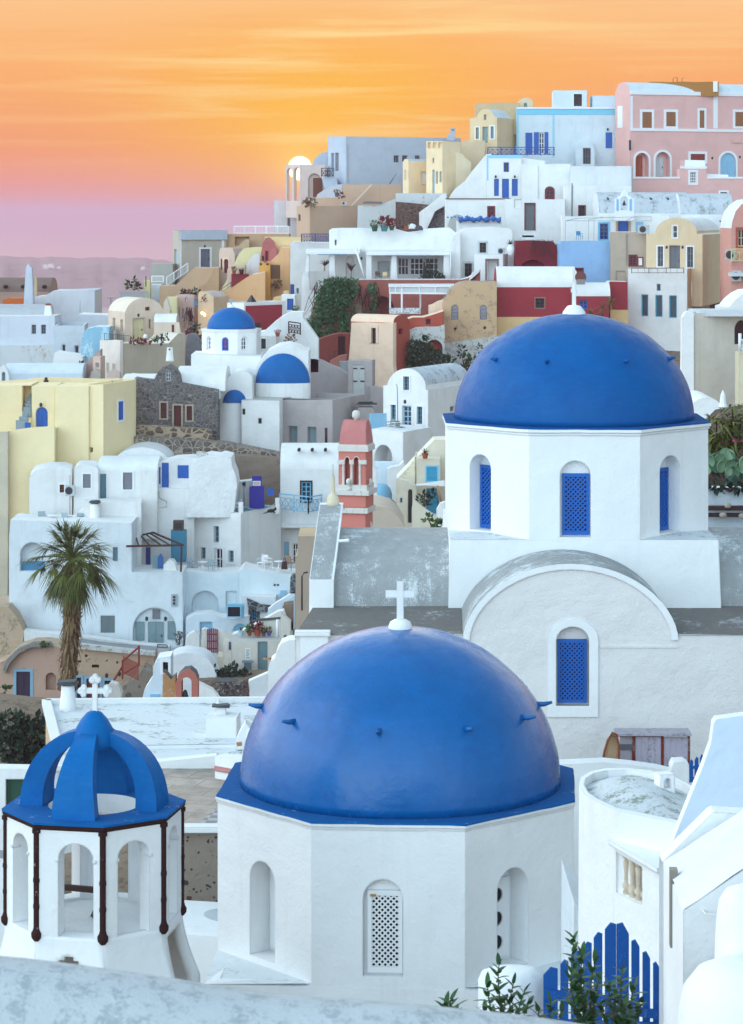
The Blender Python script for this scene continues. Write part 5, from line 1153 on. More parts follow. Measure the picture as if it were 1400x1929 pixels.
bt=MB();[bt.box(P(602+dx,436-dy,267.5),(.5,.1,.5),tilt=Matrix.Rotation(a,3,'Y')) for dx,dy,a in ((0,0,.4),(6,2,-.3),(3,5,.8))];bt.obj('rolled_umbrella',DBROWN,None,label='dark folded thing leaning behind the navy railing',cat='umbrella',kind='thing',weld=False) if False else None
pole('leaning white pole against the porch wall',[P(688,526,261),P(669,463,261)],.12,WHP)
pole('upright white mast at the end of the canopied terrace',[P(849,528,261.5),P(849,472,261.5)],.07,WHP,'mast')
lamp('wooden lantern on the porch wall beside the leaning pole',681,487,264.5,group='wall lamps')
for i,(x,y,w_,h_,mm,k,lab) in enumerate(((706,436,13,9,GREEN,LEAFG,'green trough of foliage on the terrace house roof'),(724,436,15,14,paint('3c7b7b'),REDP,'teal trough with a red leaved shrub on the roof'),(738,434,10,12,GREEN,REDP,'small green pot with a reddish bush at the roof edge'),(766,433,9,5,POTC,LEAFG,'terracotta pot alone on the white roof'))):pot(lab,x,y,264.5,w_,h_,mm,'bush',mm if False else k,'pots on the terrace house roof')
for i,(x,y) in enumerate(((776,427),(788,430))):q=MB();p=P(x,y+4,266);q.lathe(p,[(.5,0),(.5,.25),(.35,.45),(.05,.55)],12);q.obj('roof_vent',(WHP,SLATE)[i],None,smooth=True,label=('white rounded roof vent near the terracotta pot','dark rounded roof vent near the terracotta pot')[i],cat='vent',kind='thing')
def baretree(label,x,yb,yt,D,spread):
 r_=thing('bare_tree',label,'tree',P(x,yb,D));t=MB();s=D/F;t.tube([P(x,yb,D),P(x+1,(yb+yt)/2+3,D)],[.09,.07],6);t.obj('trunk',plaster('8f8577',key='bt'),r_);c=MB()
 for _ in range(26):
  a=random.uniform(0,6.28);b_=P(x+1,(yb+yt)/2+3,D);e=b_+Vector((math.cos(a)*spread*s,math.sin(a)*spread*s*.6,(yb-yt)*.5*s*random.uniform(.4,1)));c.tube([b_,b_.lerp(e,.5)+Vector((0,0,.1)),e],[.05,.035,.012],5)
 c.obj('crown',DBROWN,r_,weld=False);return r_
baretree('bare pollarded tree framed by the narrow porch pillars',611,512,484,262.8,12);baretree('second bare pollarded tree before the porch niche',661,526,490,262.6,9)
r_=thing('cactus','tall cactus and succulents in the glazed porch corner','cactus',P(812,528,261.8));q=MB()
for _ in range(16):x=random.uniform(796,822);p=P(x,528,261.8);q.tube([p,p+Vector((random.uniform(-.5,.5),0,random.uniform(.9,2.3)))],[.1,.05],6)
q.obj('stems',LEAFB,r_,weld=False);q=MB();leaves(q,P(815,522,261.5),(1.3,.5,.5),260,.17);q.obj('foliage',LEAFB,r_,weld=False)
chair('round backed rattan chair on the porch terrace',713,528,262.5,.3,paint('6f5f58'),sc=1.0);chair('pale chair half hidden behind the porch pillar',727,529,262.3,2.8,CREAM2)
m=S('long terracotta retaining wall with a curved end and a cave mouth',257,[(640,640),(905,640),(905,508),(900,509),(893,516),(884,523),(868,527),(667,527),(650,530)],3,TERRA2,roof=WH,wl=[('A',695,558,742,594,'ho',dict(arch=True,spring=1.2,d=2.0))])
m.trim('A',(667,525,866,527.5),WH,'coping',.06)
S('white curled kerb on the end of the terracotta wall',256.6,[(868,530),(904,512),(904,507),(897,508),(889,515),(878,523),(866,526)],.4,WH,g=False)
pg=thing('pergola','white slatted pergola in front of the terracotta wall','pergola',P(790,590,250));D_=250
for x,y0_,y1_,d in ((735,552,588,250),(757,544,589,247.5),(792,552,580,251.5)):q=MB();q.bar(P(x,y1_,d),P(x,y0_,d),.17);q.obj('post',WHP,pg)
q=MB()
for a,b_ in (((732,539,249),(872,539,249)),((734,552,249),(872,553,249)),((732,536,251),(872,536,251))):q.bar(P(*a),P(*b_),.16)
for x in (734,745,757,790,820,848,868):q.bar(P(x,539,249),P(x,552,249),.1)
q.obj('frame',WHP,pg,weld=False);q=MB()
for i in range(30):x=734+i*4.6;q.bar(P(x,537.5,249),P(x,535,251.4),.12,.03)
q.obj('roof_slats',WHP,pg,weld=False);q=MB();fa=Face(Vector((0,249.1,0)),Vector((1,0,0)),Vector((0,1,0)));u0,u1,w0,w1=fa.rect(735,540,870,551);fa.box(q,u0,u1,w0,w1,0,.03);q.obj('screen',plaster('c6ccd0',key='scr',bev=0),pg)
q=MB();u0,u1,w0,w1=fa.rect(733,579,792,590);Face(fa.o+Vector((0,-1.5,0)),fa.e,fa.i).box(q,u0,u1,w0,w1,0,.1);q.obj('lattice_skirt',worn('e3e6e8','7a8086',.45,5,False,key='ls'),pg)
iv=thing('ivy','dark green ivy spilling down from the terrace corner','ivy',P(610,655,254));q=MB()
S('pale tan rock face behind the hanging ivy',256,[(565,660),(690,660),(686,560),(668,528),(612,528),(596,560),(580,610)],2,plaster('b08d78',stain=.5,streak=.4,bump=1.0,key='iv'),name='rock_outcrop',cat='rock')
for x,y,rx,ry,n in ((637,530,34,7,520),(628,545,22,14,620),(650,550,16,20,520),(612,560,16,16,520),(636,572,12,26,560),(604,588,12,26,560),(620,600,9,30,420),(646,596,10,28,420),(592,616,14,20,560),(578,634,18,14,560),(566,646,12,12,340),(600,640,20,14,520),(626,634,20,12,460),(648,628,12,14,300),(568,656,16,7,260),(586,652,16,8,300),(660,560,5,20,110),(668,540,8,14,130),(676,596,14,22,70),(700,545,6,10,90),(704,565,3,30,110),(694,592,14,8,60),(664,610,8,14,90),(640,560,20,30,200)):
 leaves(q,P(x,y,254),(rx*.0529,.9,ry*.0529),int(n*.8),.2,up=-.5,shell=.0)
q.obj('leaves',IVY,iv,weld=False);q=MB()
for _ in range(60):x=random.uniform(590,715);p=P(x,random.uniform(530,545),255.6);q.tube([p,p+Vector((random.uniform(-.9,.9),-.15,-random.uniform(.8,2.5))),p+Vector((random.uniform(-1.8,1.2),-.3,-random.uniform(2,4.5)))],[.04,.03,.012],4)
q.obj('stems',DBROWN,iv,weld=False)
m=H('cream vaulted house with a flared foot and terracotta side wall',238,741,36,[(640,735),(752,735),(741,690),(741,608),(662,608),(660,640),(656,690)],SALM,L=.5,wl=[('A',700,618,708.5,647,'dd',dict(sur=SALM,sw=.3,d=.25))])
mm=Mass(None,None,None,238.35,741.3,36,parent=m.root);mm.w('B',(751,619,759,630),'win',fr=MAROON,pn=GLD,mull=(2,2))
v0=mm.B.px(741.3,608)[1];pts2=[(741.3,735),(772,735),(772,612)]+[(741.3+30*(1-math.cos(math.pi*i/14))/2,608-15*math.sin(math.pi*i/14)+0*i) for i in range(13,0,-1)]+[(741.3,608)]
mm.build(pts2,'B',far=661,mat=TERRA,roof=SALM,partname='side_wall',down=2)
m=S('low terracotta wing with a wavy cream roof edge and a barred window',242,[(760,640),(836,640),(836,586),(815,593),(798,598),(778,598),(760,604)],4,TERRA,roof=SALM,wl=[('A',802.5,601,811,611,'mr',dict(mull=(2,2),d=.25))])
S('curling cream kerb behind the low terracotta wing',247,[(808,590),(836,590),(836,565),(826,568),(815,574),(808,576)],2,SALM,roof=SALM)
S('crumbling whitewashed cave arch below the terracotta wing',241,[(766,710),(838,710),(838,612),(826,616),(802,616),(784,617),(772,622),(768,640)],2.5,WASH,wl=[('A',802,640,834,706,'ho',dict(arch=True,d=1.8))],name='cave_arch',cat='cave')
bush('dark sprawling bush filling the whitewashed cave arch',[(795,670,26,26),(782,682,18,22),(815,678,20,20),(778,655,10,16),(800,648,12,14),(845,682,8,14)],239.5,leaf('0f2a1e','2f5a3c'),.24,2.2)
bush('thin weeds at the foot of the tan ruin',[(850,690,10,14),(870,660,6,16),(905,665,8,20)],243,LEAFB,.22,.25)
bush('spiky dark plant tucked below the tan ruin',[(884,684,12,16),(878,694,10,10)],240,LEAFD,.3,.9)
m=S('dark red lower wall with a black doorway under the ivy',247,[(583,700),(664,700),(664,630),(640,628),(622,632),(600,640),(583,655)],3,plaster('8a4a44',stain=.45,key='dr'),wl=[('A',637.5,634,650,670,'dd',dict(d=.4))])
S('pinkish stair parapet below the black doorway',243,[(618,692),(650,692),(654,668),(640,670),(622,680)],1,plaster('b07a70',key='ps'),roof=plaster('b07a70',key='ps'))
railpx('thin rusty handrail before the black doorway',630,672,652,672,244,244,10,DBROWN,'bars',n=4,th=.03)
S('worn grey blue stone steps below the pink parapet',238,[(612,700),(655,700),(655,682),(640,682),(640,688),(625,688),(625,694),(612,694)],2,plaster('8f979b',stain=.5,key='gst'),name='stone_steps',cat='steps')
m=S('grey roughcast wall sloping down to the shuttered gate',226,[(578,765),(664,765),(664,712),(656,706),(640,695),(626,690),(608,681),(594,676),(578,676)],2.5,GREYP,roof=GREYP)
m=H('grey plaster gate block with a pale hinged double door',223,702,6,rc(655,679,702,790),GREYP,L=2.2,roof=GREYP,wl=[('A',665,688,687,757,'ws',dict(fr=paint('c4c8c6',.6),d=.12))],name='gatehouse')
for y in (693,716,743):m.trim('A',(666,y,672.5,y+2.2),IRON,'hinge',-.04,.13) if False else None
hg=MB();fa=m.A
for y in (693,717,744):
 for x0_,x1_ in ((665.5,673),(679,686.5)):u0,u1,w0,w1=fa.rect(x0_,y,x1_,y+2.4);fa.box(hg,u0,u1,w0,w1,-.01,.05)
hg.obj('hinges',IRON,m.root,weld=False)
S('low grey plaster wall between the gate block and the vaulted house',222,[(697,800),(726,800),(726,737),(716,730),(697,728)],1.5,GREYP,roof=GREYP)
m=H('grey plaster house with two deep set greenish windows',208.5,627,22,rc(528,753,627,870),GREYP,far=690,roof=plaster('a9a5a2',key='gr2'),par=(.4,.3),wl=[('A',544,803,560,834,'gs',dict(d=.5)),('A',579.5,804.5,596,835,'gs',dict(d=.5))])
pole('dark brown downpipe on the grey plaster house',[P(614.5,842,207.5),P(614.5,806,207.5)],.11,DBROWN,'downpipe','pipe')
S('grey plaster kiln shaped chimney base beside the gate',211,[(668,800),(706,800),(706,775),(702,768),(676,768),(672,778)],2,plaster('a19a98',key='kb'),name='kiln_chimney',cat='chimney',g=False)
q=MB();q.box(P(691,760,212),(1.7,1.2,.12));q.box(P(689,757,212),(1.2,.9,.1));q.obj('slate_slab',IRON,None,label='dark slate slabs capping the grey kiln shaped chimney',cat='slab',kind='thing',weld=False)
m=H('white vaulted house with pale blue shutters and a grey barrel roof',205,807,27,[(722,860),(807,860),(807,735),(803,735)]+[(766+37*math.cos(math.pi*i/16),733-39*math.sin(math.pi*i/16)) for i in range(1,16)]+[(728,726),(722,726)],WH,far=890,roof=ROOFV,roofz=.1,wl=[('A',760,709,771,735,'l2',dict(sur=WHP,sw=.12,mull=(2,4),fr=TEAL)),('A',736.5,762.5,746,794,'l2',dict(sur=WHP,sw=.14,mull=(2,4),fr=TEAL)),('A',758,765,774.5,815,'l2',dict(fr=paint('9cc4dd'),mull=(2,5),d=.3)),('A',785.5,766,796,799,'l2',dict(sur=WHP,sw=.14,mull=(2,4),fr=TEAL)),('B',848,766,857,775,'ys')])
lamp('dark oval lamp above the pale blue glazed door',763,757,204.6)
pole('bent white pipe on the vaulted house front',[P(746,724,204.6),P(748,726,204.6),P(749,740,204.6),P(749,808,204.6)],.04,STEEL,'pipe','pipe')
fx=thing('lattice_screen','light blue lattice screen on the terrace of the vaulted house','screen',P(712,812,202));lf=Face(P(712,0,203)*Vector((1,1,0)),Vector((.93,.37,0)),Vector((-.37,.93,0)));u0,u1,w0,w1=lf.rect(697,781,728,812);q=MB();lattice(lf,u0,u1,w0,w1,0,.28,.14,q);q.obj('lattice',LBLUE,fx,weld=False)
q=MB();lf.box(q,u0,u1,w1,w1+.1,-.05,.06);lf.box(q,u0,u0+.1,w0,w1,-.05,.06);lf.box(q,u1-.1,u1,w0,w1,-.05,.06);q.obj('frame',LBLUE,fx)
chair('grey green rattan armchair by the terrace table',754,815,202,.8,paint('7d8f8c'));chair('grey green rattan armchair nearest the terrace corner',735,811,202.5,-.8,paint('7d8f8c'));table('small terrace table between two rattan armchairs',745,813,202.3)
m=H('white terrace house with a big arched porch under the vaulted house',199,760,26,[(694,905),(760,905),(760,814),(700,808),(694,812)],WH,far=812,roof=WH2,wl=[('A',706,838,739,872,'ho',dict(arch=True,d=2.2,spring=1.0))])
S('pale blue washed lower porch wall',196,[(712,950),(742,950),(742,872),(706,872),(706,900)],1.5,WBL)
S('white rounded garden wall with a stub pillar below the arched porch',194,[(729,952),(746,952),(770,900),(761,869),(752,878),(738,880),(730,884)],1.5,WH,roof=WH)
S('white side wall with a dark slit behind the pink belfry',180,[(693,960),(711,960),(711,885),(700,878),(693,880)],2,WH,wl=[('A',695,897,700,928,'ls')])
q=MB();p=P(716,938,190);q.lathe(p-Vector((0,0,1)),[(.9,0),(.9,1.3),(.75,1.75),(.5,2.0),(.05,2.1)],16);q.obj('blue_tank',paint('7fb6d6',.7,.1),None,smooth=True,label='rounded pale blue water tank in the narrow yard',cat='tank',kind='thing')
S('grey blue paved yard steps beside the cream stair house',186,[(708,1010),(775,1010),(770,985),(752,960),(735,945),(708,945)],3,plaster('8d9aa2',stain=.5,bump=.8,key='yd'),name='stone_steps',cat='steps')
m=S('cream house with outside stairs climbing to a sloping parapet',187,[(780,1010),(840,1010),(840,828),(818,829),(790,858),(748,902),(780,908)],3,plaster('ddd5c0',key='cs'),roof=plaster('e6e0d0',key='cs2'),wl=[('A',804,878,824,906,'tq',dict(sur=LBLUE,sw=.1,d=.06)),('A',803.5,920,827,968,'tqd')])
for i in range(6):S(('lowest','second','third','fourth','fifth','topmost')[i]+' cream step on the outside stairs',185.6+i*.2,rc(761+i*5,897-i*9,783,914-i*9),.5,plaster('e0d9c6',key='st'),name='stair_step',cat='step',down=2,g=False,group='cream outside stairs')
S('cream projecting box wall carrying the agave pot',184.5,rc(785,864,830,975),2,plaster('d9d1bc',key='cb'),wl=[('A',803.5,879,824,906,'tq',dict(sur=LBLUE,sw=.1,d=.06)),('A',803.5,920,827,968,'tqd')])
m=S('cream garden wall with an arched half open doorway',183.5,[(746,975),(786,1010),(786,915),(778,912),(770,906),(747,901)],.6,plaster('ddd5c0',key='cs'),roof=WH,wl=[('A',769,922,777,985,'td',dict(arch=True,d=.3,fr=paint('2a3036'))),('A',754,938,758,947,'tq',dict(fr=LBLUE,pn=TURQ,mull=(1,1)))])
S('lower cream wall sweeping down past the oleander',182,[(776,1015),(822,1015),(822,972),(806,962),(788,948),(780,940),(776,960)],.6,plaster('ddd5c0',key='cs'),roof=WH)
pot('terracotta bowl with a spiky agave on the cream wall',801,864,184,12,17,POTC,'agave',LEAFB)
S('white sail awning over the turquoise door',182.5,[(785,914.5),(838,916),(838,908),(785,915.5)],1.2,WHP,name='awning',cat='awning',down=0,g=False)
pole('slanted wooden awning strut by the turquoise door',[P(831,945,182),P(824,915,182)],.08,RAWW)
bush('dark leafy plant in the turquoise doorway',[(800,940,12,12),(812,932,8,8)],182.8,LEAFB,.2);bush('sprig of oleander reaching over the cream wall',[(806,976,9,7),(820,984,9,6),(828,990,6,10)],120,LEAFG,.16)
S('white curved railing end at the church wall',130,[(822,1000),(840,1000),(840,945),(830,948),(823,960)],.5,WH,name='stair_parapet')
m=H('beige rounded vault roof spotted with peeling ochre',150,765,0,[(690,1015),(765,1015),(763,995),(752,975),(735,960),(715,954),(690,954)],worn('cdbfae','b3936a',.22,1.6,False,key='bv'),L=6,roof=worn('cdbfae','b3936a',.22,1.6,False,key='bv'),name='vaulted_house')
S('pink white sloping parapet behind the belfry',141,[(688,1015),(722,1015),(700,985),(692,968),(688,966)],.5,plaster('e0d0d0',key='pw'))
m=vault_x('white vaulted house with three dark vents and a pale blue balcony',196,528,640,836,884,1100,7,WH,WH,wl=[('A',568,908,586,945,'l2',dict(fr=LBL2,sur=DBROWN,sw=.12,mull=(2,4))),('A',579,995,592,1012,'l2',dict(sur=WHP,sw=.1)),('A',535,1021,544,1064,'ls',dict(kind='door',pn=IRON)),('A',552,1024,562,1060,'w')])
for i,x in enumerate((563,588,613)):q=MB();p=P(x,849,196);q.tube([p+Vector((0,1.2,0)),p+Vector((0,.1,.04))],.13,10);q.obj('roof_vent',IRON,None,smooth=True,label=('dark round vent nearest the curved end of the balcony house vault','middle dark round vent on the balcony house vault','dark round vent nearest the pink belfry')[i],cat='vent',group='vents on the balcony house vault',kind='thing')
S('white balcony floor slab under the pale blue crossed railing',194.6,rc(527,966,607,970),1.6,WH,name='balcony_slab',cat='balcony',g=False)
railpx('pale blue crossed balcony railing, long front run',527,962,581,968,194.8,193.8,32,LBLUE,'x',n=5,th=.07);railpx('pale blue crossed balcony railing, short return to the wall',581,968,606,963,193.8,195.6,31,LBLUE,'x',n=3,th=.07)
def belfry():
 D=140;m=Mass('belfry','salmon pink stone belfry with white columns and a ball finial','belfry',D,690,13,1010);m.root['kind']='thing';pk=plaster('cf8074',stain=.2,bump=.2,key='bf');pk2=plaster('c47f7c',stain=.3,key='bf2');wt=worn('dfdcd6','8d8d88',.25,3,True,key='bfw')
 z= lambda y:(HY-y)/F*D
 def tier(x0,x1,yt,yb,mat,name,cham=0.0,wl=()):
  F_=m.A;u0=F_.px(x0,yt)[0];u1=F_.px(x1,yt)[0];c=(u0+u1)/2;w_=u1-u0;q=MB();d0=-(w_-1.55)/2;q_=[]
  for zz_ in (z(yb),z(yt)):q_+=[m.A(u0,zz_,d0),m.A(u1,zz_,d0),m.A(u1,zz_,d0+w_),m.A(u0,zz_,d0+w_)]
  q.hexa(q_);q.obj(name,mat,m.root);return F_
 tier(636,690,966,1030,pk,'shaft');tier(629,694,957,967,wt,'cornice');tier(631.5,691,932,957,pk,'shaft');tier(628,697,924,933,wt,'cornice');tier(633,692,914,924,wt,'cornice')
 tier(637,694,841,851,wt,'cornice');tier(638.5,692.5,838,841,wt,'cornice')
 F_=m.A;u0,u1=F_.px(638,880)[0],F_.px(690,880)[0];w0,w1=z(915),z(851);q=MB();L=u1-u0;d0=-(L-1.55)/2
 holes=[]
 for a,b_ in ((650,659),(666.5,677)):h=F_.rect(a,861,b_,914);holes.append(arch_pts(h[0],h[1],h[2],h[3]-(h[1]-h[0])/2,h[3],10))
 q.poly([[F_(u0,w0,d0),F_(u1,w0,d0),F_(u1,w1,d0),F_(u0,w1,d0)]]+[[F_(u,w_,d0) for u,w_ in h] for h in holes])
 G=Face(F_.o+F_.i*d0,F_.e,F_.i)
 for h in holes:open_in(G,h,q,.5)
 q.add([F_(u1,w0,d0),F_(u1,w0,d0+L),F_(u1,w1,d0+L),F_(u1,w1,d0)],[(0,1,2,3)]);q.add([F_(u0,w0,d0),F_(u0,w0,d0+L),F_(u0,w1,d0+L),F_(u0,w1,d0)],[(0,1,2,3)]);q.add([F_(u1,w0,d0+L),F_(u0,w0,d0+L),F_(u0,w1,d0+L),F_(u1,w1,d0+L)],[(0,1,2,3)]);q.obj('bell_stage',pk,m.root)
 for a in (647.3,662.8,678.3):
  u,w_=G.px(a,890);c=MB();p=G(u,z(914),-.02);c.lathe(p,[(.09,0),(.07,.08),(.07,1.25),(.10,1.32),(.11,1.38)],10);c.obj('column',wt,m.root,smooth=True,angle=40)
 for a,b_ in ((636,650),(676.5,691)):q=MB();h=G.rect(a,866.5,b_,874.5);G.box(q,h[0],h[1],h[2],h[3],-.12,.02);q.obj('impost',wt,m.root)
 q=MB();h=G.rect(659,866.5,667,874.5);G.box(q,h[0],h[1],h[2],h[3],-.12,.02);q.obj('impost',wt,m.root)
 for a,b_ in ((649,660),(665.5,678)):
  h=G.rect(a,860,b_,870);c=(h[0]+h[1])/2;q=MB();pp=[G(c+(h[1]-h[0])/2*math.cos(t),h[2]+(h[3]-h[2])*math.sin(t),-.04) for t in [math.pi*i/10 for i in range(11)]];q.tube(pp,.03,6);q.obj('arch_moulding',wt,m.root)
 q=MB();A=[];B=[];W0,W1=F_.px(639,838)[0],F_.px(691,838)[0];dep=W1-W0
 for i in range(13):
  a=math.pi*i/12;d=d0+dep/2-dep/2*math.cos(a);zz_=z(838)+(z(793)-z(838))*math.sin(a);A.append(F_(W0+.1*math.sin(a),zz_,d));B.append(F_(W1-.1*math.sin(a),zz_,d))
 q.strip(A,B,close=False);q.poly([A]);q.poly([B]);q.obj('roof',pk2,m.root,smooth=True,angle=40)
 q=MB();pt=F_((W0+W1)/2,z(798),d0+dep/2);q.lathe(pt,[(.13,0),(.12,.2),(.2,.24),(.235,.4),(.2,.58),(.1,.66),(.02,.66)],14);q.obj('ball_finial',wt,m.root,smooth=True)
 pt=F_(F_.px(659.5,920)[0],z(923),d0-.1);q=MB();q.lathe(pt,[(.15,0),(.11,.06),(.13,.3),(.19,.34),(.2,.52),(.12,.62),(.02,.63)],12);q.obj('finial',wt,m.root,smooth=True)
 pt=F_(u1+.12,z(916),d0+.5);q=MB();q.lathe(pt,[(.11,0),(.08,.15),(.11,.3),(.02,.4)],10);q.obj('finial',wt,m.root,smooth=True)
 return m
belfry()
# far left terraces
m=H('greige house with a grey door and a white roof band above the sea',300,338,58,rc(325,434,338,512),plaster('bdb4a6',key='gh'),far=427,roof=LILAC,par=(.3,.2),wl=[('B',378,469,396,504,'yd',dict(sur=WHP,sw=.2,fr=paint('6d7180'))),('B',334,443,343,450,'ms',dict(d=.08)) if False else ('A',328,470,333,497,'ls')])
m.trim('B',(338.5,434,427,452),LILAC,'roof_band',.25);m.trim('B',(338.5,452,342,505),WHP,'pilaster',.06);m.trim('B',(418,434,422,505),WHP,'pilaster',.06)
lamp('lamp above the grey door of the greige house',386,464,300);H('plain grey green side block on the sea edge of the greige house',297,326,0,rc(284,497,326,548),plaster('a9aaa2',key='gg2'),L=4,roof=BEIGE)
railpx('white railing descending the beige outside stairs',314,540,354,513,293,296,17,WHP,'bars',n=16);railpx('short white landing railing at the foot of the stairs',286,532,308,532,293,293,12,WHP,'bars',n=10)
S('white landing block under the short railing',292,rc(281,536,304,580),3,PALEBL,roof=WH)
m=S('beige stair terrace with a sloping top edge below the greige house',288,[(300,585),(412,585),(412,504),(366,504),(330,538),(301,539)],4,plaster('c0a386',key='bst'),roof=plaster('c9b096',key='bst2'))
S('smooth curved beige buttress on the stair terrace',286.8,[(362,585),(413,585),(413,505),(402,505),(398,520),(388,534),(372,542),(362,552)],1.4,plaster('b6987b',key='bst3'),roof=plaster('c9b096',key='bst2'))
H('tan block with a recessed roof terrace beneath the picket balustrade',304,545,0,rc(426,441,545,500),plaster('bf9f7e',key='tb'),L=5,roof=BEIGE,wl=[('A',443,446,470,462,'ni',dict(d=.8))])
S('tan terrace stair wall with an angled top',302,[(442,480),(470,480),(470,451),(462,451),(446,466),(442,468)],1.5,BEIGE)
m=H('pinkish cream house with a pointed crimson arched door',290,443,12,[(413,540),(443,540),(443,480),(438,468),(415,467),(413,474)],PINKISH,L=4,roof=PINKISH,wl=[('A',422.5,488,430.5,514,'rd',dict(arch=True,sur=SALM,sw=.18)),('A',416,488,419,508,'ms')])
S('pale yellow sweeping wall climbing to the pink gable',284,[(394,565),(425,565),(446,520),(470,510),(494,500),(494,466),(478,466),(460,468),(450,478),(444,492),(432,520)],3,LYEL,roof=LYEL)
S('white plaster panel inside a curved pale surround',282.8,[(462,516),(490,512),(490,477),(480,479),(470,488),(464,500)],.6,plaster('dfe0e4',key='wp'),g=False)
m=S('cream wall block with a dark lantern and plant pots beside the pale yellow wall',280,[(428,545),(462,545),(462,500),(432,498),(428,510)],2,plaster('d9c6b0',key='cwb'))
S('dark red low wall below the plant pots',279,[(436,536),(468,530),(468,516),(436,516)],1,plaster('8a3438',key='dr2'),roof=SLATE,g=False)
pot('brown pot with a dried plant on the dark red wall',441,516,278.8,8,6,POTC,lmat=DRYL);pot('flat dark planter on the dark red wall',455,516,278.8,10,3,DBROWN,lmat=LEAFD)
m=vault_x('ochre vaulted house with a rose pink rounded gable end',274,498,585,446,462,600,6,OCHRE,OCHREL)
S('rose pink rounded gable end with two narrow dark windows',273.5,[(492,500),(522,500),(522,470),(517,455),(508,447),(501,448),(495,458),(492,476)],.8,plaster('b06a66',stain=.4,key='rg'),roof=OCHREL,wl=[('A',500,473,505,491,'rd'),('A',494,482,497.5,492,'dk')],g=False)
S('rounded rose ball shaped shoulder of the pink gable',272.8,[(512,494),(522,482),(523,470),(518,466),(510,470),(507,480),(506,494)],.8,plaster('b06a66',stain=.4,key='rg'),roof=plaster('b06a66',stain=.4,key='rg'),g=False)
S('ochre main wall with a brown lattice and a shrub',271,[(506,600),(547,600),(547,466),(530,466),(524,478),(508,494)],3,OCHRE,roof=WH,name='house_wall')
lt=thing('trellis','dark brown diamond trellis on the ochre wall','trellis',P(519,525,270.8));lf=Face(Vector((0,270.9,0)),Vector((1,0,0)),Vector((0,1,0)));h=lf.rect(511,499,527,525);q=MB();lattice(lf,*h,0,.28,.07,q);q.obj('lattice',DBROWN,lt,weld=False);q=MB();q.bar(lf(h[0],h[2]),lf(h[0],h[3]),.05);q.bar(lf(h[1],h[2]),lf(h[1],h[3]),.05);q.obj('frame',DBROWN,lt)
bush('shrub growing under the brown trellis',[(522,534,9,8),(516,538,6,5)],270,DRYL,.22)
m=S('ochre tower pier with two pointed vents',269,[(487,610),(511,610),(509,496),(505,492),(501,496),(497,496),(493,492),(488,496)],2,plaster('cf9a52',key='ot'),roof=OCHRE,wl=[('A',490,496,493.5,499.5,'ho'),('A',502,496,506.5,499.5,'ho')],name='tower')
m=S('long ochre stair wall with a white curving coping',267,[(400,640),(500,640),(500,512),(476,517),(464,523),(448,534),(432,545),(418,553),(406,556),(402,564)],3,OCHRE,roof=WH)
S('small ochre steps and kerb by the trellis wall',266.5,[(500,572),(545,572),(545,548),(534,548),(534,556),(516,560),(508,566)],1.2,OCHREL,roof=OCHREL)
railpx('thin dark handrail on the ochre stair wall',418,552,452,528,266.6,266.6,8,IRON,'bars',n=3,th=.04)
m=H('cream alley house with lit lamps beneath the ochre stairs',262,403,20,[(373,690),(403,690),(403,560),(392,551),(376,549),(373,556)],plaster('dcc0a0',key='ca'),far=430,roof=plaster('c9b7ae',key='ca2'),wl=[('B',405,590,408,602,'dk')])
for i,(x,y) in enumerate(((381,590),(385.5,593))):lamp(('glowing lantern on the cream alley house, higher of the lit pair','glowing lantern on the cream alley house, lower of the lit pair')[i],x,y,261.5,lit=True,group='lit alley lamps')
bush('red leaved shrubs on the roof terrace over the alley',[(386,563,7,5),(394,567,6,4)],262.5,REDP,.2)
m=H('pinkish alley house with an arched doorway and creeper',264,366,14,[(330,690),(366,690),(366,556),(345,554),(331,556)],plaster('c9aca6',key='pa'),far=374,roof=PINKISH,wl=[('A',333.5,578,338.5,607,'td',dict(arch=True,d=.3)),('A',343,582,346.5,600,'ls'),('A',357,586,361,606,'dd'),('A',349,561,353,568,'ws')])
tw=MB()
for _ in range(30):p=P(random.uniform(350,362),random.uniform(575,590),262.6);tw.tube([p,p+Vector((random.uniform(-.3,.3),-.1,-.6)),p+Vector((random.uniform(-.6,.6),-.1,-random.uniform(.8,2)))],[.03,.02,.01],4)
tw.obj('creeper',DBROWN,None,label='bare creeper around the alley house windows',cat='creeper',kind='thing',weld=False)
railpx('blue balcony railing at the corner of the alley house',366,578,373,578,262,263,14,paint('5d8fb8'),'bars',n=5)
bush('plants and dark red shrubs on the pinkish alley house roof',[(348,553,7,5),(357,553,8,5),(368,551,8,6)],265,LEAFB,.22);bush('pair of conical dark red shrubs on the alley roof',[(345,551,3,6),(357,552,3,5)],266,REDP,.18)
S('cobbled grey alley climbing between the houses',246,[(348,690),(384,690),(376,640),(368,628),(354,630),(350,650)],1.5,plaster('8d939b',stain=.6,bump=1.0,key='al'),name='alley_steps',cat='steps')
bush('bushy green plant in the alley',[(367,617,9,9),(362,624,7,6)],256,LEAFB,.22);bush('brown red potted shrubs lining the alley',[(372,634,7,6),(378,640,5,6),(356,626,4,4)],252,REDP,.2)
S('pale yellow garden wall by the alley entrance',262,[(312,600),(334,600),(334,560),(314,560)],2,LYEL,roof=LYEL);S('white tent shaped roof gable beside the pale yellow wall',258,[(303,600),(322,600),(321,584),(314,561),(309,570)],1.6,plaster('dccbb8',key='tg'),roof=WH)
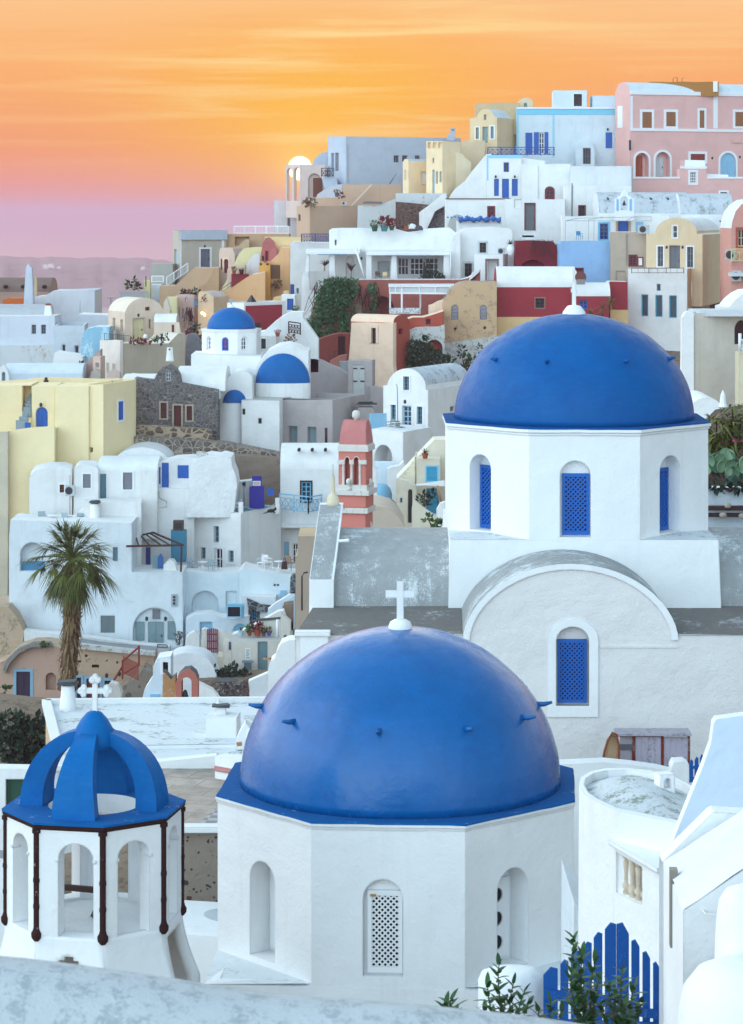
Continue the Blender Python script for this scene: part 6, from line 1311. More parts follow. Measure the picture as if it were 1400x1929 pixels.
lt=thing('trellis_fence','long grey green lattice fence on the sea terrace','fence',P(252,570,288));lf=Face(P(252,0,288)*Vector((1,1,0)),Vector((.98,.2,0)),Vector((-.2,.98,0)));h=lf.rect(227,551,280,572);q=MB();lattice(lf,h[0],h[1],h[2],h[3],0,.3,.09,q);q.obj('lattice',paint('aab6b8'),lt,weld=False);q=MB();lf.box(q,h[0]-.2,h[1],h[3],h[3]+.15,-.1,.1);q.obj('top_rail',paint('aab6b8'),lt)
for x in (227,252,280):q=MB();u=lf.px(x,560)[0];lf.box(q,u-.06,u+.06,h[2],h[3],-.08,.08);q.obj('post',paint('aab6b8'),lt)
S('grey white terrace base under the lattice fence',288.5,rc(222,571,300,620),3,PALEBL,roof=WH2)
bush('slender leafy saplings rising above the lattice fence',[(253,533,3.5,9),(244,538,3,8),(261,541,3,6)],289,LEAFD,.3,.7);lp=thing('terrace_lamp','street lamp with a flat hood above the sea terrace','lamp',P(209,590,286));q=MB();q.tube([P(209,590,286),P(209,562,286)],.06,6);q.obj('post',STEEL,lp);q=MB();q.box(P(209,561,286),(1.1,.4,.12));q.obj('hood',STEEL,lp);pole('thin mast on the edge of the plain grey green block',[P(275,540,289),P(275,520,289)],.06,IRON,'mast')
H('small yellowish roof block at the foot of the thin mast',290,283,0,rc(271,528,283,545),LYEL,L=1.5,roof=LYEL,name='roof_block')
m=H('cream house under a big barrel vault with a pale yellow double door',240,236,62,[(236,665),(310,665),(310,592)]+[(272.5+37*math.cos(math.pi*i/16),594-33*math.sin(math.pi*i/16)) for i in range(1,16)]+[(236,594)],plaster('d6c3b0',key='cv'),prof='B',far=204,roof=plaster('e2d6c4',key='cv2'),roofz=.1,wl=[('B',250.5,599.5,271,640,'yd',dict(fr=paint('d5cda4'),sur=plaster('d6c3b0',key='cv'),sw=.1)),('B',281,602,284,619,'ys',dict(fr=BEIGE)),('B',274,578.5,282.5,585,'ms'),('A',212.5,599,217,623,'ys',dict(fr=BEIGE)),('A',227,602,231.5,624,'ys',dict(fr=BEIGE))])
lamp('dark lamp over the pale yellow double door',261,594,239.4)
m=vault_x('low cream annexe with its own white vault beside the double door',237.5,290,332,591,607,660,4,plaster('cfbfae',key='cx'),WH,wl=[('A',324,612,328,626,'ms')])
S('narrow stepped cream wall at the end of the low annexe',237.3,[(328,640),(344,640),(340,624),(337,608),(331,607)],1,plaster('ddd0bc',key='cy'))
m=H('greige terrace house with a pale left face and stepped parapet',232,227,62,[(227,725),(349,725),(349,628),(336,628),(318,647),(227,647)],plaster('b5ab98',key='gt2'),prof='B',far=188,roof=plaster('d9d2c6',key='gt3'),wl=[('A',191,681.5,196,699,'ys',dict(fr=BEIGE)),('A',201,682,205.5,704,'ys',dict(fr=BEIGE)),('A',213,686,218,701,'ys',dict(fr=BEIGE))]) if False else None
m=H('greige terrace house with a stepped parapet below the cream vault',232,227,62,[(227,725),(349,725),(349,628),(336,628),(318,647),(227,647)],plaster('b5ab98',key='gt2'),prof='B',far=188,roof=plaster('d9d2c6',key='gt3'))
m2=Mass(None,None,None,231.9,226.8,62,parent=m.root)
for r_ in ((191,683,196.5,707),(201,684,206,704),(212,686,217.5,699)):m2.w('A',r_,'shut',fr=BEIGE,d=.25)
m2.build(rc(188,641,226.8,722),'A',L=.3,mat=plaster('dcd3cb',key='gt4'),roof=WH,partname='side_wall')
railpx('thin dark iron railing on the greige terrace corner',197,641,246,646,236,231,13,IRON,'bars',n=12,th=.03)
bush('row of dark red terrace plants by the double door',[(252,643,8,5),(266,642,10,5),(277,644,8,4)],231.5,REDP,.18);bush('round dark shrub at the end of the greige terrace',[(309,636,7,7),(303,641,6,5)],231.5,LEAFB,.18);r_=thing('agave','spiky agave in the middle of the greige terrace planting','agave',P(292,646,231.2));q=MB();[blade(q,P(292,645,231.2),(math.cos(a)*math.cos(t),.5*math.sin(a),math.sin(t)),.95,.1,.1) for a,t in [(random.uniform(0,6.28),random.uniform(.4,1.4)) for _ in range(30)]];q.obj('leaves',LEAFG,r_,weld=False)
q=MB();q.lathe(P(274,640,232),[(.2,0),(.19,.35),(.1,.5),(.02,.52)],12);q.obj('garden_urn',WHP,None,smooth=True,label='small white capped urn among the red terrace plants',cat='urn',kind='thing')
chimney('little white slotted chimney on the chapel vault',320,676,654,14,219,WH,holes=True,taper=.75)
S('brownish pink curved stair parapet below the blue washed wall',229,[(136,716),(178,716),(190,690),(190,658),(184,662),(168,678),(150,698)],1.5,plaster('b09a94',key='bp'),roof=plaster('c4b0a8',key='bp2'))
S('rounded greige garden wall under the side windows',227,[(160,722),(190,722),(190,702),(182,696),(172,700),(164,710)],1,plaster('b7b0a6',key='rg1'),roof=plaster('b7b0a6',key='rg1'));S('rounded pinkish garden wall beside the greige one',226.5,[(193,722),(228,722),(226,702),(214,697),(204,701),(196,712)],1,plaster('cdb9ae',key='rg2'),roof=plaster('cdb9ae',key='rg2'));H('small cream cube with a square window',228,190,5,rc(175,672,190,700),PINKISH,L=2,roof=PINKISH,wl=[('A',180.5,684,186,693,'w')])
m=H('white house with two dark windows and a stained lower wall',250,104,0,rc(-30,595,104,690),plaster('cdd3dc',key='fl1'),L=5,roof=WH,wl=[('A',60,612,68,629,'gy'),('A',78,612,86.5,629,'gy')])
S('stained lower wall with rust streaks under the two window house',249.6,[(-30,690),(98,690),(104,676),(104,649),(-30,651)],.5,STAINW)
vault_x('grey vault roof on top of the two window house',253,-30,90,573,592,600,5,plaster('b9bcc0',key='fv'),plaster('b4b8bd',key='fv2'),name='vaulted_house',down=.5)
chimney('white tapered chimney with a red brick crown',90,597,572,17,251,WH,cap=POTC,capw=.6,round_=False,taper=.65)
vault_x('long brown vaulted roof at the far edge',277,-40,94,523,550,580,7,plaster('a68a7c',key='bv1'),plaster('7d6a62',key='bv2'))
for i,x in enumerate((10,43,83)):q=MB();p=P(x,540,276.5);q.tube([p+Vector((0,.8,0)),p-Vector((0,.3,0))],.2,8);q.obj('roof_vent',DARK,None,smooth=True,label=('dark vent nearest the photo edge on the long brown vault','middle dark vent on the long brown vault','dark vent beyond the tall pale chimney on the brown vault')[i],cat='vent',group='vents on the brown vault',kind='thing')
H('bright orange flat roofed cube before the brown vault',264,54,0,[(4,585),(54,585),(54,565),(50,562),(16,562),(5,565)],paint('c8672c',.85,.15),L=3,roof=paint('c8672c',.85,.15))
chimney('very tall pale slender chimney rising from the white shed roof',54,572,503,19,262,plaster('c2c9d4',key='tc'),round_=False,taper=.62);q=MB();q.lathe(P(54,506,263),[(.35,0),(.2,.15),(.12,.4),(.02,.5)],8);q.obj('chimney_cowl',plaster('c2c9d4',key='tc'),None,label='small cowl on top of the very tall pale chimney',cat='cowl',kind='thing');chimney('thin beige chimney stub behind the tall pale one',67,560,521,6,270,BEIGE,round_=False,taper=.8)
m=S('long white shed with a sloping curved roof edge',268,[(62,660),(179,660),(179,547),(174,546),(130,548),(100,548),(84,558),(62,560)],7,plaster('cfd3d9',key='ws',stain=.3),roof=plaster('c6ccd4',key='ws2'))
m=H('white flat roofed house with small windows and round globe lamps',246,160,-4,rc(103,613,160,700),plaster('c9d1d9',key='wf'),L=8,roof=plaster('a9b4bc',key='wf2'),par=(.3,.2),wl=[('A',117,649,124,667,'wb',dict(mull=(1,1))),('A',141,651,149,671,'wb',dict(mull=(1,1)))])
for i,(x,y) in enumerate(((127,667),(150,670))):q=MB();q.lathe(P(x,y+4,243),[(.02,0),(.13,.1),(.18,.22),(.13,.34),(.02,.4)],12);q.obj('globe_lamp',WHP,None,smooth=True,label=('white globe lamp by the first small window of the flat roofed house','white globe lamp near the blue washed wall')[i],cat='lamp',group='globe lamps on the white terrace',kind='thing');pot(('rusty window box under the first small window','rusty window box under the second small window')[i],(120,145)[i],(668,672)[i],245,7,2,POTC,lmat=DRYL,group='window boxes')
S('white upper block with a square roof hatch behind the flat roof',258,[(130,640),(205,640),(205,594),(170,593),(148,592),(138,596),(134,612)],5,plaster('cfd6dd',key='ub'),roof=WH);H('small white hatch box with thin aerials',256,171,0,rc(146,588,171,598),WH,L=2,roof=WH,name='roof_hatch',cat='hatch');pole('thin aerial on the white hatch box',[P(151,588,256),P(151,567,256)],.03,STEEL,'aerial','aerial');
m=S('blue washed wall with a rounded corner and pale streaks',238,[(153,710),(206,710),(206,616),(178,616),(162,620),(155,632),(153,650)],4,TURQW,roof=PALEBL)
m=vault_x('low white barrel vault with a pale bluish side',226,8,156,684,704,740,4,plaster('cdd9e4',key='lv'),plaster('d2dde8',key='lv2'));S('pointed white vault end with a narrow blue window',225.5,[(-20,740),(19,740),(18,712),(14,697),(8,687),(0,692),(-20,715)],.6,WH,wl=[('A',4,701,10,722,'ts',dict(arch=True))]);S('white triangular terrace slab under the globe lamps',236,[(95,690),(156,690),(156,672),(103,664)],4,WH,roof=WH);bush('dark green vine hanging at the corner of the blue washed wall',[(152,690,4,9),(143,700,4,7)],228,LEAFB,.18)
# chapel with the small blue dome
def chapel():
 D=218;s=D/F;c=Vector(((433-CX)*s,D+2.4,0));ap=52.5*s;zr=(HY-621)*s;zb=(HY-690)*s
 root=thing('chapel','white chapel with a small blue dome, two blue half domes and curved vaults','chapel',Vector((c.x,c.y,(HY-850)*s)));phi=-7.5
 wall=MB();sd=ap*math.tan(R(22.5));rects={0:(418.5,635.5,430.5,660.5),7:(389.5,634,397.5,659),1:(455.5,634.5,466,659)};fr_=[]
 for k in range(8):
  fc=facet(c,ap,phi,k);hl=[]
  if k in rects:u0,u1,w0,w1=fc.rect(*rects[k]);hl=[arch_pts(u0,u1,w0,w1-(u1-u0)/2,w1,10)];fr_.append((k,fc,hl[0]))
  wall.poly([[fc(-sd,zb),fc(sd,zb),fc(sd,zr),fc(-sd,zr)]]+[[fc(u,w_) for u,w_ in l] for l in hl])
  for l in hl:open_in(fc,l,wall,.08 if k==0 else .25)
 wall.obj('drum',WH,root)
 for k,fc,l in fr_:fill_opening(fc,l,root,'win',BLUEL if k==0 else WHP,paint('6b2a4a') if k==0 else GLD,.08 if k==0 else .25,None,0,(2,3),True,'window')
 q=MB();q.strip(octa(c,ap+.01,zr-.3,phi),octa(c,ap+.1,zr-.1,phi));q.strip(octa(c,ap+.1,zr-.1,phi),octa(c,ap+.1,zr,phi));q.poly([octa(c,ap+.1,zr,phi)]);q.obj('cornice',WH,root)
 q=MB();q.lathe(Vector((c.x,c.y,zr+.01)),dome_prof(46*s,40*s,20),48,jit=.004);q.obj('dome',DOME3,root,smooth=True)
 q=MB();q.lathe(Vector((c.x,c.y,zr+39*s)),[(.32,0),(.26,.15),(.1,.3)],12);q.obj('cross_base',WHP,root);cross(root,Vector((c.x,c.y,zr+44*s)),.65,.5,.13,STEEL)
 def part(name,D_,pts,L,mat,roof=None,yaw=0,wl=()):
  m=Mass(None,None,None,D_,max(p[0] for p in pts),yaw,parent=root);wins(m,wl);m.build(list(pts),'A',L=L,mat=mat,roof=roof,partname=name,down=1.5);return m
 part('base_block',216,[(360,790),(492,790),(492,672),(360,668)],6,WH,WH)
 part('transept',212.6,[(460,780),(582,780),(582,662),(572,660),(560,653),(541,649),(522,652),(504,662),(488,680),(476,704),(468,728),(460,738)],6,WH,WH)
 def half(name,x,y,rx,ry,D_,mat,dep=.75,ydrum=None,dm=None):
  q=MB();cc=P(x,y,D_);n=20;vs=[];fs=[];R_,H_=rx*s,ry*s
  for i in range(11):
   a=math.pi/2*i/10
   for k in range(n+1):b_=math.pi*k/n;vs.append(cc+Vector((R_*math.cos(a)*math.cos(b_),-R_*dep*math.cos(a)*math.sin(b_),H_*math.sin(a))))
  for i in range(10):
   for k in range(n):fs.append((i*(n+1)+k,i*(n+1)+k+1,(i+1)*(n+1)+k+1,(i+1)*(n+1)+k))
  q.add(vs,fs);q.obj(name,mat,root,smooth=True)
  if ydrum:
   q=MB();zl=(HY-ydrum)*s;top=[cc+Vector((R_*1.02*math.cos(math.pi*k/n),-R_*1.02*dep*math.sin(math.pi*k/n),0)) for k in range(n+1)];q.strip(top,[Vector((p.x,p.y,zl)) for p in top],close=False);q.poly([top]);q.obj('apse_wall',dm or WH,root,smooth=True,angle=40)
 half('apse_dome',533,721,50,54,212.5,DOME3,.4,768)
 part('transept_edge',212.8,[(572,735),(582,735),(582,668),(576,668)],.5,STAINW)
 m=vault_x('x',209,328,420,688,730,800,7,WH,WH,parent=root) if False else None
 part('nave_gable',209,[(409,800),(476,800),(476,712),(470,704),(462,700),(452,699),(440,703),(428,713),(418,728),(412,742),(409,746)],6,WH,WH)
 half('apse_dome',442,758,21,23,209,DOME3,.8)
 q=MB();cc=P(433,758,209.2);n=24;top=[cc+Vector((26*s*math.cos(math.pi*k/n),-26*s*math.sin(math.pi*k/n),0)) for k in range(n+1)];zl=(HY-850)*s-2;q.strip(top,[Vector((p.x,p.y,zl)) for p in top],close=False);q.poly([top]);q.obj('apse_wall',WH,root,smooth=True,angle=40)
 part('vestry',207.5,[(455,860),(527,860),(527,755),(455,754)],5,WH,plaster('c4c2b8',key='vr'),4,[('A',457,770,462,781,'dk',dict(d=.12)),('A',487,788,493,798,'dk',dict(d=.12))])
 X= lambda x,D_:(x-CX)/F*D_
 for nm,x0,x1,D_,dp,yap,ysp in (('nave_vault',332,425,206.2,8,690,737),('side_vault',231,292,206.2,5,705,716)):
  q=MB();A=[];B=[];zs=(HY-ysp)/F*D_;za=(HY-yap)/F*(D_+dp*.45)
  for i in range(17):a=math.pi*i/16;y_=D_+dp/2-dp/2*math.cos(a);zz_=zs+(za-zs)*math.sin(a)**.9;A.append(Vector((X(x0,D_),y_,zz_)));B.append(Vector((X(x1,D_),y_,zz_)))
  q.strip(A,B,close=False);q.poly([A]);q.poly([B]);q.obj(nm,WH,root,smooth=True,angle=40)
 q=MB();q.hexa([P(232,745,206),P(415,752,206),P(415,752,206)+Vector((0,8,0)),P(232,745,206)+Vector((0,8,0)),P(232,714,206),P(415,735,206),P(415,735,206)+Vector((0,8,0)),P(232,714,206)+Vector((0,8,0))]);q.obj('roof_terrace',WH,root)
 return root
chapel()
m=S('dark rubble stone house front with an arched belfry window',205,[(254,850),(411,850),(411,735),(341,722),(338,710),(330,696),(318,688),(306,692),(296,704),(291,716),(254,712)],2.5,STONED,wl=[('A',312,696,321,718,'w',dict(arch=True,mull=(2,3),pn=GLD)),('A',303,759,314,788,'rs',dict(sur=plaster('b9a999',key='sf'),sw=.14,fr=paint('5a2a26'))),('A',328,764,341.5,812,'rd',dict(sur=plaster('b9a999',key='sf'),sw=.14,fr=paint('5a2224'))),('A',352,765,362,792,'rs',dict(sur=plaster('b9a999',key='sf'),sw=.14,fr=paint('5a2a26')))],name='stone_house',cat='house')
S('crumbling stone and plaster wall at the foot of the stone house',203,[(254,860),(400,860),(398,812),(380,808),(330,806),(300,803),(257,803)],1.5,stone('5d554f','a08c76','ab9a84',1.7,.16,1.2));S('long rubble bank under the white apse',201,[(252,880),(560,890),(548,862),(520,856),(470,846),(430,838),(380,832),(254,822)],3,RUBV,name='rubble_bank',cat='bank')
m=S('white curved stair wall rising toward the ivy',226,[(484,680),(600,680),(600,640),(572,600),(572,588),(548,588),(530,597),(516,608),(505,618),(498,624),(484,626)],3,WH,roof=WH)
m=H('small white room with a dark green window behind the blue dome',224,521,6,rc(484,633,521,670),WH,L=3,roof=WH,far=None,wl=[('A',492,638,501,657,'gs',dict(fr=paint('26443f'),sur=WHP,sw=.1))]);pot('dark red flower pot on the small white room',523,634,223,9,5,POTC,lmat=REDP)
railpx('short brown lattice railing at the foot of the ivy',544,628,566,631,224.5,224.5,22,DBROWN,'x',n=4);bush('tangle of bare twigs below the brown railing',[(548,640,10,14),(540,646,8,8)],224,DRYL,.16,.5)
m=H('crimson box house with white edges and a flat grey roof',233,460,42,rc(428,570,460,640),WH,far=538,roof=plaster('a8aaa8',key='rr1'),par=(.12,.25),coping=WH,wl=[])
m2=Mass(None,None,None,232.95,460,42,parent=m.root);h=m2.B.rect(463,575,531,625);q=MB();m2.B.box(q,h[0],h[1],h[2],h[3],-.05,.05);q.obj('red_panel',RED,m.root);q=MB();h=m2.B.rect(478,608,490,622);m2.B.box(q,h[0],h[1],h[2],h[3],-.08,.02);q.obj('window',IRON,m.root)
H('white cube with a blue door between the crimson house and the porch',240,556,0,rc(530,556,556,600),WH,L=3,roof=WH,wl=[('A',541,563,553,584,'bd')]);q=MB();q.lathe(P(474,570,236),[(.5,0),(.25,.4),(.05,.7)],4);q.obj('roof_cowl',IRON,None,label='black pointed cowl on the crimson house roof',cat='cowl',kind='thing')
pot('bushy planter on the white cube beside the blue door',556,592,238,11,6,GREEN,lmat=LEAFG)
# yellow house
yh=H('pale yellow house with a blue arched door, outside steps and a blue window',196,195.5,20,rc(166,724,195.5,885),YEL,far=256,roof=YEL,par=(.7,.25),floor=plaster('e6dcb8',key='yf'),wl=[('B',222.5,756,232,791,'bs',dict(sur=WHP,sw=.18,d=.1)),('A',169,843,175,852,'ho')])
def ypart(nm,D,pts,L,yaw=0,wl=(),mat=YEL,xc=None,roof=None,g=False):
 m=Mass(None,None,None,D,xc or max(p[0] for p in pts),yaw,parent=yh.root);wins(m,wl);m.build(list(pts),'A',L=L,mat=mat,roof=roof or YEL,partname=nm,down=3);return m
ypart('middle_block',196.2,[(103,895),(168,895),(168,727),(138,729),(103,728)],5,4)
ypart('door_block',196.6,[(60,815),(104,815),(104,728),(60,728)],5,0,[('A',68,767,90,804,'bd',dict(arch=True,d=.2))])
ypart('stair_wall',197.5,[(-30,815),(60,815),(60,724),(42,726),(-30,727)],4,0,[('A',42.5,727,59.5,776,'ni',dict(d=1.2))])
ypart('rear_parapet',203,[(60,780),(256,780),(256,714),(80,711),(-30,722),(-30,780)],.3)
ypart('front_wall',194.5,[(-30,1010),(103.5,1010),(103.5,803),(58,806),(15,812),(-30,812)],.4,0)
ypart('corner_wall',193.6,[(-30,1150),(15.5,1150),(15.5,813),(-30,813)],.6,0,mat=plaster('c9c0aa',stain=.3,key='cwy'))
ypart('terrace_floor',194.8,[(-30,830),(104,830),(104,808),(-30,816)],2.2,0,mat=plaster('d8cfa8',key='ytf'))
q=MB()
for i in range(5):h=Face(Vector((0,197.4+i*.22,0)),Vector((1,0,0)),Vector((0,1,0)));u0,u1,w0,w1=h.rect(44+i*3,766-i*6,59,774-i*6);h.box(q,u0,u1,w0-.5,w1,0,.24)
YSP=plaster('8d9da6',stain=.3,key='ysp');q.obj('stair_flight',YSP,yh.root,weld=False);q=MB()
for i in range(3):h=Face(Vector((0,195.6+i*.2,0)),Vector((1,0,0)),Vector((0,1,0)));u0,u1,w0,w1=h.rect(30+i*6,792-i*7,53,802-i*7);h.box(q,u0,u1,w0-.8,w1,0,.22)
q.obj('stair_flight',YSP,yh.root,weld=False);q=MB();h=Face(Vector((0,195.5,0)),Vector((1,0,0)),Vector((0,1,0)));u0,u1,w0,w1=h.rect(47,796,58,808);h.box(q,u0,u1,w0,w1,0,.04);q.obj('hatch_door',BLUE,yh.root)
lamp('square lamp above the blue arched door of the yellow house',77,763,196.3);chimney('dark rounded flue pot on the yellow house roof',87,717,711,9,202,DBROWN,taper=.6);chimney('tiny dark flue at the far roof edge of the yellow house',211,721,717,5,200,DBROWN,taper=.7)
# white houses under the yellow one
m=H('rounded white cell with a small window and an air conditioner',190,136,-6,[(55,1010),(136,1010),(136,884),(120,880),(90,880),(66,886),(57,896),(55,905)],WH,L=4,roof=WHR,wl=[('A',112.5,913,121,928,'dk',dict(fr=OBROWN,sur=WHP,sw=.15))])
ac_unit('grey air conditioner hung on the rounded white cell',123,915,141,934,188.6);pole('thin pipe running down from the air conditioner',[P(132,985,189),P(132,895,189)],.035,STEEL,'pipe','pipe')
m=H('white cell front with a little vault and panelled grey shutters',189.5,186,-3,[(138,960),(186,960),(186,886),(182,880),(172,877),(146,877),(140,882)],WH,L=4,roof=WHR,wl=[('A',156.5,893,171,919,'ys',dict(sur=WHP,sw=.12,d=.12))])
m=vault_x('long white cell with a grey shuttered window and a tall grey door',190.3,184,297,860,886,965,5,WH,WHR,wl=[('A',188.5,893,200,947,'td',dict(d=.25)),('A',232,890,249.5,922,'ys',dict(sur=WHP,sw=.15,d=.12))])
H('rough white cross vault rising behind the long white cell',196,322,0,ar(212,322,878,843,900),ROCKW,L=6,roof=ROCKW)
m=S('rough white wall with a leaning blue door and a blue sign shutter',191.5,[(292,940),(392,940),(392,866),(360,862),(330,864),(300,872),(294,880)],3,ROCKW,roof=ROCKW,wl=[('A',305,872,318,919,'bd',dict(d=.1)),('A',335,876.5,355.5,901,'bs',dict(d=.08)),('A',296,880,302.5,912,'bs',dict(d=.08))])
m=S('lumpy whitewashed rock spur with rough edges',190.5,[(350,950),(440,950),(447,915),(444,895),(438,880),(436,862),(420,858),(410,861),(392,859),(372,864),(362,880),(356,910)],4,ROCKW,roof=ROCKW,name='rock_spur',cat='rock')
bk=MB();[bk.box(P(383+random.uniform(-8,8),857-random.uniform(-2,4),191.5),(.4,.3,.25),rz=random.uniform(0,3)) for _ in range(9)];bk.obj('loose_stones',WASH,None,label='little pile of loose bricks on the whitewashed rock spur',cat='stone pile',kind='stuff',weld=False)
S('grey brown earth bank with a ruined lintel behind the blue doors',199,[(430,960),(540,960),(540,870),(500,862),(440,858),(430,870)],3,plaster('8a7d70',stain=.5,bump=1.2,key='eb'),name='earth_bank',cat='bank')
S('patched grey white cave wall with a small green window',194,[(385,960),(478,960),(478,905),(450,908),(420,920),(400,930)],1.5,plaster('c3c3bf',stain=.5,key='cg'),roof=WH,wl=[('A',419,924,427,939,'gs',dict(fr=paint('1f4a44')))])
m=S('violet blue plank door with a small white notice in a cave wall',193.5,[(470,952),(498,952),(498,916),(493,916),(493,897),(475,897),(475,916),(470,917)],.15,paint('2a2f9c',.6,.2),name='plank_door',cat='door');q=MB();h=m.A.rect(476,906,491,915);m.A.box(q,h[0],h[1],h[2],h[3],-.03,.01);q.obj('notice',WHP,m.root)
q=MB()
for i,(cc_,y) in enumerate((('b',908),('r',909.8),('b',912.5))):
 h=m.A.rect(477.5,y,489.5,y+(.9 if i!=1 else 1.2));n=7
 for k in range(n):u=h[0]+(h[1]-h[0])*k/n;m.A.box(q,u,u+(h[1]-h[0])/n*.7,h[2],h[3],-.04,-.028)
q.obj('notice_lettering',paint('a03040'),m.root,weld=False)
q=MB();h=m.A.rect(504,920,516,929);Face(m.A.o,m.A.e,m.A.i).box(q,h[0],h[1],h[2]-.2,h[3],0,.1);q.obj('shutter',BLUE,None,label='second small violet blue shutter beside the balcony house',cat='shutter',kind='thing')
ac_unit('small grey meter box on a post by the violet blue door',457,908,463,916,194,group='meter boxes');pole('thin post under the grey meter box',[P(460,916,194),P(460,952,194)],.05,STEEL)
m=H('white stair terrace block with low steps above the palm',188,267,-4,rc(160,945,267,1015),WH,L=2,roof=WH);S('white lower step wall by the flue pot',187,[(138,1000),(190,1000),(190,952),(186,945),(162,945),(158,958),(148,965),(140,975)],1.2,WH,roof=WH)
chimney('white round chimney with a dark slate cap on the stair terrace',179,985,943,20,186.5,WH,cap=SLATE,capw=1.0,taper=.85)
for i in range(3):S(('upper','middle','lower')[i]+' grey blue step on the white stair terrace',186.8-i*.2,rc(139+3*(2-i),962+7*i,157,968+7*i),.4,plaster('9db3bd',key='sbs'),name='stair_step',cat='step',down=.2,g=False,group='steps of the white stair terrace')
FAC=184
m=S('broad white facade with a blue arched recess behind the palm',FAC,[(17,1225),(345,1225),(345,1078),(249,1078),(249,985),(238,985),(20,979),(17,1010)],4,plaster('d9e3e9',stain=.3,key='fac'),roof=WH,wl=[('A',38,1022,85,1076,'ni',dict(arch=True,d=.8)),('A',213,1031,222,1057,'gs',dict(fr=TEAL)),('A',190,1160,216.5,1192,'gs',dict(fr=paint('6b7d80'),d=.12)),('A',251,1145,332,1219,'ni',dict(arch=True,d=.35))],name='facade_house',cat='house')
m2=Mass(None,None,None,FAC+.34,340,0,parent=m.root);fc=m2.A
for r_,k,st in (((279,1171,308,1219),'door','gd'),((255.5,1171,272,1206),'shut','gs'),((316,1170,332,1204),'shut','gs'),((287.5,1148,301.5,1166),'shut','ys')):h=fc.rect(*r_);fill_opening(Face(fc.o-fc.i*.08,fc.e,fc.i),rect_pts(*h),m.root,k,ST[st]['fr'],ST[st].get('pn'),.07,None,0,(1,1),False,None)
h=fc.rect(39,1058,84,1076);q=MB();fc.box(q,h[0],h[1],h[2],h[3],.2,.25);q.obj('blue_panel',paint('3f88ad'),m.root)
for x in (276.5,312):lamp('small dark lamp beside the green arched doorway, nearer the palm' if x<300 else 'small dark lamp beside the green arched doorway, nearer the meter board',x,1166,FAC-.1)
mb_=thing('meter_board','grey electric meter board with three dials on the white facade','meter board',P(328,1141,FAC-.3));h=m.A.rect(323,1119,334,1141);q=MB();m.A.box(q,h[0],h[1],h[2],h[3],-.14,.0);q.obj('board',paint('a7b4bc'),mb_);
for y in (1124,1130,1136):q=MB();u,w_=m.A.px(328.5,y);q.tube([m.A(u,w_,-.2),m.A(u,w_,-.12)],.09,10);q.obj('dial',IRON,mb_)
S('white sloping path wall along the foot of the facade',182,[(40,1255),(320,1255),(320,1218),(270,1215),(200,1205),(120,1196),(45,1188)],1.2,plaster('d5dadd',stain=.4,key='pth'),roof=WH)
chair('grey slatted chair nearest the facade corner above the palm',80,990,186.5,.3,paint('9fb0b8'),sc=1.1);chair('grey slatted chair beside the white stair wall',127,991,186.5,2.6,paint('9fb0b8'),sc=1.1);table('low pale table between two grey slatted chairs',100,989,186.2)
S('white wall with a conduit pipe above the pergola terrace',191,[(244,1090),(366,1090),(366,920),(300,919),(268,940),(268,990),(244,1000)],3,WH,roof=WH,wl=[('A',249,1019,257.5,1079,'bd',dict(fr=paint('2f63b0'))),('A',274.5,1031,283.5,1078,'bd',dict(fr=paint('2a55a8')))])
pole('thin zigzag conduit on the white wall above the pergola',[P(297,1000,190.6),P(297,957,190.6),P(314,955,190.6),P(314,945,190.6),P(300,938,190.6),P(299,925,190.6)],.035,STEEL,'conduit','pipe')
q=thing('cabinet','tall teal cabinet with a rusty box on top beside the pergola','cabinet',P(336,1060,188.5));z=MB();fa=Face(Vector((0,188.5,0)),Vector((1,0,0)),Vector((0,1,0)));h=fa.rect(322,1000,350,1059);fa.box(z,h[0],h[1],h[2],h[3],0,1);z.obj('case',paint('2f7f9a',.6,.2),q);z=MB();h=fa.rect(326,982,345,1000);fa.box(z,h[0],h[1],h[2]+.01,h[3],.1,.9);z.obj('box',paint('5b4a44',.8,.3),q);z=MB();h=fa.rect(329,985,341,996);fa.box(z,h[0],h[1],h[2],h[3],.06,.1);z.obj('vent',IRON,q)
pg=thing('pergola','rusty brown bar pergola over the doorway terrace','pergola',P(300,1077,184));RB=paint('4a3430',.8,.3)
fr_l,fr_r,bk_l,bk_r=P(238,1029,183.5),P(345,1027,183.5),P(250,1012,188),P(288,1003,189);q=MB();q.bar(fr_l,fr_r,.14);q.bar(bk_l,bk_r,.11);q.bar(bk_r,fr_r,.12)
for t in (.15,.4,.65,.85):q.bar(bk_l.lerp(bk_r,t),fr_l.lerp(fr_r,.1+t*.8),.09)
q.obj('roof_bars',RB,pg,weld=False);q=MB();q.bar(P(341,1077,183.5),fr_r-Vector((.1,0,0)),.13);q.obj('post',RB,pg)
S('white rounded steps in the corner of the pergola terrace',185,[(308,1082),(336,1082),(336,1070),(330,1062),(326,1056),(316,1056),(312,1062),(308,1064)],1.2,WH,roof=WH,g=False);m=S('pointed blue garden gate on the pergola terrace',186,[(297,1080),(308,1080),(308,1050),(305,1046),(302.5,1042),(300,1046),(297,1050)],.1,paint('3568a8'),name='garden_gate',cat='gate',down=0,g=False);S('greenish plank panel beside the pointed blue gate',186.2,rc(287,1046,297,1080),.1,paint('7fa8ae'),name='panel',cat='panel',down=0,g=False)
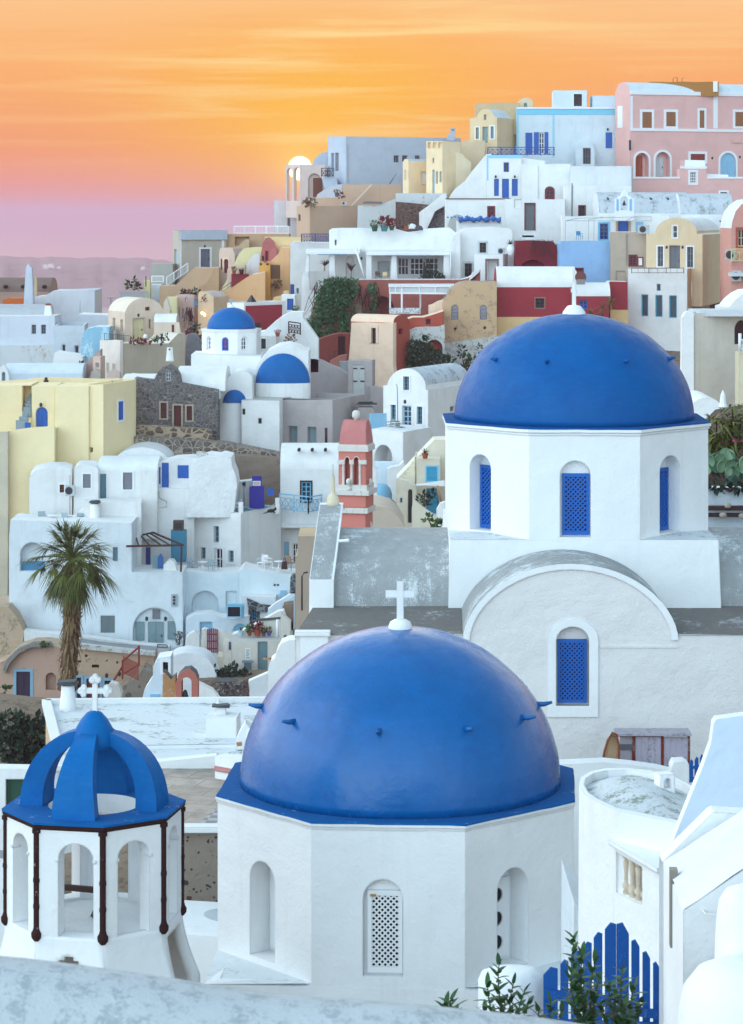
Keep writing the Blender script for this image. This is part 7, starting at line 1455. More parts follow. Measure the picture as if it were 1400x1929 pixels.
m=H('white house with three small windows and a teal roof terrace',190,454,33,rc(361,966,454,1090),WH,far=530,roof=WH,par=(.1,.22),floor=paint('5f8f9c',.8,.1),wl=[('A',403,991,413.5,1022,'lb',dict(fr=GTEAL,sur=WHP,sw=.1,mull=(2,3))),('A',378.5,1031,388,1053,'lb',dict(fr=GTEAL,sur=WHP,sw=.18)),('A',430.5,1037,441,1059,'lb',dict(fr=GTEAL,sur=WHP,sw=.18)),('A',404.5,1033,419.5,1074,'w',dict(fr=WHP,pn=GLD,sur=WHP,sw=.15,mull=(2,2),d=.25))])
for x,y0,y1,D,lab in ((366,938,968,193.5,'white square post at the far corner of the teal terrace'),(441,931,965,196,'white square post behind the terrace chairs'),(454,946,970,190.3,'white square post at the near corner of the teal terrace'),(523,938,968,193,'white square post beside the pale blue balcony')):q=MB();q.bar(P(x,y1,D),P(x,y0,D),.36,.36);q.obj('terrace_post',WH,None,label=lab,cat='post',group='white posts of the teal terrace',kind='thing')
for a,b_,lab in (((366,945,193.5),(441,942,196),'slack rope along the rear of the teal terrace'),((454,950,190.3),(523,945,193),'slack rope above the cat on the teal terrace')):p,q_=P(*a),P(*b_);q=MB();q.tube([p.lerp(q_,t/8)-Vector((0,0,.5*4*(t/8)*(1-t/8))) for t in range(9)],.03,5);q.obj('rope',paint('9fb4bd'),None,label=lab,cat='rope',group='ropes of the teal terrace',kind='thing')
chair('white chair nearest the far post of the teal terrace',415,966,193,1.2,sc=1.25);chair('white chair between the round table and the near post',443,969,192,-1.2,sc=1.25);table('dark round table with a white leg on the teal terrace',431,966,193,paint('6c7d86'),r=.5)
def cat_():
 p=P(511,967,191.5);q=MB();f=Vector((.9,.3,0)).normalized()
 q.tube([p-f*.32+Vector((0,0,.1)),p-f*.2+Vector((0,0,.17)),p+Vector((0,0,.19)),p+f*.16+Vector((0,0,.2)),p+f*.26+Vector((0,0,.27)),p+f*.34+Vector((0,0,.33)),p+f*.44+Vector((0,0,.29))],[.05,.12,.14,.12,.08,.1,.03],10)
 for s_ in (-.06,.06):
  sd=Vector((-f.y,f.x,0))*s_/.06*.05;q.tube([p+f*.34+sd+Vector((0,0,.38)),p+f*.33+sd*1.4+Vector((0,0,.48))],[.04,.008],5);q.tube([p+f*.14+sd*1.5+Vector((0,0,.15)),p+f*.28+sd*1.5+Vector((0,0,.02))],[.05,.035],6)
 q.tube([p-f*.3+Vector((0,0,.08)),p-f*.5+Vector((0,-.1,.05)),p-f*.6+Vector((0,-.25,.04))],[.04,.035,.02],6);q.obj('cat',BLACK,None,smooth=True,label='black cat lying on the edge of the teal roof terrace',cat='cat',kind='thing')
cat_()
m=S('white terrace front with a blind arch below the three window house',186,[(340,1230),(452,1230),(452,1078),(400,1080),(352,1076),(340,1078)],3,plaster('d2e0e7',stain=.25,key='tf'),roof=WH,wl=[('A',361.5,1113,411,1157,'ni',dict(arch=True,d=.4)),('A',426,1114,446,1150,'ni',dict(d=.2))])
m=S('white terrace parapet with two drain holes',185,[(450,1160),(556,1160),(556,1082),(520,1080),(470,1072),(460,1068),(450,1076)],3,plaster('d2e0e7',stain=.2,key='tp'),roof=WH,wl=[('A',516,1100.5,520,1104,'ho'),('A',522,1100.5,526,1104,'ho')])
H('pale blue cupboard set in the white terrace wall',184.7,538,0,rc(528,1113,538,1128),LBLUE,L=.3,name='cupboard',cat='cupboard',down=0);chair('white director chair beside the brown bag',505,1072,186.5,1.8,sc=1.2);chair('white folding chair nearest the blue doorway terrace',494,1072,187,-.6,sc=1.1);table('white trestle table beside the director chair',526,1076,185.6);chair('tan wooden chair at the end of the drain hole terrace',549,1074,186,2.4,paint('9a7f6a'),sc=1.2)
chair('grey slatted chair at the foot of the white terrace house',363,1078,188,.8,paint('9fb0b8'),sc=1.1);chair('grey slatted chair in front of the glazed terrace door',402,1078,187.5,2.6,paint('9fb0b8'),sc=1.1);table('small table between two grey slatted terrace chairs',382,1077,187.3)
q=MB();p=P(536,1072,185.3);q.hexa([p+Vector((x,y,0)) for x,y in ((-.24,-.15),(.24,-.15),(.2,.15),(-.2,.15))]+[p+Vector((x,y,.55)) for x,y in ((-.16,-.1),(.18,-.1),(.15,.12),(-.14,.12))]);q.tube([p+Vector((-.1,0,.55)),p+Vector((-.06,0,.78)),p+Vector((.08,0,.78)),p+Vector((.12,0,.55))],.03,6);q.obj('bag',DBROWN,None,label='dark brown bag standing on the white trestle table',cat='bag',kind='thing')
bx=thing('window_box','pale blue framed window box jutting from the white wall','window',P(444,1166,182));fa=Face(Vector((0,181.6,0)),Vector((1,0,0)),Vector((0,1,0)));h=fa.rect(427,1141,455,1164);q=MB();fa.box(q,h[0],h[1]+.15,h[2],h[3],.12,1);q.obj('case',LBL2,bx);fill_opening(Face(fa.o,fa.e,fa.i),rect_pts(*h),bx,'win',LBLUE,GL,.1,None,0,(1,1),False,'window')
S('white wall under the window box with a light blue doorway',183,[(350,1240),(470,1240),(470,1160),(440,1166),(410,1162),(395,1156),(366,1158),(350,1166)],2,WBL,roof=WH,wl=[('A',377,1172,400,1205,'ld',dict(d=.25)),('A',440,1175,466,1195,'ls',dict(fr=LBL2,arch=True,d=.1))])
S('strip of dark rubble left bare in the white wall',183.3,[(465,1127),(492,1139),(513,1141),(513,1153),(500,1152),(487,1153),(467,1143)],.3,STONEV,name='rubble_patch',cat='wall',down=0,g=False);m=S('white wall with a stone framed blue window by the rubble strip',183.6,[(455,1200),(520,1200),(520,1125),(455,1122)],2,plaster('dde4ea',key='wsb'),roof=WH,wl=[('A',474.5,1149,483,1170,'l2',dict(fr=TURQ,sur=STONEV,sw=.25))])
S('tall dark stone pier beside the beige tower wall',178,[(546,1118),(557,1118),(557,1083),(550,1083),(547,1090)],.8,STONEV,name='stone_pier',g=False,down=0)
m=H('tall beige weathered tower wall with a black cable',150,592,0,[(556,1320),(600,1320),(600,1010),(562,1010),(560,1046),(557,1048)],worn('b5a595','8f8172',.22,1.5,True,key='tw'),L=4,roof=BEIGE);pole('black cable bending down the beige tower wall',[P(580,1078,149),P(573,1079,149),P(569,1086,149),P(569,1150,149)],.05,IRON,'cable','cable')
S('rough brown stone block under the white diagonal stair wall',176,[(524,1160),(552,1160),(552,1137),(534,1140),(524,1148)],1.5,EARTH,g=False,name='stone_block')
S('white diagonal stair parapet climbing to the beige tower',174,[(425,1215),(556,1215),(556,1200),(535,1150),(524,1152),(500,1166),(470,1182),(438,1196),(425,1200)],1,plaster('d9d5cb',key='ds'),roof=WH);S('white upper stair parapet joining the terrace wall',178,[(500,1165),(520,1150),(536,1138),(556,1124),(556,1113),(540,1124),(520,1136),(505,1148)],.8,WBL,roof=WH,g=False)
m=H('small cream house with a grey green door under a terrace of flower pots',172,540,-2,rc(437,1207,540,1290),plaster('d8d3c9',key='ch'),L=4,roof=plaster('bfc0bd',key='chr'),wl=[('A',486,1209,504,1262,'gd',dict(fr=paint('6d8f98'),d=.18))]);S('cream side wall with a small navy shutter',172.6,[(420,1290),(438,1290),(438,1207),(424,1200),(420,1210)],3,plaster('d8d3c9',key='ch'),roof=plaster('d8d3c9',key='ch'),wl=[('A',431.5,1209,435,1224,'bs',dict(fr=paint('274f86'),d=.05))])
m=S('white gable wall with a slit and a bare wire behind the flower pots',176,[(440,1212),(552,1212),(552,1172),(530,1153),(505,1160),(470,1182)],.5,plaster('d9d5cb',key='ds'));S('white side return wall with a small dark opening',170,[(528,1240),(548,1240),(548,1172),(530,1156),(528,1170)],1,plaster('d5d2ca',key='dsr'),wl=[('A',535,1197,540,1207,'ys')])
q=MB();q.bar(P(483,1168,174),P(530,1164,174),.16);q.obj('timber_beam',paint('48585c'),None,label='dark timber beam above the flower pot terrace',cat='beam',kind='thing');pole('white terrace post under the dark timber beam',[P(523,1200,172.5),P(523,1167,172.5)],.1,WHP,'post','post')
for x,w_,h_,mm,kk,lm,lab in ((454,11,12,paint('a9c4d6'),'agave',LEAFG,'blue and white painted pot with a spiky plant'),(470,8,12,POTC,'bush',LEAFG,'small terracotta pot with a leafy green plant'),(485,14,14,POTC,'bush',REDP,'largest terracotta pot with a ball of red leaves'),(497,8,8,paint('6b4450'),'bush',LEAFD,'small plum coloured pot with dark foliage'),(507,9,8,paint('50509c'),'bush',LEAFY,'violet pot with yellowish foliage')):pot(lab,x,1198,173.4,w_,h_,mm,kk,lm,'pots above the cream house')
q=thing('wash_stand','grey stone wash stand with a white framed notice against the cream wall','wash stand',P(467,1275,170.5));z=MB();z.box(P(467,1246,171),(.75,.4,.12));z.obj('basin',paint('7d9298',.8,.3),q);z=MB();z.box(P(467,1261,171),(.5,.3,.95));z.obj('pedestal',paint('64777d',.8,.3),q);z=MB();h=Face(Vector((0,171.9,0)),Vector((1,0,0)),Vector((0,1,0)));r_=h.rect(462,1221,472,1242);h.box(z,*r_,0,.06);z.obj('notice_board',WHP,q);z=MB()
for i in range(5):a=r_[2]+(r_[3]-r_[2])*(.12+.17*i);h.box(z,r_[0]+.06,r_[1]-.06-.05*(i%2),a,a+.05,-.02,0.0)
z.obj('notice_lettering',paint('8b8f86'),q,weld=False)
gt=thing('garden_gate','crimson slatted garden gate between two white posts','gate',P(400,1230,176));fa=Face(Vector((0,176,0)),Vector((1,0,0)),Vector((0,1,0)))
for i in range(6):
 x=390.5+i*3.4;h=fa.rect(x,1186-2.2*math.sin(math.pi*(i+.5)/6),x+2.6,1230);q=MB();fa.box(q,*h,0,.04);q.obj('picket',MAROON,gt)
for y in (1194,1207,1221):h=fa.rect(390,y,410,y+2.4);q=MB();fa.box(q,*h,.04,.09);q.obj('rail',MAROON,gt)
S('white gate post wall on the house side of the crimson gate',176.2,[(409,1250),(432,1250),(430,1200),(420,1190),(409,1185)],.8,plaster('d9d6cf',key='gp1'),roof=WH);S('white gate post on the vault side of the crimson gate',176.2,[(378,1240),(391,1240),(391,1186),(385,1184),(380,1187)],.7,plaster('d9d6cf',key='gp1'),roof=WH);S('cream steps below the crimson gate',173,[(405,1275),(432,1275),(428,1250),(424,1240),(409,1236),(407,1252)],2,plaster('cfc8b8',key='gs1'),name='garden_steps',cat='steps')
S('white lumpy vault mound before the crimson gate',168,[(288,1300),(412,1300),(408,1272),(402,1256),(392,1242),(378,1234),(350,1230),(330,1234),(316,1242),(292,1248),(288,1256)],3,WHR,roof=WHR,name='vault_mound',cat='vault');S('white rounded stub walls with a black and white cat print post',178,[(345,1222),(378,1222),(376,1196),(366,1190),(356,1195),(350,1202),(346,1212)],1,WH,roof=WH) if False else S('white curling garden wall beside the light blue doorway',178,[(345,1222),(378,1222),(376,1196),(366,1190),(356,1195),(350,1202),(346,1212)],1,WH,roof=WH)
bush('black and white speckled potted shrub by the grey green shutters',[(339,1198,5,7),(338,1208,5,6)],181.5,leaf('1c1f22','9aa6a8'),.18);railpx('little dark arched railing before the green doorway',297,1220,315,1221,182,182,6,IRON,'bars',n=8,th=.04)
bush('dense dark green garden shrub beside the cream house',[(440,1270,22,14),(455,1274,16,10),(428,1276,14,10)],168,LEAFB,.24,2.4);bush('feathery blue green shrub in the garden',[(398,1270,14,14),(410,1274,12,10)],168.5,LEAFB,.2,2.0);bush('small golden green shrub at the garden edge',[(383,1280,10,9),(390,1286,8,6)],168,LEAFY,.2)
S('dark garden soil bed behind the bell arch',166,[(372,1318),(510,1318),(505,1282),(440,1284),(372,1288)],4,EARTH,name='garden_bed',cat='garden bed');sp=MB()
for _ in range(60):sp.box(P(random.uniform(405,500),random.uniform(1288,1306),165.5),(random.uniform(.2,.8),.3,random.uniform(.1,.4)),rz=random.uniform(0,3),tilt=Matrix.Rotation(random.uniform(-.5,.5),3,'Y'))
sp.obj('rubble_heap',worn('6d6a68','c0bdb8',.4,4,False,key='rh'),None,label='heap of broken stone and scrap behind the white roof',cat='rubble',kind='stuff',weld=False);S('broken red brick stub wall leaning by the scrap heap',163,[(456,1316),(484,1316),(474,1296),(466,1282),(458,1282)],.8,STONER,g=False,name='brick_stub')
table('dark garden table among the rubble',425,1302,164,IRON,r=.8);S('white sloping wall in front of the garden bed',150,[(370,1330),(450,1330),(400,1300),(372,1286)],.8,WH,roof=WH);S('white sloping stair wall running to the dome',150,[(470,1330),(520,1330),(520,1262),(500,1270),(468,1284),(470,1300)],.8,plaster('d6dbe0',key='sst'),roof=WH)
S('white rounded buttress walls beside the church corner',66,[(505,1400),(566,1400),(566,1206),(545,1206),(530,1212),(522,1226),(518,1240),(510,1246),(505,1262)],.8,WHC,roof=WHC);q=MB();q.bar(P(499,1241,66),P(517,1240,67.5),.1,.05);q.obj('wooden_plank',RAWW,None,label='short raw wooden plank sticking out of the white buttress',cat='plank',kind='thing')
m=S('weathered pink and ochre bell arch above the white roof',112,[(331,1330),(372,1330),(373,1280),(368,1268),(358,1260),(346,1262),(336,1272),(331,1288)],.9,worn('bb7468','a58a66',.3,2.5,False,key='ba'),roof=SLATE,wl=[('A',342,1276,361,1330,'th',dict(arch=True))],name='bell_arch',cat='bell arch',g=False);S('crumbling ochre buttress of the bell arch',112.4,[(305,1330),(331,1330),(331,1272),(322,1280),(312,1268),(307,1266)],.8,worn('b98d62','d8d4cc',.32,2.5,False,key='bb2'),roof=SLATE,g=False);q=MB();q.lathe(P(349,1312,112.4),[(.16,0),(.12,.08),(.09,.22),(.03,.3)],12);q.obj('bell',paint('1f4a48',.5),None,smooth=True,label='little green bell hanging in the pink ochre arch',cat='bell',kind='thing')
m=S('white rounded chapel back with a framed dark niche',118,[(252,1340),(322,1340),(322,1236),(296,1240),(293,1262),(285,1280),(272,1300),(258,1320)],1.5,WBL,roof=WH,wl=[('A',307,1247,317,1266,'dk',dict(sur=WHP,sw=.12))],g=False);S('pale blue hatch in the white chapel back',117.9,rc(283,1308,301,1320),.2,LBLUE,name='hatch',cat='hatch',down=0,g=False)
# rock cut dwellings, lower left
S('pale eroded rock face under the yellow house',182,[(-30,1235),(48,1235),(45,1190),(30,1160),(15,1143),(-30,1140)],5,ROCKT,roof=ROCKT,name='rock_outcrop',cat='rock')
m=S('pinkish rock cut dwelling with a violet door framed in pale blue',179,[(-30,1340),(150,1340),(150,1232),(120,1222),(90,1214),(60,1214),(30,1224),(8,1245),(-30,1260)],5,worn('c3a594','9c8474',.28,1.0,False,key='rk1'),roof=ROCKT,wl=[('A',31,1265,57,1318,'pd',dict(sur=paint('84b4cf',.6),sw=.2,d=.15)),('A',86,1267,106,1300,'ni',dict(arch=True,d=.6))],name='cave_house',cat='house')
S('grey stained rim over the rock cut dwelling',178.4,[(5,1262),(12,1244),(34,1222),(62,1211),(92,1211),(98,1217),(90,1222),(62,1219),(36,1230),(18,1250),(10,1270)],.8,worn('8d8b86','6b6862',.4,2,False,key='rim'),name='rock_ledge',cat='rock',down=0,g=False)
m=S('long beige rock wall with blue framed doors and dark pockmarks',177,[(144,1345),(290,1345),(290,1232),(240,1228),(180,1222),(144,1216)],3,worn('bfa68f','8f7e6e',.22,1.3,False,key='rk2'),roof=plaster('8d9499',stain=.5,key='rk2r'),wl=[('A',139+6,1276,153,1320,'dd',dict(sur=paint('84b4cf',.6),sw=.15)),('A',163,1278,188,1320,'od',dict(fr=paint('7a3a2c',.7,.2),sur=paint('84b4cf',.6),sw=.15)),('A',197,1282,211,1300,'br',dict(sur=paint('84b4cf',.6),sw=.15)),('A',173,1252,187,1258,'ho',dict(d=.4)),('A',147,1244,153,1248,'ho',dict(d=.3)),('A',160,1233,165,1238,'ho',dict(d=.3)),('A',219,1246,223,1250,'ho',dict(d=.3)),('A',200,1243,203,1246,'ho',dict(d=.3)),('A',232,1240,235,1243,'ho',dict(d=.3))],name='rock_wall')
S('worn grey kerb along the path above the rock wall',176.6,[(144,1222),(292,1236),(292,1229),(240,1223),(144,1213)],.6,WASH,name='path_kerb',down=0,g=False)
for i,(x,y) in enumerate(((145,1268),(201,1273),(225,1270))):lamp(('dark lamp by the palm on the beige rock wall','dark lamp above the last blue framed window of the rock wall','dark lamp beside the red lattice stair')[i],x,y,176.3)
lt=thing('lattice_gate','red brown lattice stair screen in front of the rock wall','lattice screen',P(246,1290,174));a,b_=P(231,1270,174.5),P(262,1252,171.5);up=Vector((0,0,.95));q=MB();q.bar(a-up*.35,a+up*1.0,.13);q.obj('post',REDL,lt);q=MB();q.bar(b_-up*.1,b_+up*1.35,.13);q.obj('post',REDL,lt);q=MB();q.bar(a+up*.95,b_+up*1.25,.1);q.bar(a+up*.02,b_+up*.05,.1);e_=(b_-a);fc=Face(Vector((a.x,a.y,0)),Vector((e_.x,e_.y,0)).normalized(),Vector((-e_.y,e_.x,0)).normalized());lattice(fc,.05,Vector((e_.x,e_.y,0)).length-.05,a.z+.1,a.z+1.25,0,.2,.045,q);q.bar(a+up*.6,P(212,1286,176),.09);q.obj('lattice',REDL,lt,weld=False)
lt=thing('lattice_gate','red lattice gate leaf by the blue framed door','gate',P(178,1320,174));fc=Face(Vector((0,174,0)),Vector((.97,-.2,0)),Vector((.2,.97,0)));h=fc.rect(161,1280,191,1310);q=MB();lattice(fc,*h,0,.2,.05,q);fc.box(q,h[1]-.08,h[1],h[2],h[3]+.1,-.05,.05);fc.box(q,h[0],h[1],h[3],h[3]+.07,-.05,.05);q.obj('lattice',REDL,lt,weld=False)
S('rubble steps climbing beside the red lattice',175,[(228,1340),(290,1340),(286,1268),(270,1258),(258,1276),(244,1284),(232,1292)],2,rubble('b0a698','6d6a68','8a7a6a',2.0),name='rubble_steps',cat='steps');S('whitewashed sloping wall at the end of the rubble steps',172,[(196,1345),(232,1345),(230,1308),(222,1290),(208,1286),(198,1300)],1,plaster('cfcdc8',stain=.5,key='wsl'),roof=WH);H('white pillar house end with a teal window past the red lattice',178,280,0,rc(262,1236,280,1280),plaster('b3aa9c',key='wpe'),L=2,roof=SLATE,wl=[('A',271,1241,278,1258,'ts')])
railpx('dark iron railing before the violet door',12,1334,49,1341,170,169,22,IRON,'bars',n=9,th=.06);railpx('dark iron railing running to the white roof edge',49,1341,86,1336,169,168,20,IRON,'bars',n=9,th=.06);railpx('small dark stair railing beside the lattice gate',194,1318,213,1320,172,173,22,paint('24384a'),'bars',n=6,th=.06)
S('beige ledge under the iron railings',167,[(-30,1400),(90,1400),(90,1340),(50,1342),(-30,1336)],3,worn('a89a88','7d7264',.3,1.2,False,key='ldg'));bush('spiky green plants at the edge by the iron railing',[(6,1306,10,14),(2,1326,8,10)],168,LEAFG,.3);pot('terracotta pot among the spiky plants',4,1338,167,9,4,POTC,lmat=LEAFG);bush('little green weed tuft on the rock rim',[(85,1214,7,6)],178,LEAFG,.2)
S('steep dark earth slope below the iron railing',118,[(-40,1480),(92,1480),(92,1352),(60,1345),(-40,1335)],4,EARTH,name='earth_slope',cat='bank',g=False)
bush('big dark green bush covering the slope',[(20,1365,34,24),(55,1395,30,30),(20,1405,34,30),(65,1362,20,16),(40,1430,34,18),(75,1425,14,22)],115,leaf('0f2218','2c4a36'),.2,3.4)
# palm
def palm():
 D=165;s=D/F;base,top=P(126,1300,D),P(135,1066,D);root=thing('palm_tree','tall fan palm with a shaggy brown trunk before the white facade','palm tree',base)
 t=MB();n=40;pts=[base.lerp(top,i/n)+Vector((.15*math.sin(i/n*2.5),0,0)) for i in range(n+1)];t.tube(pts,[(.62 if i<4 else .52+.13*(i/n)**2) for i in range(n+1)],14);t.obj('trunk',worn('5a4735','8d7656',.4,5,True,key='trunk'),root,smooth=True)
 h=MB()
 for i in range(560):
  q=random.uniform(.02,1.0);a=random.uniform(0,6.28);p=base.lerp(top,q)+Vector((.15*math.sin(q*2.5),0,0));r_=.5+.13*q;o=Vector((math.cos(a),math.sin(a),0));L=random.uniform(.35,.8)*(.7+.6*q);blade(h,p+o*r_*.9,o*.45+Vector((0,0,.55 if random.random()<.5 else -.7)),L,.17,.25 if random.random()<.5 else .5,3)
 h.obj('leaf_bases',DRYL,root,weld=False)
 f=MB();dd=MB();c=top+Vector((0,0,.5))
 def fan(mb,a,el,Lp,R_,nb=20,droop=.5):
  d=Vector((math.cos(a)*math.cos(el),math.sin(a)*math.cos(el),math.sin(el)));hub=c+d*Lp+Vector((0,0,-.05*Lp*Lp));d2=(d+Vector((0,0,-.12))).normalized();sd=d2.cross(Vector((0,0,1)));sd=sd.normalized() if sd.length>.05 else Vector((1,0,0));tn=min(.95,max(.05,random.gauss(.45,.25)))
  mb.tube([c,c.lerp(hub,.5)+Vector((0,0,.08)),hub],[.05,.035,.025],4);mb.tone[-12:]=[.7]*12
  for k in range(nb):
   t_=(k/(nb-1)-.5)*2*R(74);bd=(d2*math.cos(t_)+sd*math.sin(t_)).normalized();blade(mb,hub,bd,R_*(1-.25*abs(t_)/R(88))*random.uniform(.88,1.08),.12,droop*random.uniform(.5,1.4),4,min(1,max(0,tn+random.uniform(-.12,.12))))
 for i in range(84):el=R(random.choice((80,60,44,30,18,6,-6,-18,-30,-44))+random.uniform(-9,9));fan(f,random.uniform(0,6.28),el,random.uniform(1.3,2.3),random.uniform(1.25,1.7),droop=.42 if el>-.1 else .6)
 for i in range(16):fan(dd,random.uniform(0,6.28),R(random.uniform(-80,-45)),random.uniform(1.1,1.8),random.uniform(.9,1.4),14,.8)
 f.obj('crown',PALML,root,weld=False);dd.obj('dead_fronds',DRYL,root,weld=False)
palm()
# between the churches and the camera
m=H('weathered flat white roof house with a beige side wall below the garden',79,104,80,rc(86,1377,104,1500),plaster('c2ac8a',key='bs2'),far=None,L=9.5,roof=worn('dfe5e9','9ea39f',.30,1.0,False,key='flat'),par=(.14,.22),coping=WHC,floor=worn('dfe5e9','9ea39f',.34,1.0,False,key='flat')) if False else None
def flat_roof():
 zt=-16.2;root=thing('flat_roof_house','broad weathered white roof with a raised rim and beige side wall','house',Vector((-7,80,zt-6)));RF=worn('dde4e8','9ba19d',.33,1.0,False,key='flat')
 bl,br,fl,fr=Vector((-10.72,84,0)),Vector((-2.6,84.4,0)),Vector((-9.55,77.3,0)),Vector((-2.2,77.8,0));up= lambda p,z:Vector((p.x,p.y,z))
 q=MB();q.poly([[up(p,zt) for p in (fl,fr,br,bl)]]);q.obj('roof',RF,root)
 q=MB();q.hexa([up(p,zt-8) for p in (fl,fr,br,bl)]+[up(p,zt-.012) for p in (fl,fr,br,bl)]);q.obj('wall',WHC,root);q=MB();q.add([up(fl,zt-8)-Vector((.02,0,0)),up(bl,zt-8)-Vector((.02,0,0)),up(bl,zt-.1)-Vector((.02,0,0)),up(fl,zt-.1)-Vector((.02,0,0))],[(0,1,2,3)]);q.obj('side_wall',plaster('c8b090',key='bs2'),root)
 for nm,a,b_ in (('rim',bl,br),('rim',fl,bl)):q=MB();q.bar(up(a,zt+.07),up(b_,zt+.07),.3,.16);q.obj(nm,WHC,root)
 f2l,f2r=Vector((-9.3,74.6,0)),Vector((-2.0,75.2,0));q=MB();z2=zt-.12;q.hexa([up(p,zt-8) for p in (f2l,f2r,fr+Vector((0,.3,0)),fl+Vector((0,.3,0)))]+[up(p,z2) for p in (f2l,f2r,fr+Vector((0,.3,0)),fl+Vector((0,.3,0)))]);q.obj('lower_roof',RF,root)
 q=MB();q.bar(up(f2l,z2+.05),up(f2r,z2+.05),.22,.14);q.obj('rim',WHC,root)
 for p in (bl,br,fl,fr):GROUND.append(up(p,zt-4))
flat_roof()
chimney('tall white round chimney with slate slabs on the weathered flat roof',128,1340,1283,33,83,WHC,cap=SLATE,capw=1.15,taper=.74)
H('square white flue block on the weathered flat roof',78.5,446,4,rc(388,1352,446,1398),WHC,L=1.0,roof=WHR,name='flue_block',cat='chimney block',down=.3);chimney('squat flue with slate slabs on the square white block',416,1354,1330,22,79,WHC,cap=SLATE,capw=1.5,round_=False,taper=.8);S('little white cone behind the slate capped flue',83.5,[(396,1345),(428,1345),(418,1330),(411,1322),(404,1332)],.5,WHC,roof=WHC,g=False,name='roof_cone',cat='cone',down=0)
S('low white curb arch on the flat roof near the big dome',77.2,[(445,1400),(476,1400),(476,1364),(462,1362),(450,1370),(445,1382)],.6,WHC,roof=WHC,g=False,down=.2);ac_unit('small dark vent box at the edge of the flat roof',468,1371,478,1380,76.5,group='roof units')
m=S('white court parapet with a pink painted stripe',57.5,[(250,1500),(407,1500),(407,1424),(250,1440)],.35,WHC,roof=WHC,xc=407);q=MB();fa=m.A;q.hexa([fa(*fa.px(250,1463),-.02),fa(*fa.px(406.5,1453),-.02),fa(*fa.px(406.5,1453),.01),fa(*fa.px(250,1463),.01),fa(*fa.px(250,1457),-.02),fa(*fa.px(406.5,1447),-.02),fa(*fa.px(406.5,1447),.01),fa(*fa.px(250,1457),.01)]);q.obj('stripe',plaster('c98f8d',key='str'),m.root)
m=S('white angled parapet with a pink stripe running behind the big dome',55.8,[(405,1482),(480,1482),(480,1430),(405,1424)],.35,WHC,roof=WHC,yaw=38,xc=480);h=m.A.rect(405,1449,480,1459);q=MB();m.A.box(q,*h,-.02,.01);q.obj('stripe',plaster('c98f8d',key='str'),m.root)
S('white swelling wall corner above the striped parapet',58.5,[(404,1450),(490,1450),(490,1388),(462,1392),(440,1402),(420,1418),(404,1426)],1.2,WHC,roof=WHC);q=MB();q.bar(P(446,1402,58),P(456,1401,58),.08);q.obj('wooden_peg',RAWW,None,label='short wooden peg in the swelling white wall corner',cat='peg',kind='thing')
def court():
 z=-12.55;t=MB();m,nt,b=newmat('court_tiles');p=wpos(nt);br=nt.new('ShaderNodeTexBrick');br.inputs['Scale'].default_value=1.0;br.inputs['Brick Width'].default_value=.95;br.inputs['Row Height'].default_value=.75;br.inputs['Mortar Size'].default_value=.012;br.offset=.5
 rot=nt.new('ShaderNodeMapping');rot.inputs['Rotation'].default_value=(0,0,R(18));nt.link(p,rot.inputs[0]);nt.link(rot.outputs[0],br.inputs['Vector']);br.inputs['Color1'].default_value=lin('a3968a');br.inputs['Color2'].default_value=lin('8c8075');br.inputs['Mortar'].default_value=lin('5b534c')
 nt.link(nt.mix(nt.maprange(nt.noise(p,2.2,6,.7),.45,.7),br.outputs[0],lin('70655c')),b.inputs['Base Color']);b.inputs['Roughness'].default_value=.5
 t.add([(-5.6,52.0,z),(-2.0,52.0,z),(-2.0,57.6,z),(-5.6,57.6,z)],[(0,1,2,3)]);t.obj('court_paving',m,None,kind='structure',label='brown stone slab court',base=Vector((0,0,0)))
 c=MB();m2,nt,b=newmat('checker_tiles');p=wpos(nt);ck=nt.new('ShaderNodeTexChecker');ck.inputs['Scale'].default_value=4.4;rot=nt.new('ShaderNodeMapping');rot.inputs['Rotation'].default_value=(0,0,R(8));nt.link(p,rot.inputs[0]);nt.link(rot.outputs[0],ck.inputs[0]);ck.inputs[1].default_value=lin('5f666d');ck.inputs[2].default_value=lin('9a979a');nt.link(ck.outputs[0],b.inputs['Base Color']);b.inputs['Roughness'].default_value=.5
 c.add([(-3.62,52.0,z+.004),(-2.0,52.0,z+.004),(-2.0,55.6,z+.004),(-2.85,55.6,z+.004)],[(0,1,2,3)]);c.obj('court_paving',m2,None,kind='structure',label='grey checkered tile strip of the court',base=Vector((0,0,0)))
 g=MB();g.box((-4,51.85,z+.02),(4.5,.34,.12));g.obj('court_coping',WHC,None,label='smooth white coping in front of the tiled court',cat='coping',kind='thing')
court()
S('pebbly earth mortar wall below the tiled court',51.9,[(250,1800),(430,1800),(430,1566),(250,1566)],.5,rubble('a39789','3d3f42','6d3d33',6.5));
q=MB();q.lathe(P(420,1778,50),[(1.05,0),(1.0,.2),(.85,.4),(.55,.56),(.2,.62),(.02,.63)],28);q.obj('low_dome',worn('b9c2c8','8e979d',.3,2.5,True,key='lowd'),None,smooth=True,label='low grey white dome between the tower and the big church',cat='dome',kind='thing');S('white terrace wall beneath the low grey dome',48.5,[(300,1960),(440,1960),(440,1766),(300,1758)],2.4,WHC,roof=WHC)
m=S('white court wall with a green panelled door',58,[(-40,1620),(66,1620),(66,1449),(-40,1447)],.5,WHC,roof=WHC,wl=[('A',11,1468,60,1620,'gd',dict(fr=GREEN,d=.2,arch=False))]);S('white lower wall behind the bell tower',47,[(-60,1960),(30,1960),(30,1618),(-60,1615)],.6,WHC,roof=plaster('8d8f90',key='lw'))
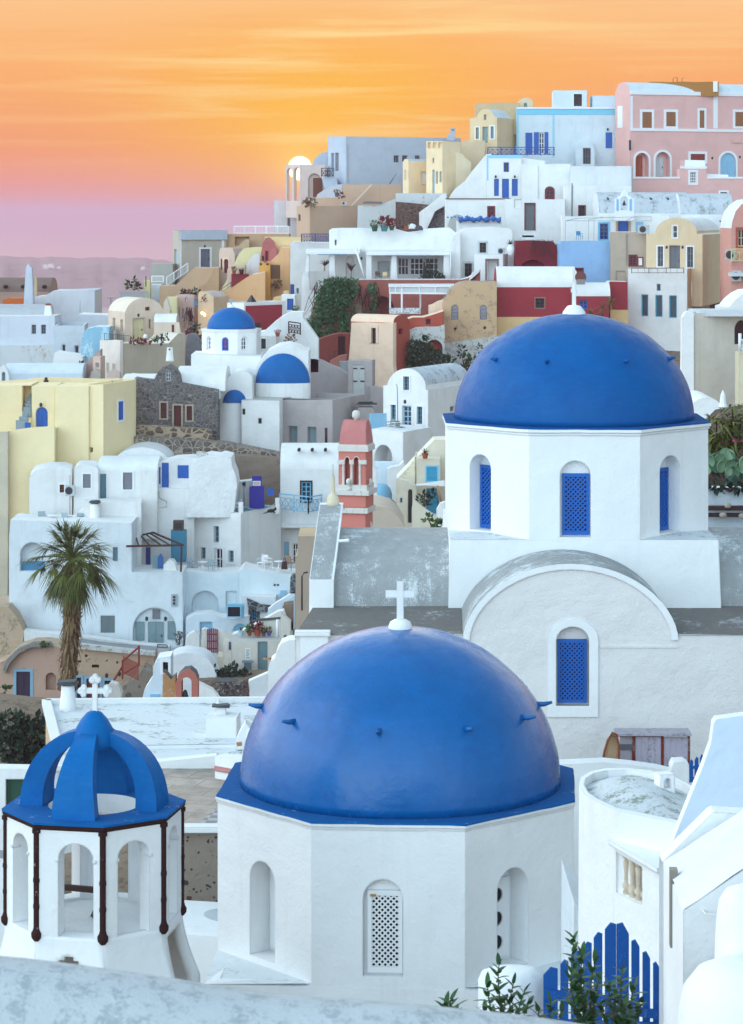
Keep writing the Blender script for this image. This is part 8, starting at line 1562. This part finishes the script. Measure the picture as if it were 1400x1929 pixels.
# right side
def round_chapel():
 z=-7.97;pts=[(1160,1526),(1120,1507),(1100,1494),(1091,1478),(1094,1464),(1112,1453),(1140,1447),(1180,1446),(1225,1451),(1270,1462),(1305,1480),(1325,1505),(1312,1540),(1292,1553)]
 pl=[Vector(((x-CX)/F*(-z*F/(y-HY)),-z*F/(y-HY),z)) for x,y in pts];root=thing('round_chapel','small white chapel with a rounded apse and a shallow grey dome roof','chapel',Vector((pl[0].x,pl[0].y,z-4)));c=sum(pl,Vector())/len(pl);ins=[c+(p-c)*.9 for p in pl]
 q=MB();q.strip(pl,[Vector((c.x+(p.x-c.x)*1.03,c.y+(p.y-c.y)*1.03,z-4.5)) for p in pl]);q.strip(pl,ins);q.strip(ins,[p-Vector((0,0,.12)) for p in ins]);q.obj('wall',WHC,root)
 q=MB();prev=[p-Vector((0,0,.11)) for p in ins]
 for t,h in ((.8,.05),(.6,.13),(.4,.19),(.2,.22),(.02,.23)):cur=[c+(p-c)*.9*t+Vector((0,0,-.11+h)) for p in pl];q.strip(prev,cur);prev=cur
 q.obj('dome_roof',worn('cfd6da','8d938c',.42,3.2,False,key='dr3'),root,smooth=True)
 cp=P(1258,1489,35.0);q=MB();fa=Face(Vector((cp.x,cp.y,0)),Vector((.96,.28,0)),Vector((-.28,.96,0)));lp=arch_pts(-.045,.045,cp.z+.03,cp.z+.12,cp.z+.165,8);q.poly([[fa(u,w_) for u,w_ in rect_pts(-.11,.11,cp.z-.06,cp.z+.22)],[fa(u,w_) for u,w_ in lp]]);open_in(fa,lp,q,.1);q.add([fa(-.11,cp.z-.06),fa(-.11,cp.z-.06,.22),fa(-.11,cp.z+.22,.22),fa(-.11,cp.z+.22),fa(.11,cp.z-.06),fa(.11,cp.z-.06,.22),fa(.11,cp.z+.22,.22),fa(.11,cp.z+.22)],[(0,1,2,3),(4,5,6,7),(1,5,6,2),(3,2,6,7)]);q.obj('lantern',WHC,root)
 for p in pl[:1]+pl[4:12:3]:GROUND.append(p-Vector((0,0,4)))
round_chapel()
bw=Mass('balustrade_wall','white stair wall pierced by four cream balusters under a sloping coping','wall',32.8,1243,68,1800);bw.root['kind']='thing';lp_=[bw.A.px(*p) for p in ((1161,1681),(1210,1706),(1210,1634),(1161,1606))];bw.holes['A'].append((lp_,.36,'niche'));z0=bw.A.px(1243,1640)[1]
bw.build([(1150,1900),(1243,1900),(1243,1640),(1157,1588)],'A',L=.42,mat=WHC,roof=WHC,down=2);q=MB();a,b_=bw.A.px(1154,1585),bw.A.px(1246,1639);q.hexa([bw.A(a[0],a[1]-.04,-.06),bw.A(b_[0],b_[1]-.04,-.06),bw.A(b_[0],b_[1]-.04,.5),bw.A(a[0],a[1]-.04,.5),bw.A(a[0],a[1]+.03,-.06),bw.A(b_[0],b_[1]+.03,-.06),bw.A(b_[0],b_[1]+.03,.5),bw.A(a[0],a[1]+.03,.5)]);q.obj('coping',WHC,bw.root)
for i in range(4):
 t_=.15+.235*i;u=lp_[0][0]+(lp_[1][0]-lp_[0][0])*t_;z_=lp_[0][1]+(lp_[1][1]-lp_[0][1])*t_;hh=lp_[3][1]+(lp_[2][1]-lp_[3][1])*t_-z_;q=MB();q.lathe(bw.A(u,z_-.02,.1),[(.055,0),(.055,.05),(.035,.08),(.06,.2*hh),(.062,.28*hh),(.03,.36*hh),(.04,.42*hh),(.032,.5*hh),(.045,.75*hh),(.05,.86*hh),(.03,.9*hh),(.055,.94*hh),(.055,hh+.03)],14);q.obj('baluster',plaster('e0d2bd',key='bal'),bw.root,smooth=True)
S('white court wall running under the upper church',56,[(1030,1700),(1200,1700),(1300,1500),(1300,1462),(1240,1448),(1190,1441),(1140,1436),(1050,1440),(1030,1444)],.5,WHC,roof=WHC);S('white rounded wall end beside the weathered hatch',54,[(1262,1500),(1300,1500),(1298,1440),(1290,1435),(1270,1436),(1265,1446)],.5,WHC,roof=WHC);S('white sloping kerb path down past the big church',37,[(1080,1960),(1240,1960),(1180,1800),(1140,1770),(1110,1730),(1082,1700)],2.5,plaster('d7e0e7',stain=.25,key='kp'),roof=plaster('dfe7ec',key='kp2'))
hs=thing('roof_hatch','weathered grey hatch with two peeling plank doors by the roughcast wall','hatch',P(1240,1450,57));fa=Face(Vector((0,57.4,0)),Vector((1,0,0)),Vector((0,1,0)))
for r_ in ((1196,1388,1246,1448),(1250,1390,1296,1450)):h=fa.rect(*r_);q=MB();fa.box(q,*h,0,.07);[fa.box(q,h[0]+(h[1]-h[0])*k/4-.006,h[0]+(h[1]-h[0])*k/4+.006,h[2],h[3],-.012,.01) for k in (1,2,3)];q.obj('door_leaf',worn('b9b3c2','8a7f88',.4,4,True,key='hd'),hs)
h=fa.rect(1168,1384,1194,1440);q=MB();fa.box(q,*h,.02,.1);q.obj('side_panel',worn('b3adb8','7d8186',.35,4,True,key='hd2'),hs);q=MB()
for r_ in ((1191,1384,1197,1450),(1245.5,1388,1250.5,1452),(1296,1384,1300,1446),(1164,1381,1300,1387)):h=fa.rect(*r_);fa.box(q,*h,-.03,.08)
q.obj('frame',worn('7a2f28','8d7d78',.4,5,True,key='hf'),hs,weld=False);q=MB();h=fa.rect(1168,1402,1192,1413);fa.box(q,*h,-.01,.05);q.obj('cross_board',paint('5d6168'),hs);q=MB();h=fa.rect(1160,1380,1302,1384);fa.box(q,h[0],h[1],h[2],h[3],-.15,.5);q.obj('top_board',worn('b3adb8','7d8186',.35,4,True,key='hd2'),hs)
bo=thing('wooden_trough','narrow curved wooden trough propped upright against the roughcast wall','trough',P(1150,1440,57));q=MB();A=[];n=14;s=57/F
prof=[(1134,1442),(1139,1415),(1146,1392),(1154,1380),(1162,1384),(1166,1405),(1166,1440)];a_=[P(x,y,57.0) for x,y in prof];c_=[P((x-1150)*.62+1152,(y-1440)*.9+1440,57.22) for x,y in prof];q.strip(a_,c_,close=False);q.poly([c_]);q.obj('bowl',paint('d6b896',.8,.2),bo,smooth=False);q=MB();q.tube(a_,.028,6);q.obj('rim',worn('8a4a38','c9a484',.3,6,False,key='rimw'),bo)
def picket_gate(label,D,defs,rails,mat,ww,thick=.035,yaw=0,xc=None,angled=True):
 root=thing('picket_gate',label,'gate',P(sum(d[0] for d in defs)/len(defs),max(d[4] for d in defs),D));fa=Face(Vector(((xc or defs[-1][1])-CX,0,0))/F*D+Vector((0,D,0)),Vector((math.cos(yaw),-math.sin(yaw),0)),Vector((math.sin(yaw),math.cos(yaw),0)))
 for x0,x1,t0,t1,yb in defs:
  a,b_=fa.px(x0,t0),fa.px(x1,t1);m_=fa.px((x0+x1)/2,min(t0,t1)-(3 if angled else 0));lo=fa.px(x0,yb)[1];q=MB();ol=[(a[0],lo),(b_[0],lo),(b_[0],b_[1]),(m_[0],max(m_[1],a[1],b_[1])),(a[0],a[1])];A=[fa(u,w_) for u,w_ in ol];B=[fa(u,w_,thick) for u,w_ in ol];q.poly([A]);q.poly([B]);q.strip(A,B);q.obj('picket',mat,root)
 for x0,y0,x1,y1,hh in rails:a,b_=fa.px(x0,y0),fa.px(x1,y1);a2,b2=fa.px(x0,y0+hh),fa.px(x1,y1+hh);q=MB();q.hexa([fa(a2[0],a2[1],-.03),fa(b2[0],b2[1],-.03),fa(b2[0],b2[1],-.001),fa(a2[0],a2[1],-.001),fa(a[0],a[1],-.03),fa(b_[0],b_[1],-.03),fa(b_[0],b_[1],-.001),fa(a[0],a[1],-.001)]);q.obj('rail',mat,root)
 return root
GB=worn('1d58a4','6f86a0',.24,9,True,key='gateblue')
picket_gate('weathered blue picket gate rising to a point behind the oleander',25,[(1024,1051,1838,1826,1960),(1056,1071,1818,1812,1960),(1076,1094,1802,1794,1960),(1099,1115,1786,1778,1960),(1119,1135,1768,1760,1960),(1140,1161,1752,1742,1960),(1162,1185,1742,1760,1960),(1190,1205,1774,1784,1960),(1211,1225,1796,1806,1960),(1231,1242,1816,1822,1960)],[(1024,1862,1160,1876,19),(1162,1890,1242,1902,17),(1024,1918,1242,1925,18)],GB,.06)
picket_gate('short blue picket gate on the path below the roughcast wall',45,[(1299,1306,1437,1434,1474),(1309,1316,1433,1429,1477),(1319,1325,1429,1424,1480),(1328,1334,1423,1416,1482),(1337,1346,1417,1409,1482)],[(1299,1444,1346,1436,5),(1299,1464,1346,1462,5)],GB,.05)
q=MB();p=P(965,1929,25.6);q.lathe(p-Vector((0,0,.4)),[(.33,0),(.34,.5),(.34,.84),(.31,.91),(.22,.95),(.02,.96)],24,jit=.05,sx=1.0,sy=.8);q.obj('gate_pillar',WHR,None,smooth=True,label='squat lumpy white pillar beside the blue picket gate',cat='pillar',kind='thing')
m=S('tall pale bluish sloping wall beside the picket gate',30,[(1246,1990),(1440,1990),(1440,1345),(1400,1348),(1350,1355),(1345,1362),(1340,1400),(1326,1440),(1262,1600),(1249,1630)],.22,plaster('cfdff0',stain=.12,streak=.1,key='tpb',bump=.3),roof=WHC)
def near_house():
 root=thing('parapet_house','nearest white house with a sloping roof, a rounded flue and a corner slit','house',P(1330,2000,23));z= lambda y,D:(HY-y)/F*D
 q=MB();D1,D2=22.3,24.4;fl,fr=P(1287,1716,D1),P(1440,1612,D1);bl,br=P(1250,1625,D2),P(1440,1500,D2);dn= lambda p:Vector((p.x,p.y,-10));q.hexa([dn(fl),dn(fr),dn(br),dn(bl),fl,fr,br,bl]);q.obj('wall',WHC,root)
 q=MB();a,b_,c,d=[p+Vector((0,0,.012)) for p in (fl,fr,br,bl)];ny=10;nx=10;vs=[];fs=[]
 for i in range(ny+1):
  for j in range(nx+1):u,v=j/nx,i/ny;p=a.lerp(b_,u).lerp(d.lerp(c,u),v);vs.append(p+Vector((0,0,.04*math.sin(math.pi*v)+.02*mnoise.noise(p*3))))
 for i in range(ny):
  for j in range(nx):k=i*(nx+1)+j;fs.append((k,k+1,k+nx+2,k+nx+1))
 q.add(vs,fs);q.obj('roof',WHR,root,smooth=True)
 q=MB();A=[P(1248,1624,D2+.1),P(1340,1533,D2+.1),P(1346,1530,D2+.1),P(1440,1536,D2+.1)];q.strip([p for p in A],[p+Vector((0,.28,0)) for p in A],close=False);q.strip(A,[dn(p) for p in A],close=False);q.strip([p+Vector((0,.28,0)) for p in A],[dn(p)+Vector((0,.28,0)) for p in A],close=False);q.obj('rear_parapet',WHC,root)
 sl=MB();p=fl.lerp(bl,.55);e=(bl-fl);e.z=0;e.normalize();fc=Face(Vector((p.x,p.y,0)),e,Vector((e.y,-e.x,0)));fc.box(sl,-.06,.06,z(1800,D1)-.25,z(1700,D1),-.02,.05);sl.obj('slit_window',paint('8a8378'),root)
 q=MB();c0=P(1402,1850,21.2);q.lathe(c0-Vector((0,0,.3)),[(.27,0),(.25,.4),(.235,.8),(.21,.98),(.15,1.08),(.04,1.12)],24,jit=.02);q.obj('flue',WHC,root,smooth=True);q=MB();q.lathe(c0+Vector((.02,-.02,.66)),[(.06,0),(.07,.05),(.075,.1),(.05,.12)],12,jit=.15);q.obj('broken_cap',plaster('8d8478',key='bc'),root)
 q=MB();q.lathe(P(1410,1990,20.6),[(.6,0),(.57,.3),(.52,.55),(.42,.68),(.25,.75),(.02,.77)],28,jit=.02);q.obj('rounded_buttress',WHC,root,smooth=True)
 w_=MB();w_.tube([P(1268,1626,24.2)+Vector((0,0,.03)),P(1285,1660,23.6)+Vector((0,0,.03)),P(1300,1700,22.7)+Vector((0,0,.05)),P(1330,1722,22.2),P(1352,1725,22.2),P(1362,1745,22.1)],.009,6);w_.obj('cable',WHP,root)
near_house()
def oleander(label,x,yt,D,stems,h):
 r_=thing('oleander',label,'shrub',P(x,1990,D),'oleander sprigs by the gate');st=MB();lf=MB()
 for dx,y_top,lean in stems:
  b_,t_=P(x+dx*.3,1990,D),P(x+dx+lean,y_top,D+random.uniform(-.15,.15));pts=[b_.lerp(t_,k/6)+Vector((.02*math.sin(k),0,0)) for k in range(7)];st.tube(pts,[.010-.001*k for k in range(7)],5);n=int((t_-b_).length/.019)
  for k in range(n):
   q=k/n
   if q<.25:continue
   p=b_.lerp(t_,q)+Vector((.02*math.sin(q*6),0,0));a=k*2.4+random.uniform(-.3,.3);el=R(random.uniform(15,55)+(25 if q>.93 else 0));blade(lf,p,(math.cos(a)*math.cos(el),math.sin(a)*math.cos(el),math.sin(el)),random.uniform(.11,.19)*(1.1-.3*q),.06,.25,4)
 st.obj('stems',paint('3f4a30',.7),r_,weld=False);lf.obj('foliage',leaf('17351f','3f6a34'),r_,weld=False)
oleander('leafy oleander clump in front of the lumpy white pillar',950,1810,21,[(-8,1812,0),(-22,1852,-8),(10,1848,10),(26,1862,16),(-30,1890,-6),(44,1880,10),(4,1880,0)],1)
oleander('tallest oleander stem rising before the blue pickets',1096,1758,21,[(-14,1762,0),(0,1790,4),(14,1806,14),(-8,1830,-10),(24,1840,12),(6,1870,4)],1)
oleander('bushy oleander against the middle of the blue gate',1172,1820,21,[(0,1822,2),(-16,1850,-6),(18,1856,8),(30,1884,10),(-30,1886,-8),(6,1890,2),(-6,1868,-4)],1)
oleander('single small oleander sprig below the big church',852,1876,21,[(0,1878,0),(-6,1888,-4),(6,1890,6)],1);oleander('low oleander sprig between the pillar and the gate',1040,1880,21,[(0,1884,0),(-18,1896,-6),(16,1900,6)],1)
GD=76
S('white planter wall under the prickly pears',GD,[(1300,990),(1440,990),(1440,920),(1300,918)],.5,plaster('c9d6de',stain=.3,key='plw'),roof=WHC);q=MB();h=Face(Vector((0,GD-.4,0)),Vector((1,0,0)),Vector((0,1,0))).rect(1328,954,1440,962);Face(Vector((0,GD-.4,0)),Vector((1,0,0)),Vector((0,1,0))).box(q,*h,0,.25);h=Face(Vector((0,GD-.4,0)),Vector((1,0,0)),Vector((0,1,0))).rect(1328,968,1440,974);Face(Vector((0,GD-.4,0)),Vector((1,0,0)),Vector((0,1,0))).box(q,*h,0,.25);q.obj('timber_bench',DBROWN,None,label='long dark timber bench below the planter wall',cat='bench',kind='thing',weld=False)
S('flat grey terrace roof beneath the dark bench',74,[(1300,1010),(1440,1010),(1440,990),(1300,990)],3,paint('7d8992',.8,.15),roof=paint('7d8992',.8,.15),g=False);S('white coping strip above the grey barrel roof',69.5,rc(1330,993,1440,1000),.5,WHP,name='coping_strip',cat='coping',g=False,down=.3)
for i,(x,y,r0) in enumerate(((1371,955,.1),(1362,973,.11),(1398,975,.1))):q=MB();q.lathe(P(x,y,GD-.5),[(r0*.8,-.03),(r0*1.1,.04),(r0*.9,.1),(r0*.2,.13)],9,jit=.2);q.obj('stone',worn('b3a79a','7d6f66',.3,8,False,key='stn'),None,smooth=True,label=('flat brown stone on the top rail of the timber bench','pale stone on the lower rail of the timber bench','pale stone at the end of the timber bench')[i],cat='stone',kind='thing')
S('dark earth garden bank behind the prickly pears',80,[(1300,1000),(1440,1000),(1440,780),(1380,790),(1340,830),(1322,900)],4,worn('6d5a52','4f443c',.4,3,False,bump=1.0,key='gbk'),name='garden_bank',cat='bank')
def pear(label,x,y,D,n,sz,spread):
 r_=thing('prickly_pear',label,'cactus',P(x,y,D));q=MB();s=D/F
 for _ in range(n):
  a=random.uniform(-1,1);c=P(x+random.uniform(-spread,spread),y-random.uniform(0,spread*1.1),D+random.uniform(-.3,.3));nrm=Vector((random.uniform(-.8,.8),-1,random.uniform(-.3,.6))).normalized();ax=Vector((random.uniform(-.6,.6),0,1)).normalized();ax=(ax-nrm*ax.dot(nrm)).normalized();sd=ax.cross(nrm);L=sz*random.uniform(.7,1.25)*s;tn=random.random();vs=[c+nrm*.04];k=12
  for sgn in (1,-1):
   for j in range(k):t=2*math.pi*j/k;vs.append(c+ax*(L*(.5+.5*math.cos(t)))+sd*(L*.36*math.sin(t)*(1.15+.25*math.cos(t)))+nrm*.02*sgn)
  vs[0]=c+ax*L*.5+nrm*.05;vs.append(c+ax*L*.5-nrm*.05);fs=[(0,1+j,1+(j+1)%k) for j in range(k)]+[(1+j,1+(j+1)%k,1+k+(j+1)%k,1+k+j) for j in range(k)]+[(len(vs)-1,1+k+(j+1)%k,1+k+j) for j in range(k)];q.add(vs,fs,tn)
 q.obj('pads',CACT,r_,smooth=True,weld=False);t=MB();t.tube([P(x,y+6,D),P(x-10,y-spread*.5,D+.1),P(x-20,y-spread,D+.1)],[.12,.1,.05],7);t.obj('trunk',DBROWN,r_)
pear('large blue green prickly pear beside the church drum',1352,895,77,26,26,26);pear('second prickly pear with upright pads by the planter',1392,905,76.8,22,24,18)
def broad(label,pts,D,n,L,mat):
 r_=thing('bush',label,'bush',P(1365,890,D));q=MB();s=D/F
 for _ in range(n):
  x,y,rx,ry=random.choice(pts);c=P(x+random.uniform(-rx,rx),y+random.uniform(-ry,ry),D+random.uniform(-.5,.5));a=random.uniform(0,6.28);t=random.uniform(-.3,1.2);blade(q,c,(math.cos(a)*math.cos(t),math.sin(a)*math.cos(t),math.sin(t)),L*s*random.uniform(.6,1.2),L*s*.24,.6,5)
 q.obj('foliage',mat,r_,weld=False);t=MB();[t.tube([P(1365,900,D),P(x,y+ry,D),P(x,y-ry,D)],[.05,.04,.02],5) for x,y,rx,ry in pts];t.obj('stems',DBROWN,r_,weld=False)
broad('dense glossy aloe like bush filling the garden corner',[(1350,810,24,24),(1380,790,20,24),(1340,840,18,20),(1395,815,14,26),(1365,835,26,16)],78.5,520,30,LEAFY);fl=MB();leaves(fl,P(1390,831,77.5),(.12,.1,.04),12,.05);fl.obj('pink_flowers',paint('c0307f'),None,label='small spray of magenta flowers in the garden corner',cat='flowers',kind='thing',weld=False)
bush('dark drooping grass tuft hanging over the planter wall',[(1360,916,26,9),(1390,914,16,8)],75.8,LEAFB,.16,.8)
um=thing('parasol','folded white parasol standing behind the garden bush','parasol',P(1362,790,100));q=MB();q.tube([P(1362,790,100),P(1362,735,100)],.025,6);q.obj('pole',WHP,um);q=MB();q.lathe(P(1362,766,100),[(.18,0),(.14,.1),(.1,.45),(.02,.62)],9);q.obj('canopy',WHP,um)
# ground, sea, far island, air
def terrain():
 pts=GROUND+[Vector((-60,60,-34)),Vector((-70,150,-60)),Vector((-60,330,-60)),Vector((-75,260,-60)),Vector((80,330,-4)),Vector((0,352,-30)),Vector((-45,370,-80)),Vector((90,250,-2)),Vector((80,150,-2)),Vector((60,80,-4)),Vector((40,30,-6)),Vector((-40,20,-20)),Vector((-120,200,-118)),Vector((0,400,-120)),Vector((100,400,-90)),Vector((-120,330,-122)),Vector((-100,100,-105))]
 for D_ in (92,100,110,120,130,140,150):
  for x_ in (-200,-60,80,220,360,480,580):pts.append(P(x_,1450,D_)-Vector((0,0,2)))
  for x_ in (700,850,1000):pts.append(P(x_,1200,D_))
 for D_ in (320,335,350):
  for x_ in (-150,0,120,240,360,470,540):pts.append(P(x_,640,D_)-Vector((0,0,14)))
 nx,ny=120,150;x0,x1,y0,y1=-130.,130.,-5.,420.;vs=[];fs=[]
 import numpy as np
 A=np.array([tuple(p) for p in pts])
 gx,gy=np.meshgrid(np.linspace(x0,x1,nx),np.linspace(y0,y1,ny));q=np.stack([gx.ravel(),gy.ravel()],1)
 d2=((q[:,None,0]-A[None,:,0])**2+(q[:,None,1]-A[None,:,1])**2)+12.0
 wt=1.0/d2**1.9;z0=(wt*A[None,:,2]).sum(1)/wt.sum(1)
 wt=wt*np.exp(-np.clip(A[None,:,2]-z0[:,None],-10,10)/3.0);z=(wt*A[None,:,2]).sum(1)/wt.sum(1)-1.2
 vs=[(float(a),float(b),float(c)+0.5*mnoise.noise(Vector((a*.15,b*.15,0)))) for (a,b),c in zip(q,z)]
 for j in range(ny-1):
  for i in range(nx-1):a=j*nx+i;fs.append((a,a+1,a+nx+1,a+nx))
 m=MB();m.add(vs,fs);m.obj('hillside',EARTH,None,smooth=True,kind='structure',label='stony brown hillside under the village',weld=False,base=Vector((0,0,0)))
terrain()
def sea():
 m,t,b=newmat('sea_water');p=wpos(t)
 b.inputs['Base Color'].default_value=lin('3d5568');b.inputs['Roughness'].default_value=0.18;b.inputs['Specular IOR Level'].default_value=0.5
 bp=t.new('ShaderNodeBump');bp.inputs['Strength'].default_value=0.35;bp.inputs['Distance'].default_value=1.0
 t.link(t.math('ADD',t.noise(t.scale(p,(.05,.12,1)),1,4),t.math('MULTIPLY',t.noise(p,.35,3),.3)),bp.inputs['Height']);t.link(bp.outputs[0],b.inputs['Normal'])
 q=MB();q.add([(-9000,-600,-120),(9000,-600,-120),(9000,26000,-120),(-9000,26000,-120)],[(0,1,2,3)]);q.obj('sea',m,None,kind='structure',label='calm hazy sea below the village')
sea()
def island():
 D0=3500.0;n=90;m=MB();rows=12;vs=[];fs=[]
 prof=[(-200,494),(0,497),(60,500),(120,499),(150,502),(180,499),(235,502),(262,500),(283,504),(330,510),(400,522),(460,545),(500,566)]
 def top(x):
  for (a,b),(c,d) in zip(prof,prof[1:]):
   if a<=x<=c:return b+(d-b)*(x-a)/(c-a)
  return prof[-1][1]
 for i in range(n+1):
  x=-200+700*i/n;zt=(HY-top(x))/F*D0+3.0*mnoise.noise(Vector((x*.06,0,3)))+1.5*mnoise.noise(Vector((x*.3,1,3)))
  for j in range(rows+1):
   q=j/rows;y=D0-260+900*q;z=-121+(zt+121)*min(1,(q/.28))**.75+(6*mnoise.noise(Vector((x*.05,q*5,0))) if 0<q<.3 else 0)
   z=min(z,zt+(2*mnoise.noise(Vector((x*.1,q*9,5))) if q>.3 else 0));vs.append(((x-CX)/F*y,y,z))
 for i in range(n):
  for j in range(rows):a=i*(rows+1)+j;fs.append((a,a+rows+1,a+rows+2,a+1))
 m.add(vs,fs);m.obj('hills',worn('9a8c84','7d7169',.4,.02,False,bump=0.0,key='isl'),None,smooth=True,kind='structure',label='low hazy island across the water')
 hw=plaster('e8e4e0',bump=0.0,bev=0.0,key='far');k=0
 lab=['pair of white farm blocks near the top of the far island','lone white cube low on the slope of the far island','wide white terrace block midway down the far island','long white row at the crest of the far island','square white block by the crest of the far island','small white house on the lower terrace of the far island','white block just above the shoreline of the far island','small white house alone at the shore of the far island','two stepped white cubes inland on the far island','tiny white house at the brow of the far island','low white shed facing the sea on the far island']
 for (x,y,wd,ht) in ((84,512,18,8),(18,510,14,6),(95,530,34,10),(92,505,22,9),(30,514,12,5),(120,540,22,7),(165,543,10,5),(195,552,12,6),(46,512,26,5),(270,506,8,5),(112,506,8,5)):
  D=3500-160*(y-500)/66;s=D/F;p=P(x,y,D);mm=MB();mm.box(p-Vector((0,0,2)),(wd*s,9,ht*s+4));mm.box(p+Vector((wd*s*.2,-2,ht*s*.4)),(wd*s*.45,8,ht*s));mm.box(p+Vector((-wd*s*.3,-1,ht*s*.25)),(wd*s*.3,7.5,ht*s))
  mm.obj('island_house',hw,None,label=lab[k],cat='house',group='white houses on the far island',kind='thing');k+=1
island()
def haze():
 m=bpy.data.materials.new('haze');m.use_nodes=True;t=NT(m.node_tree);t.n.clear()
 v=t.new('ShaderNodeVolumePrincipled');v.inputs['Color'].default_value=(1.0,0.56,0.66,1);v.inputs['Density'].default_value=HAZE;v.inputs['Anisotropy'].default_value=0.0
 o=t.new('ShaderNodeOutputMaterial');t.link(v.outputs[0],o.inputs['Volume'])
 q=MB();q.hexa([(-9100,-650,-123.5),(9100,-650,-123.5),(9100,26100,-123.5),(-9100,26100,-123.5),(-9100,-650,24),(9100,-650,24),(9100,26100,24),(-9100,26100,24)])
 q.obj('haze',m,None,kind='stuff',label='evening sea haze',weld=False)
HAZE=0.00017
if HAZE:haze()
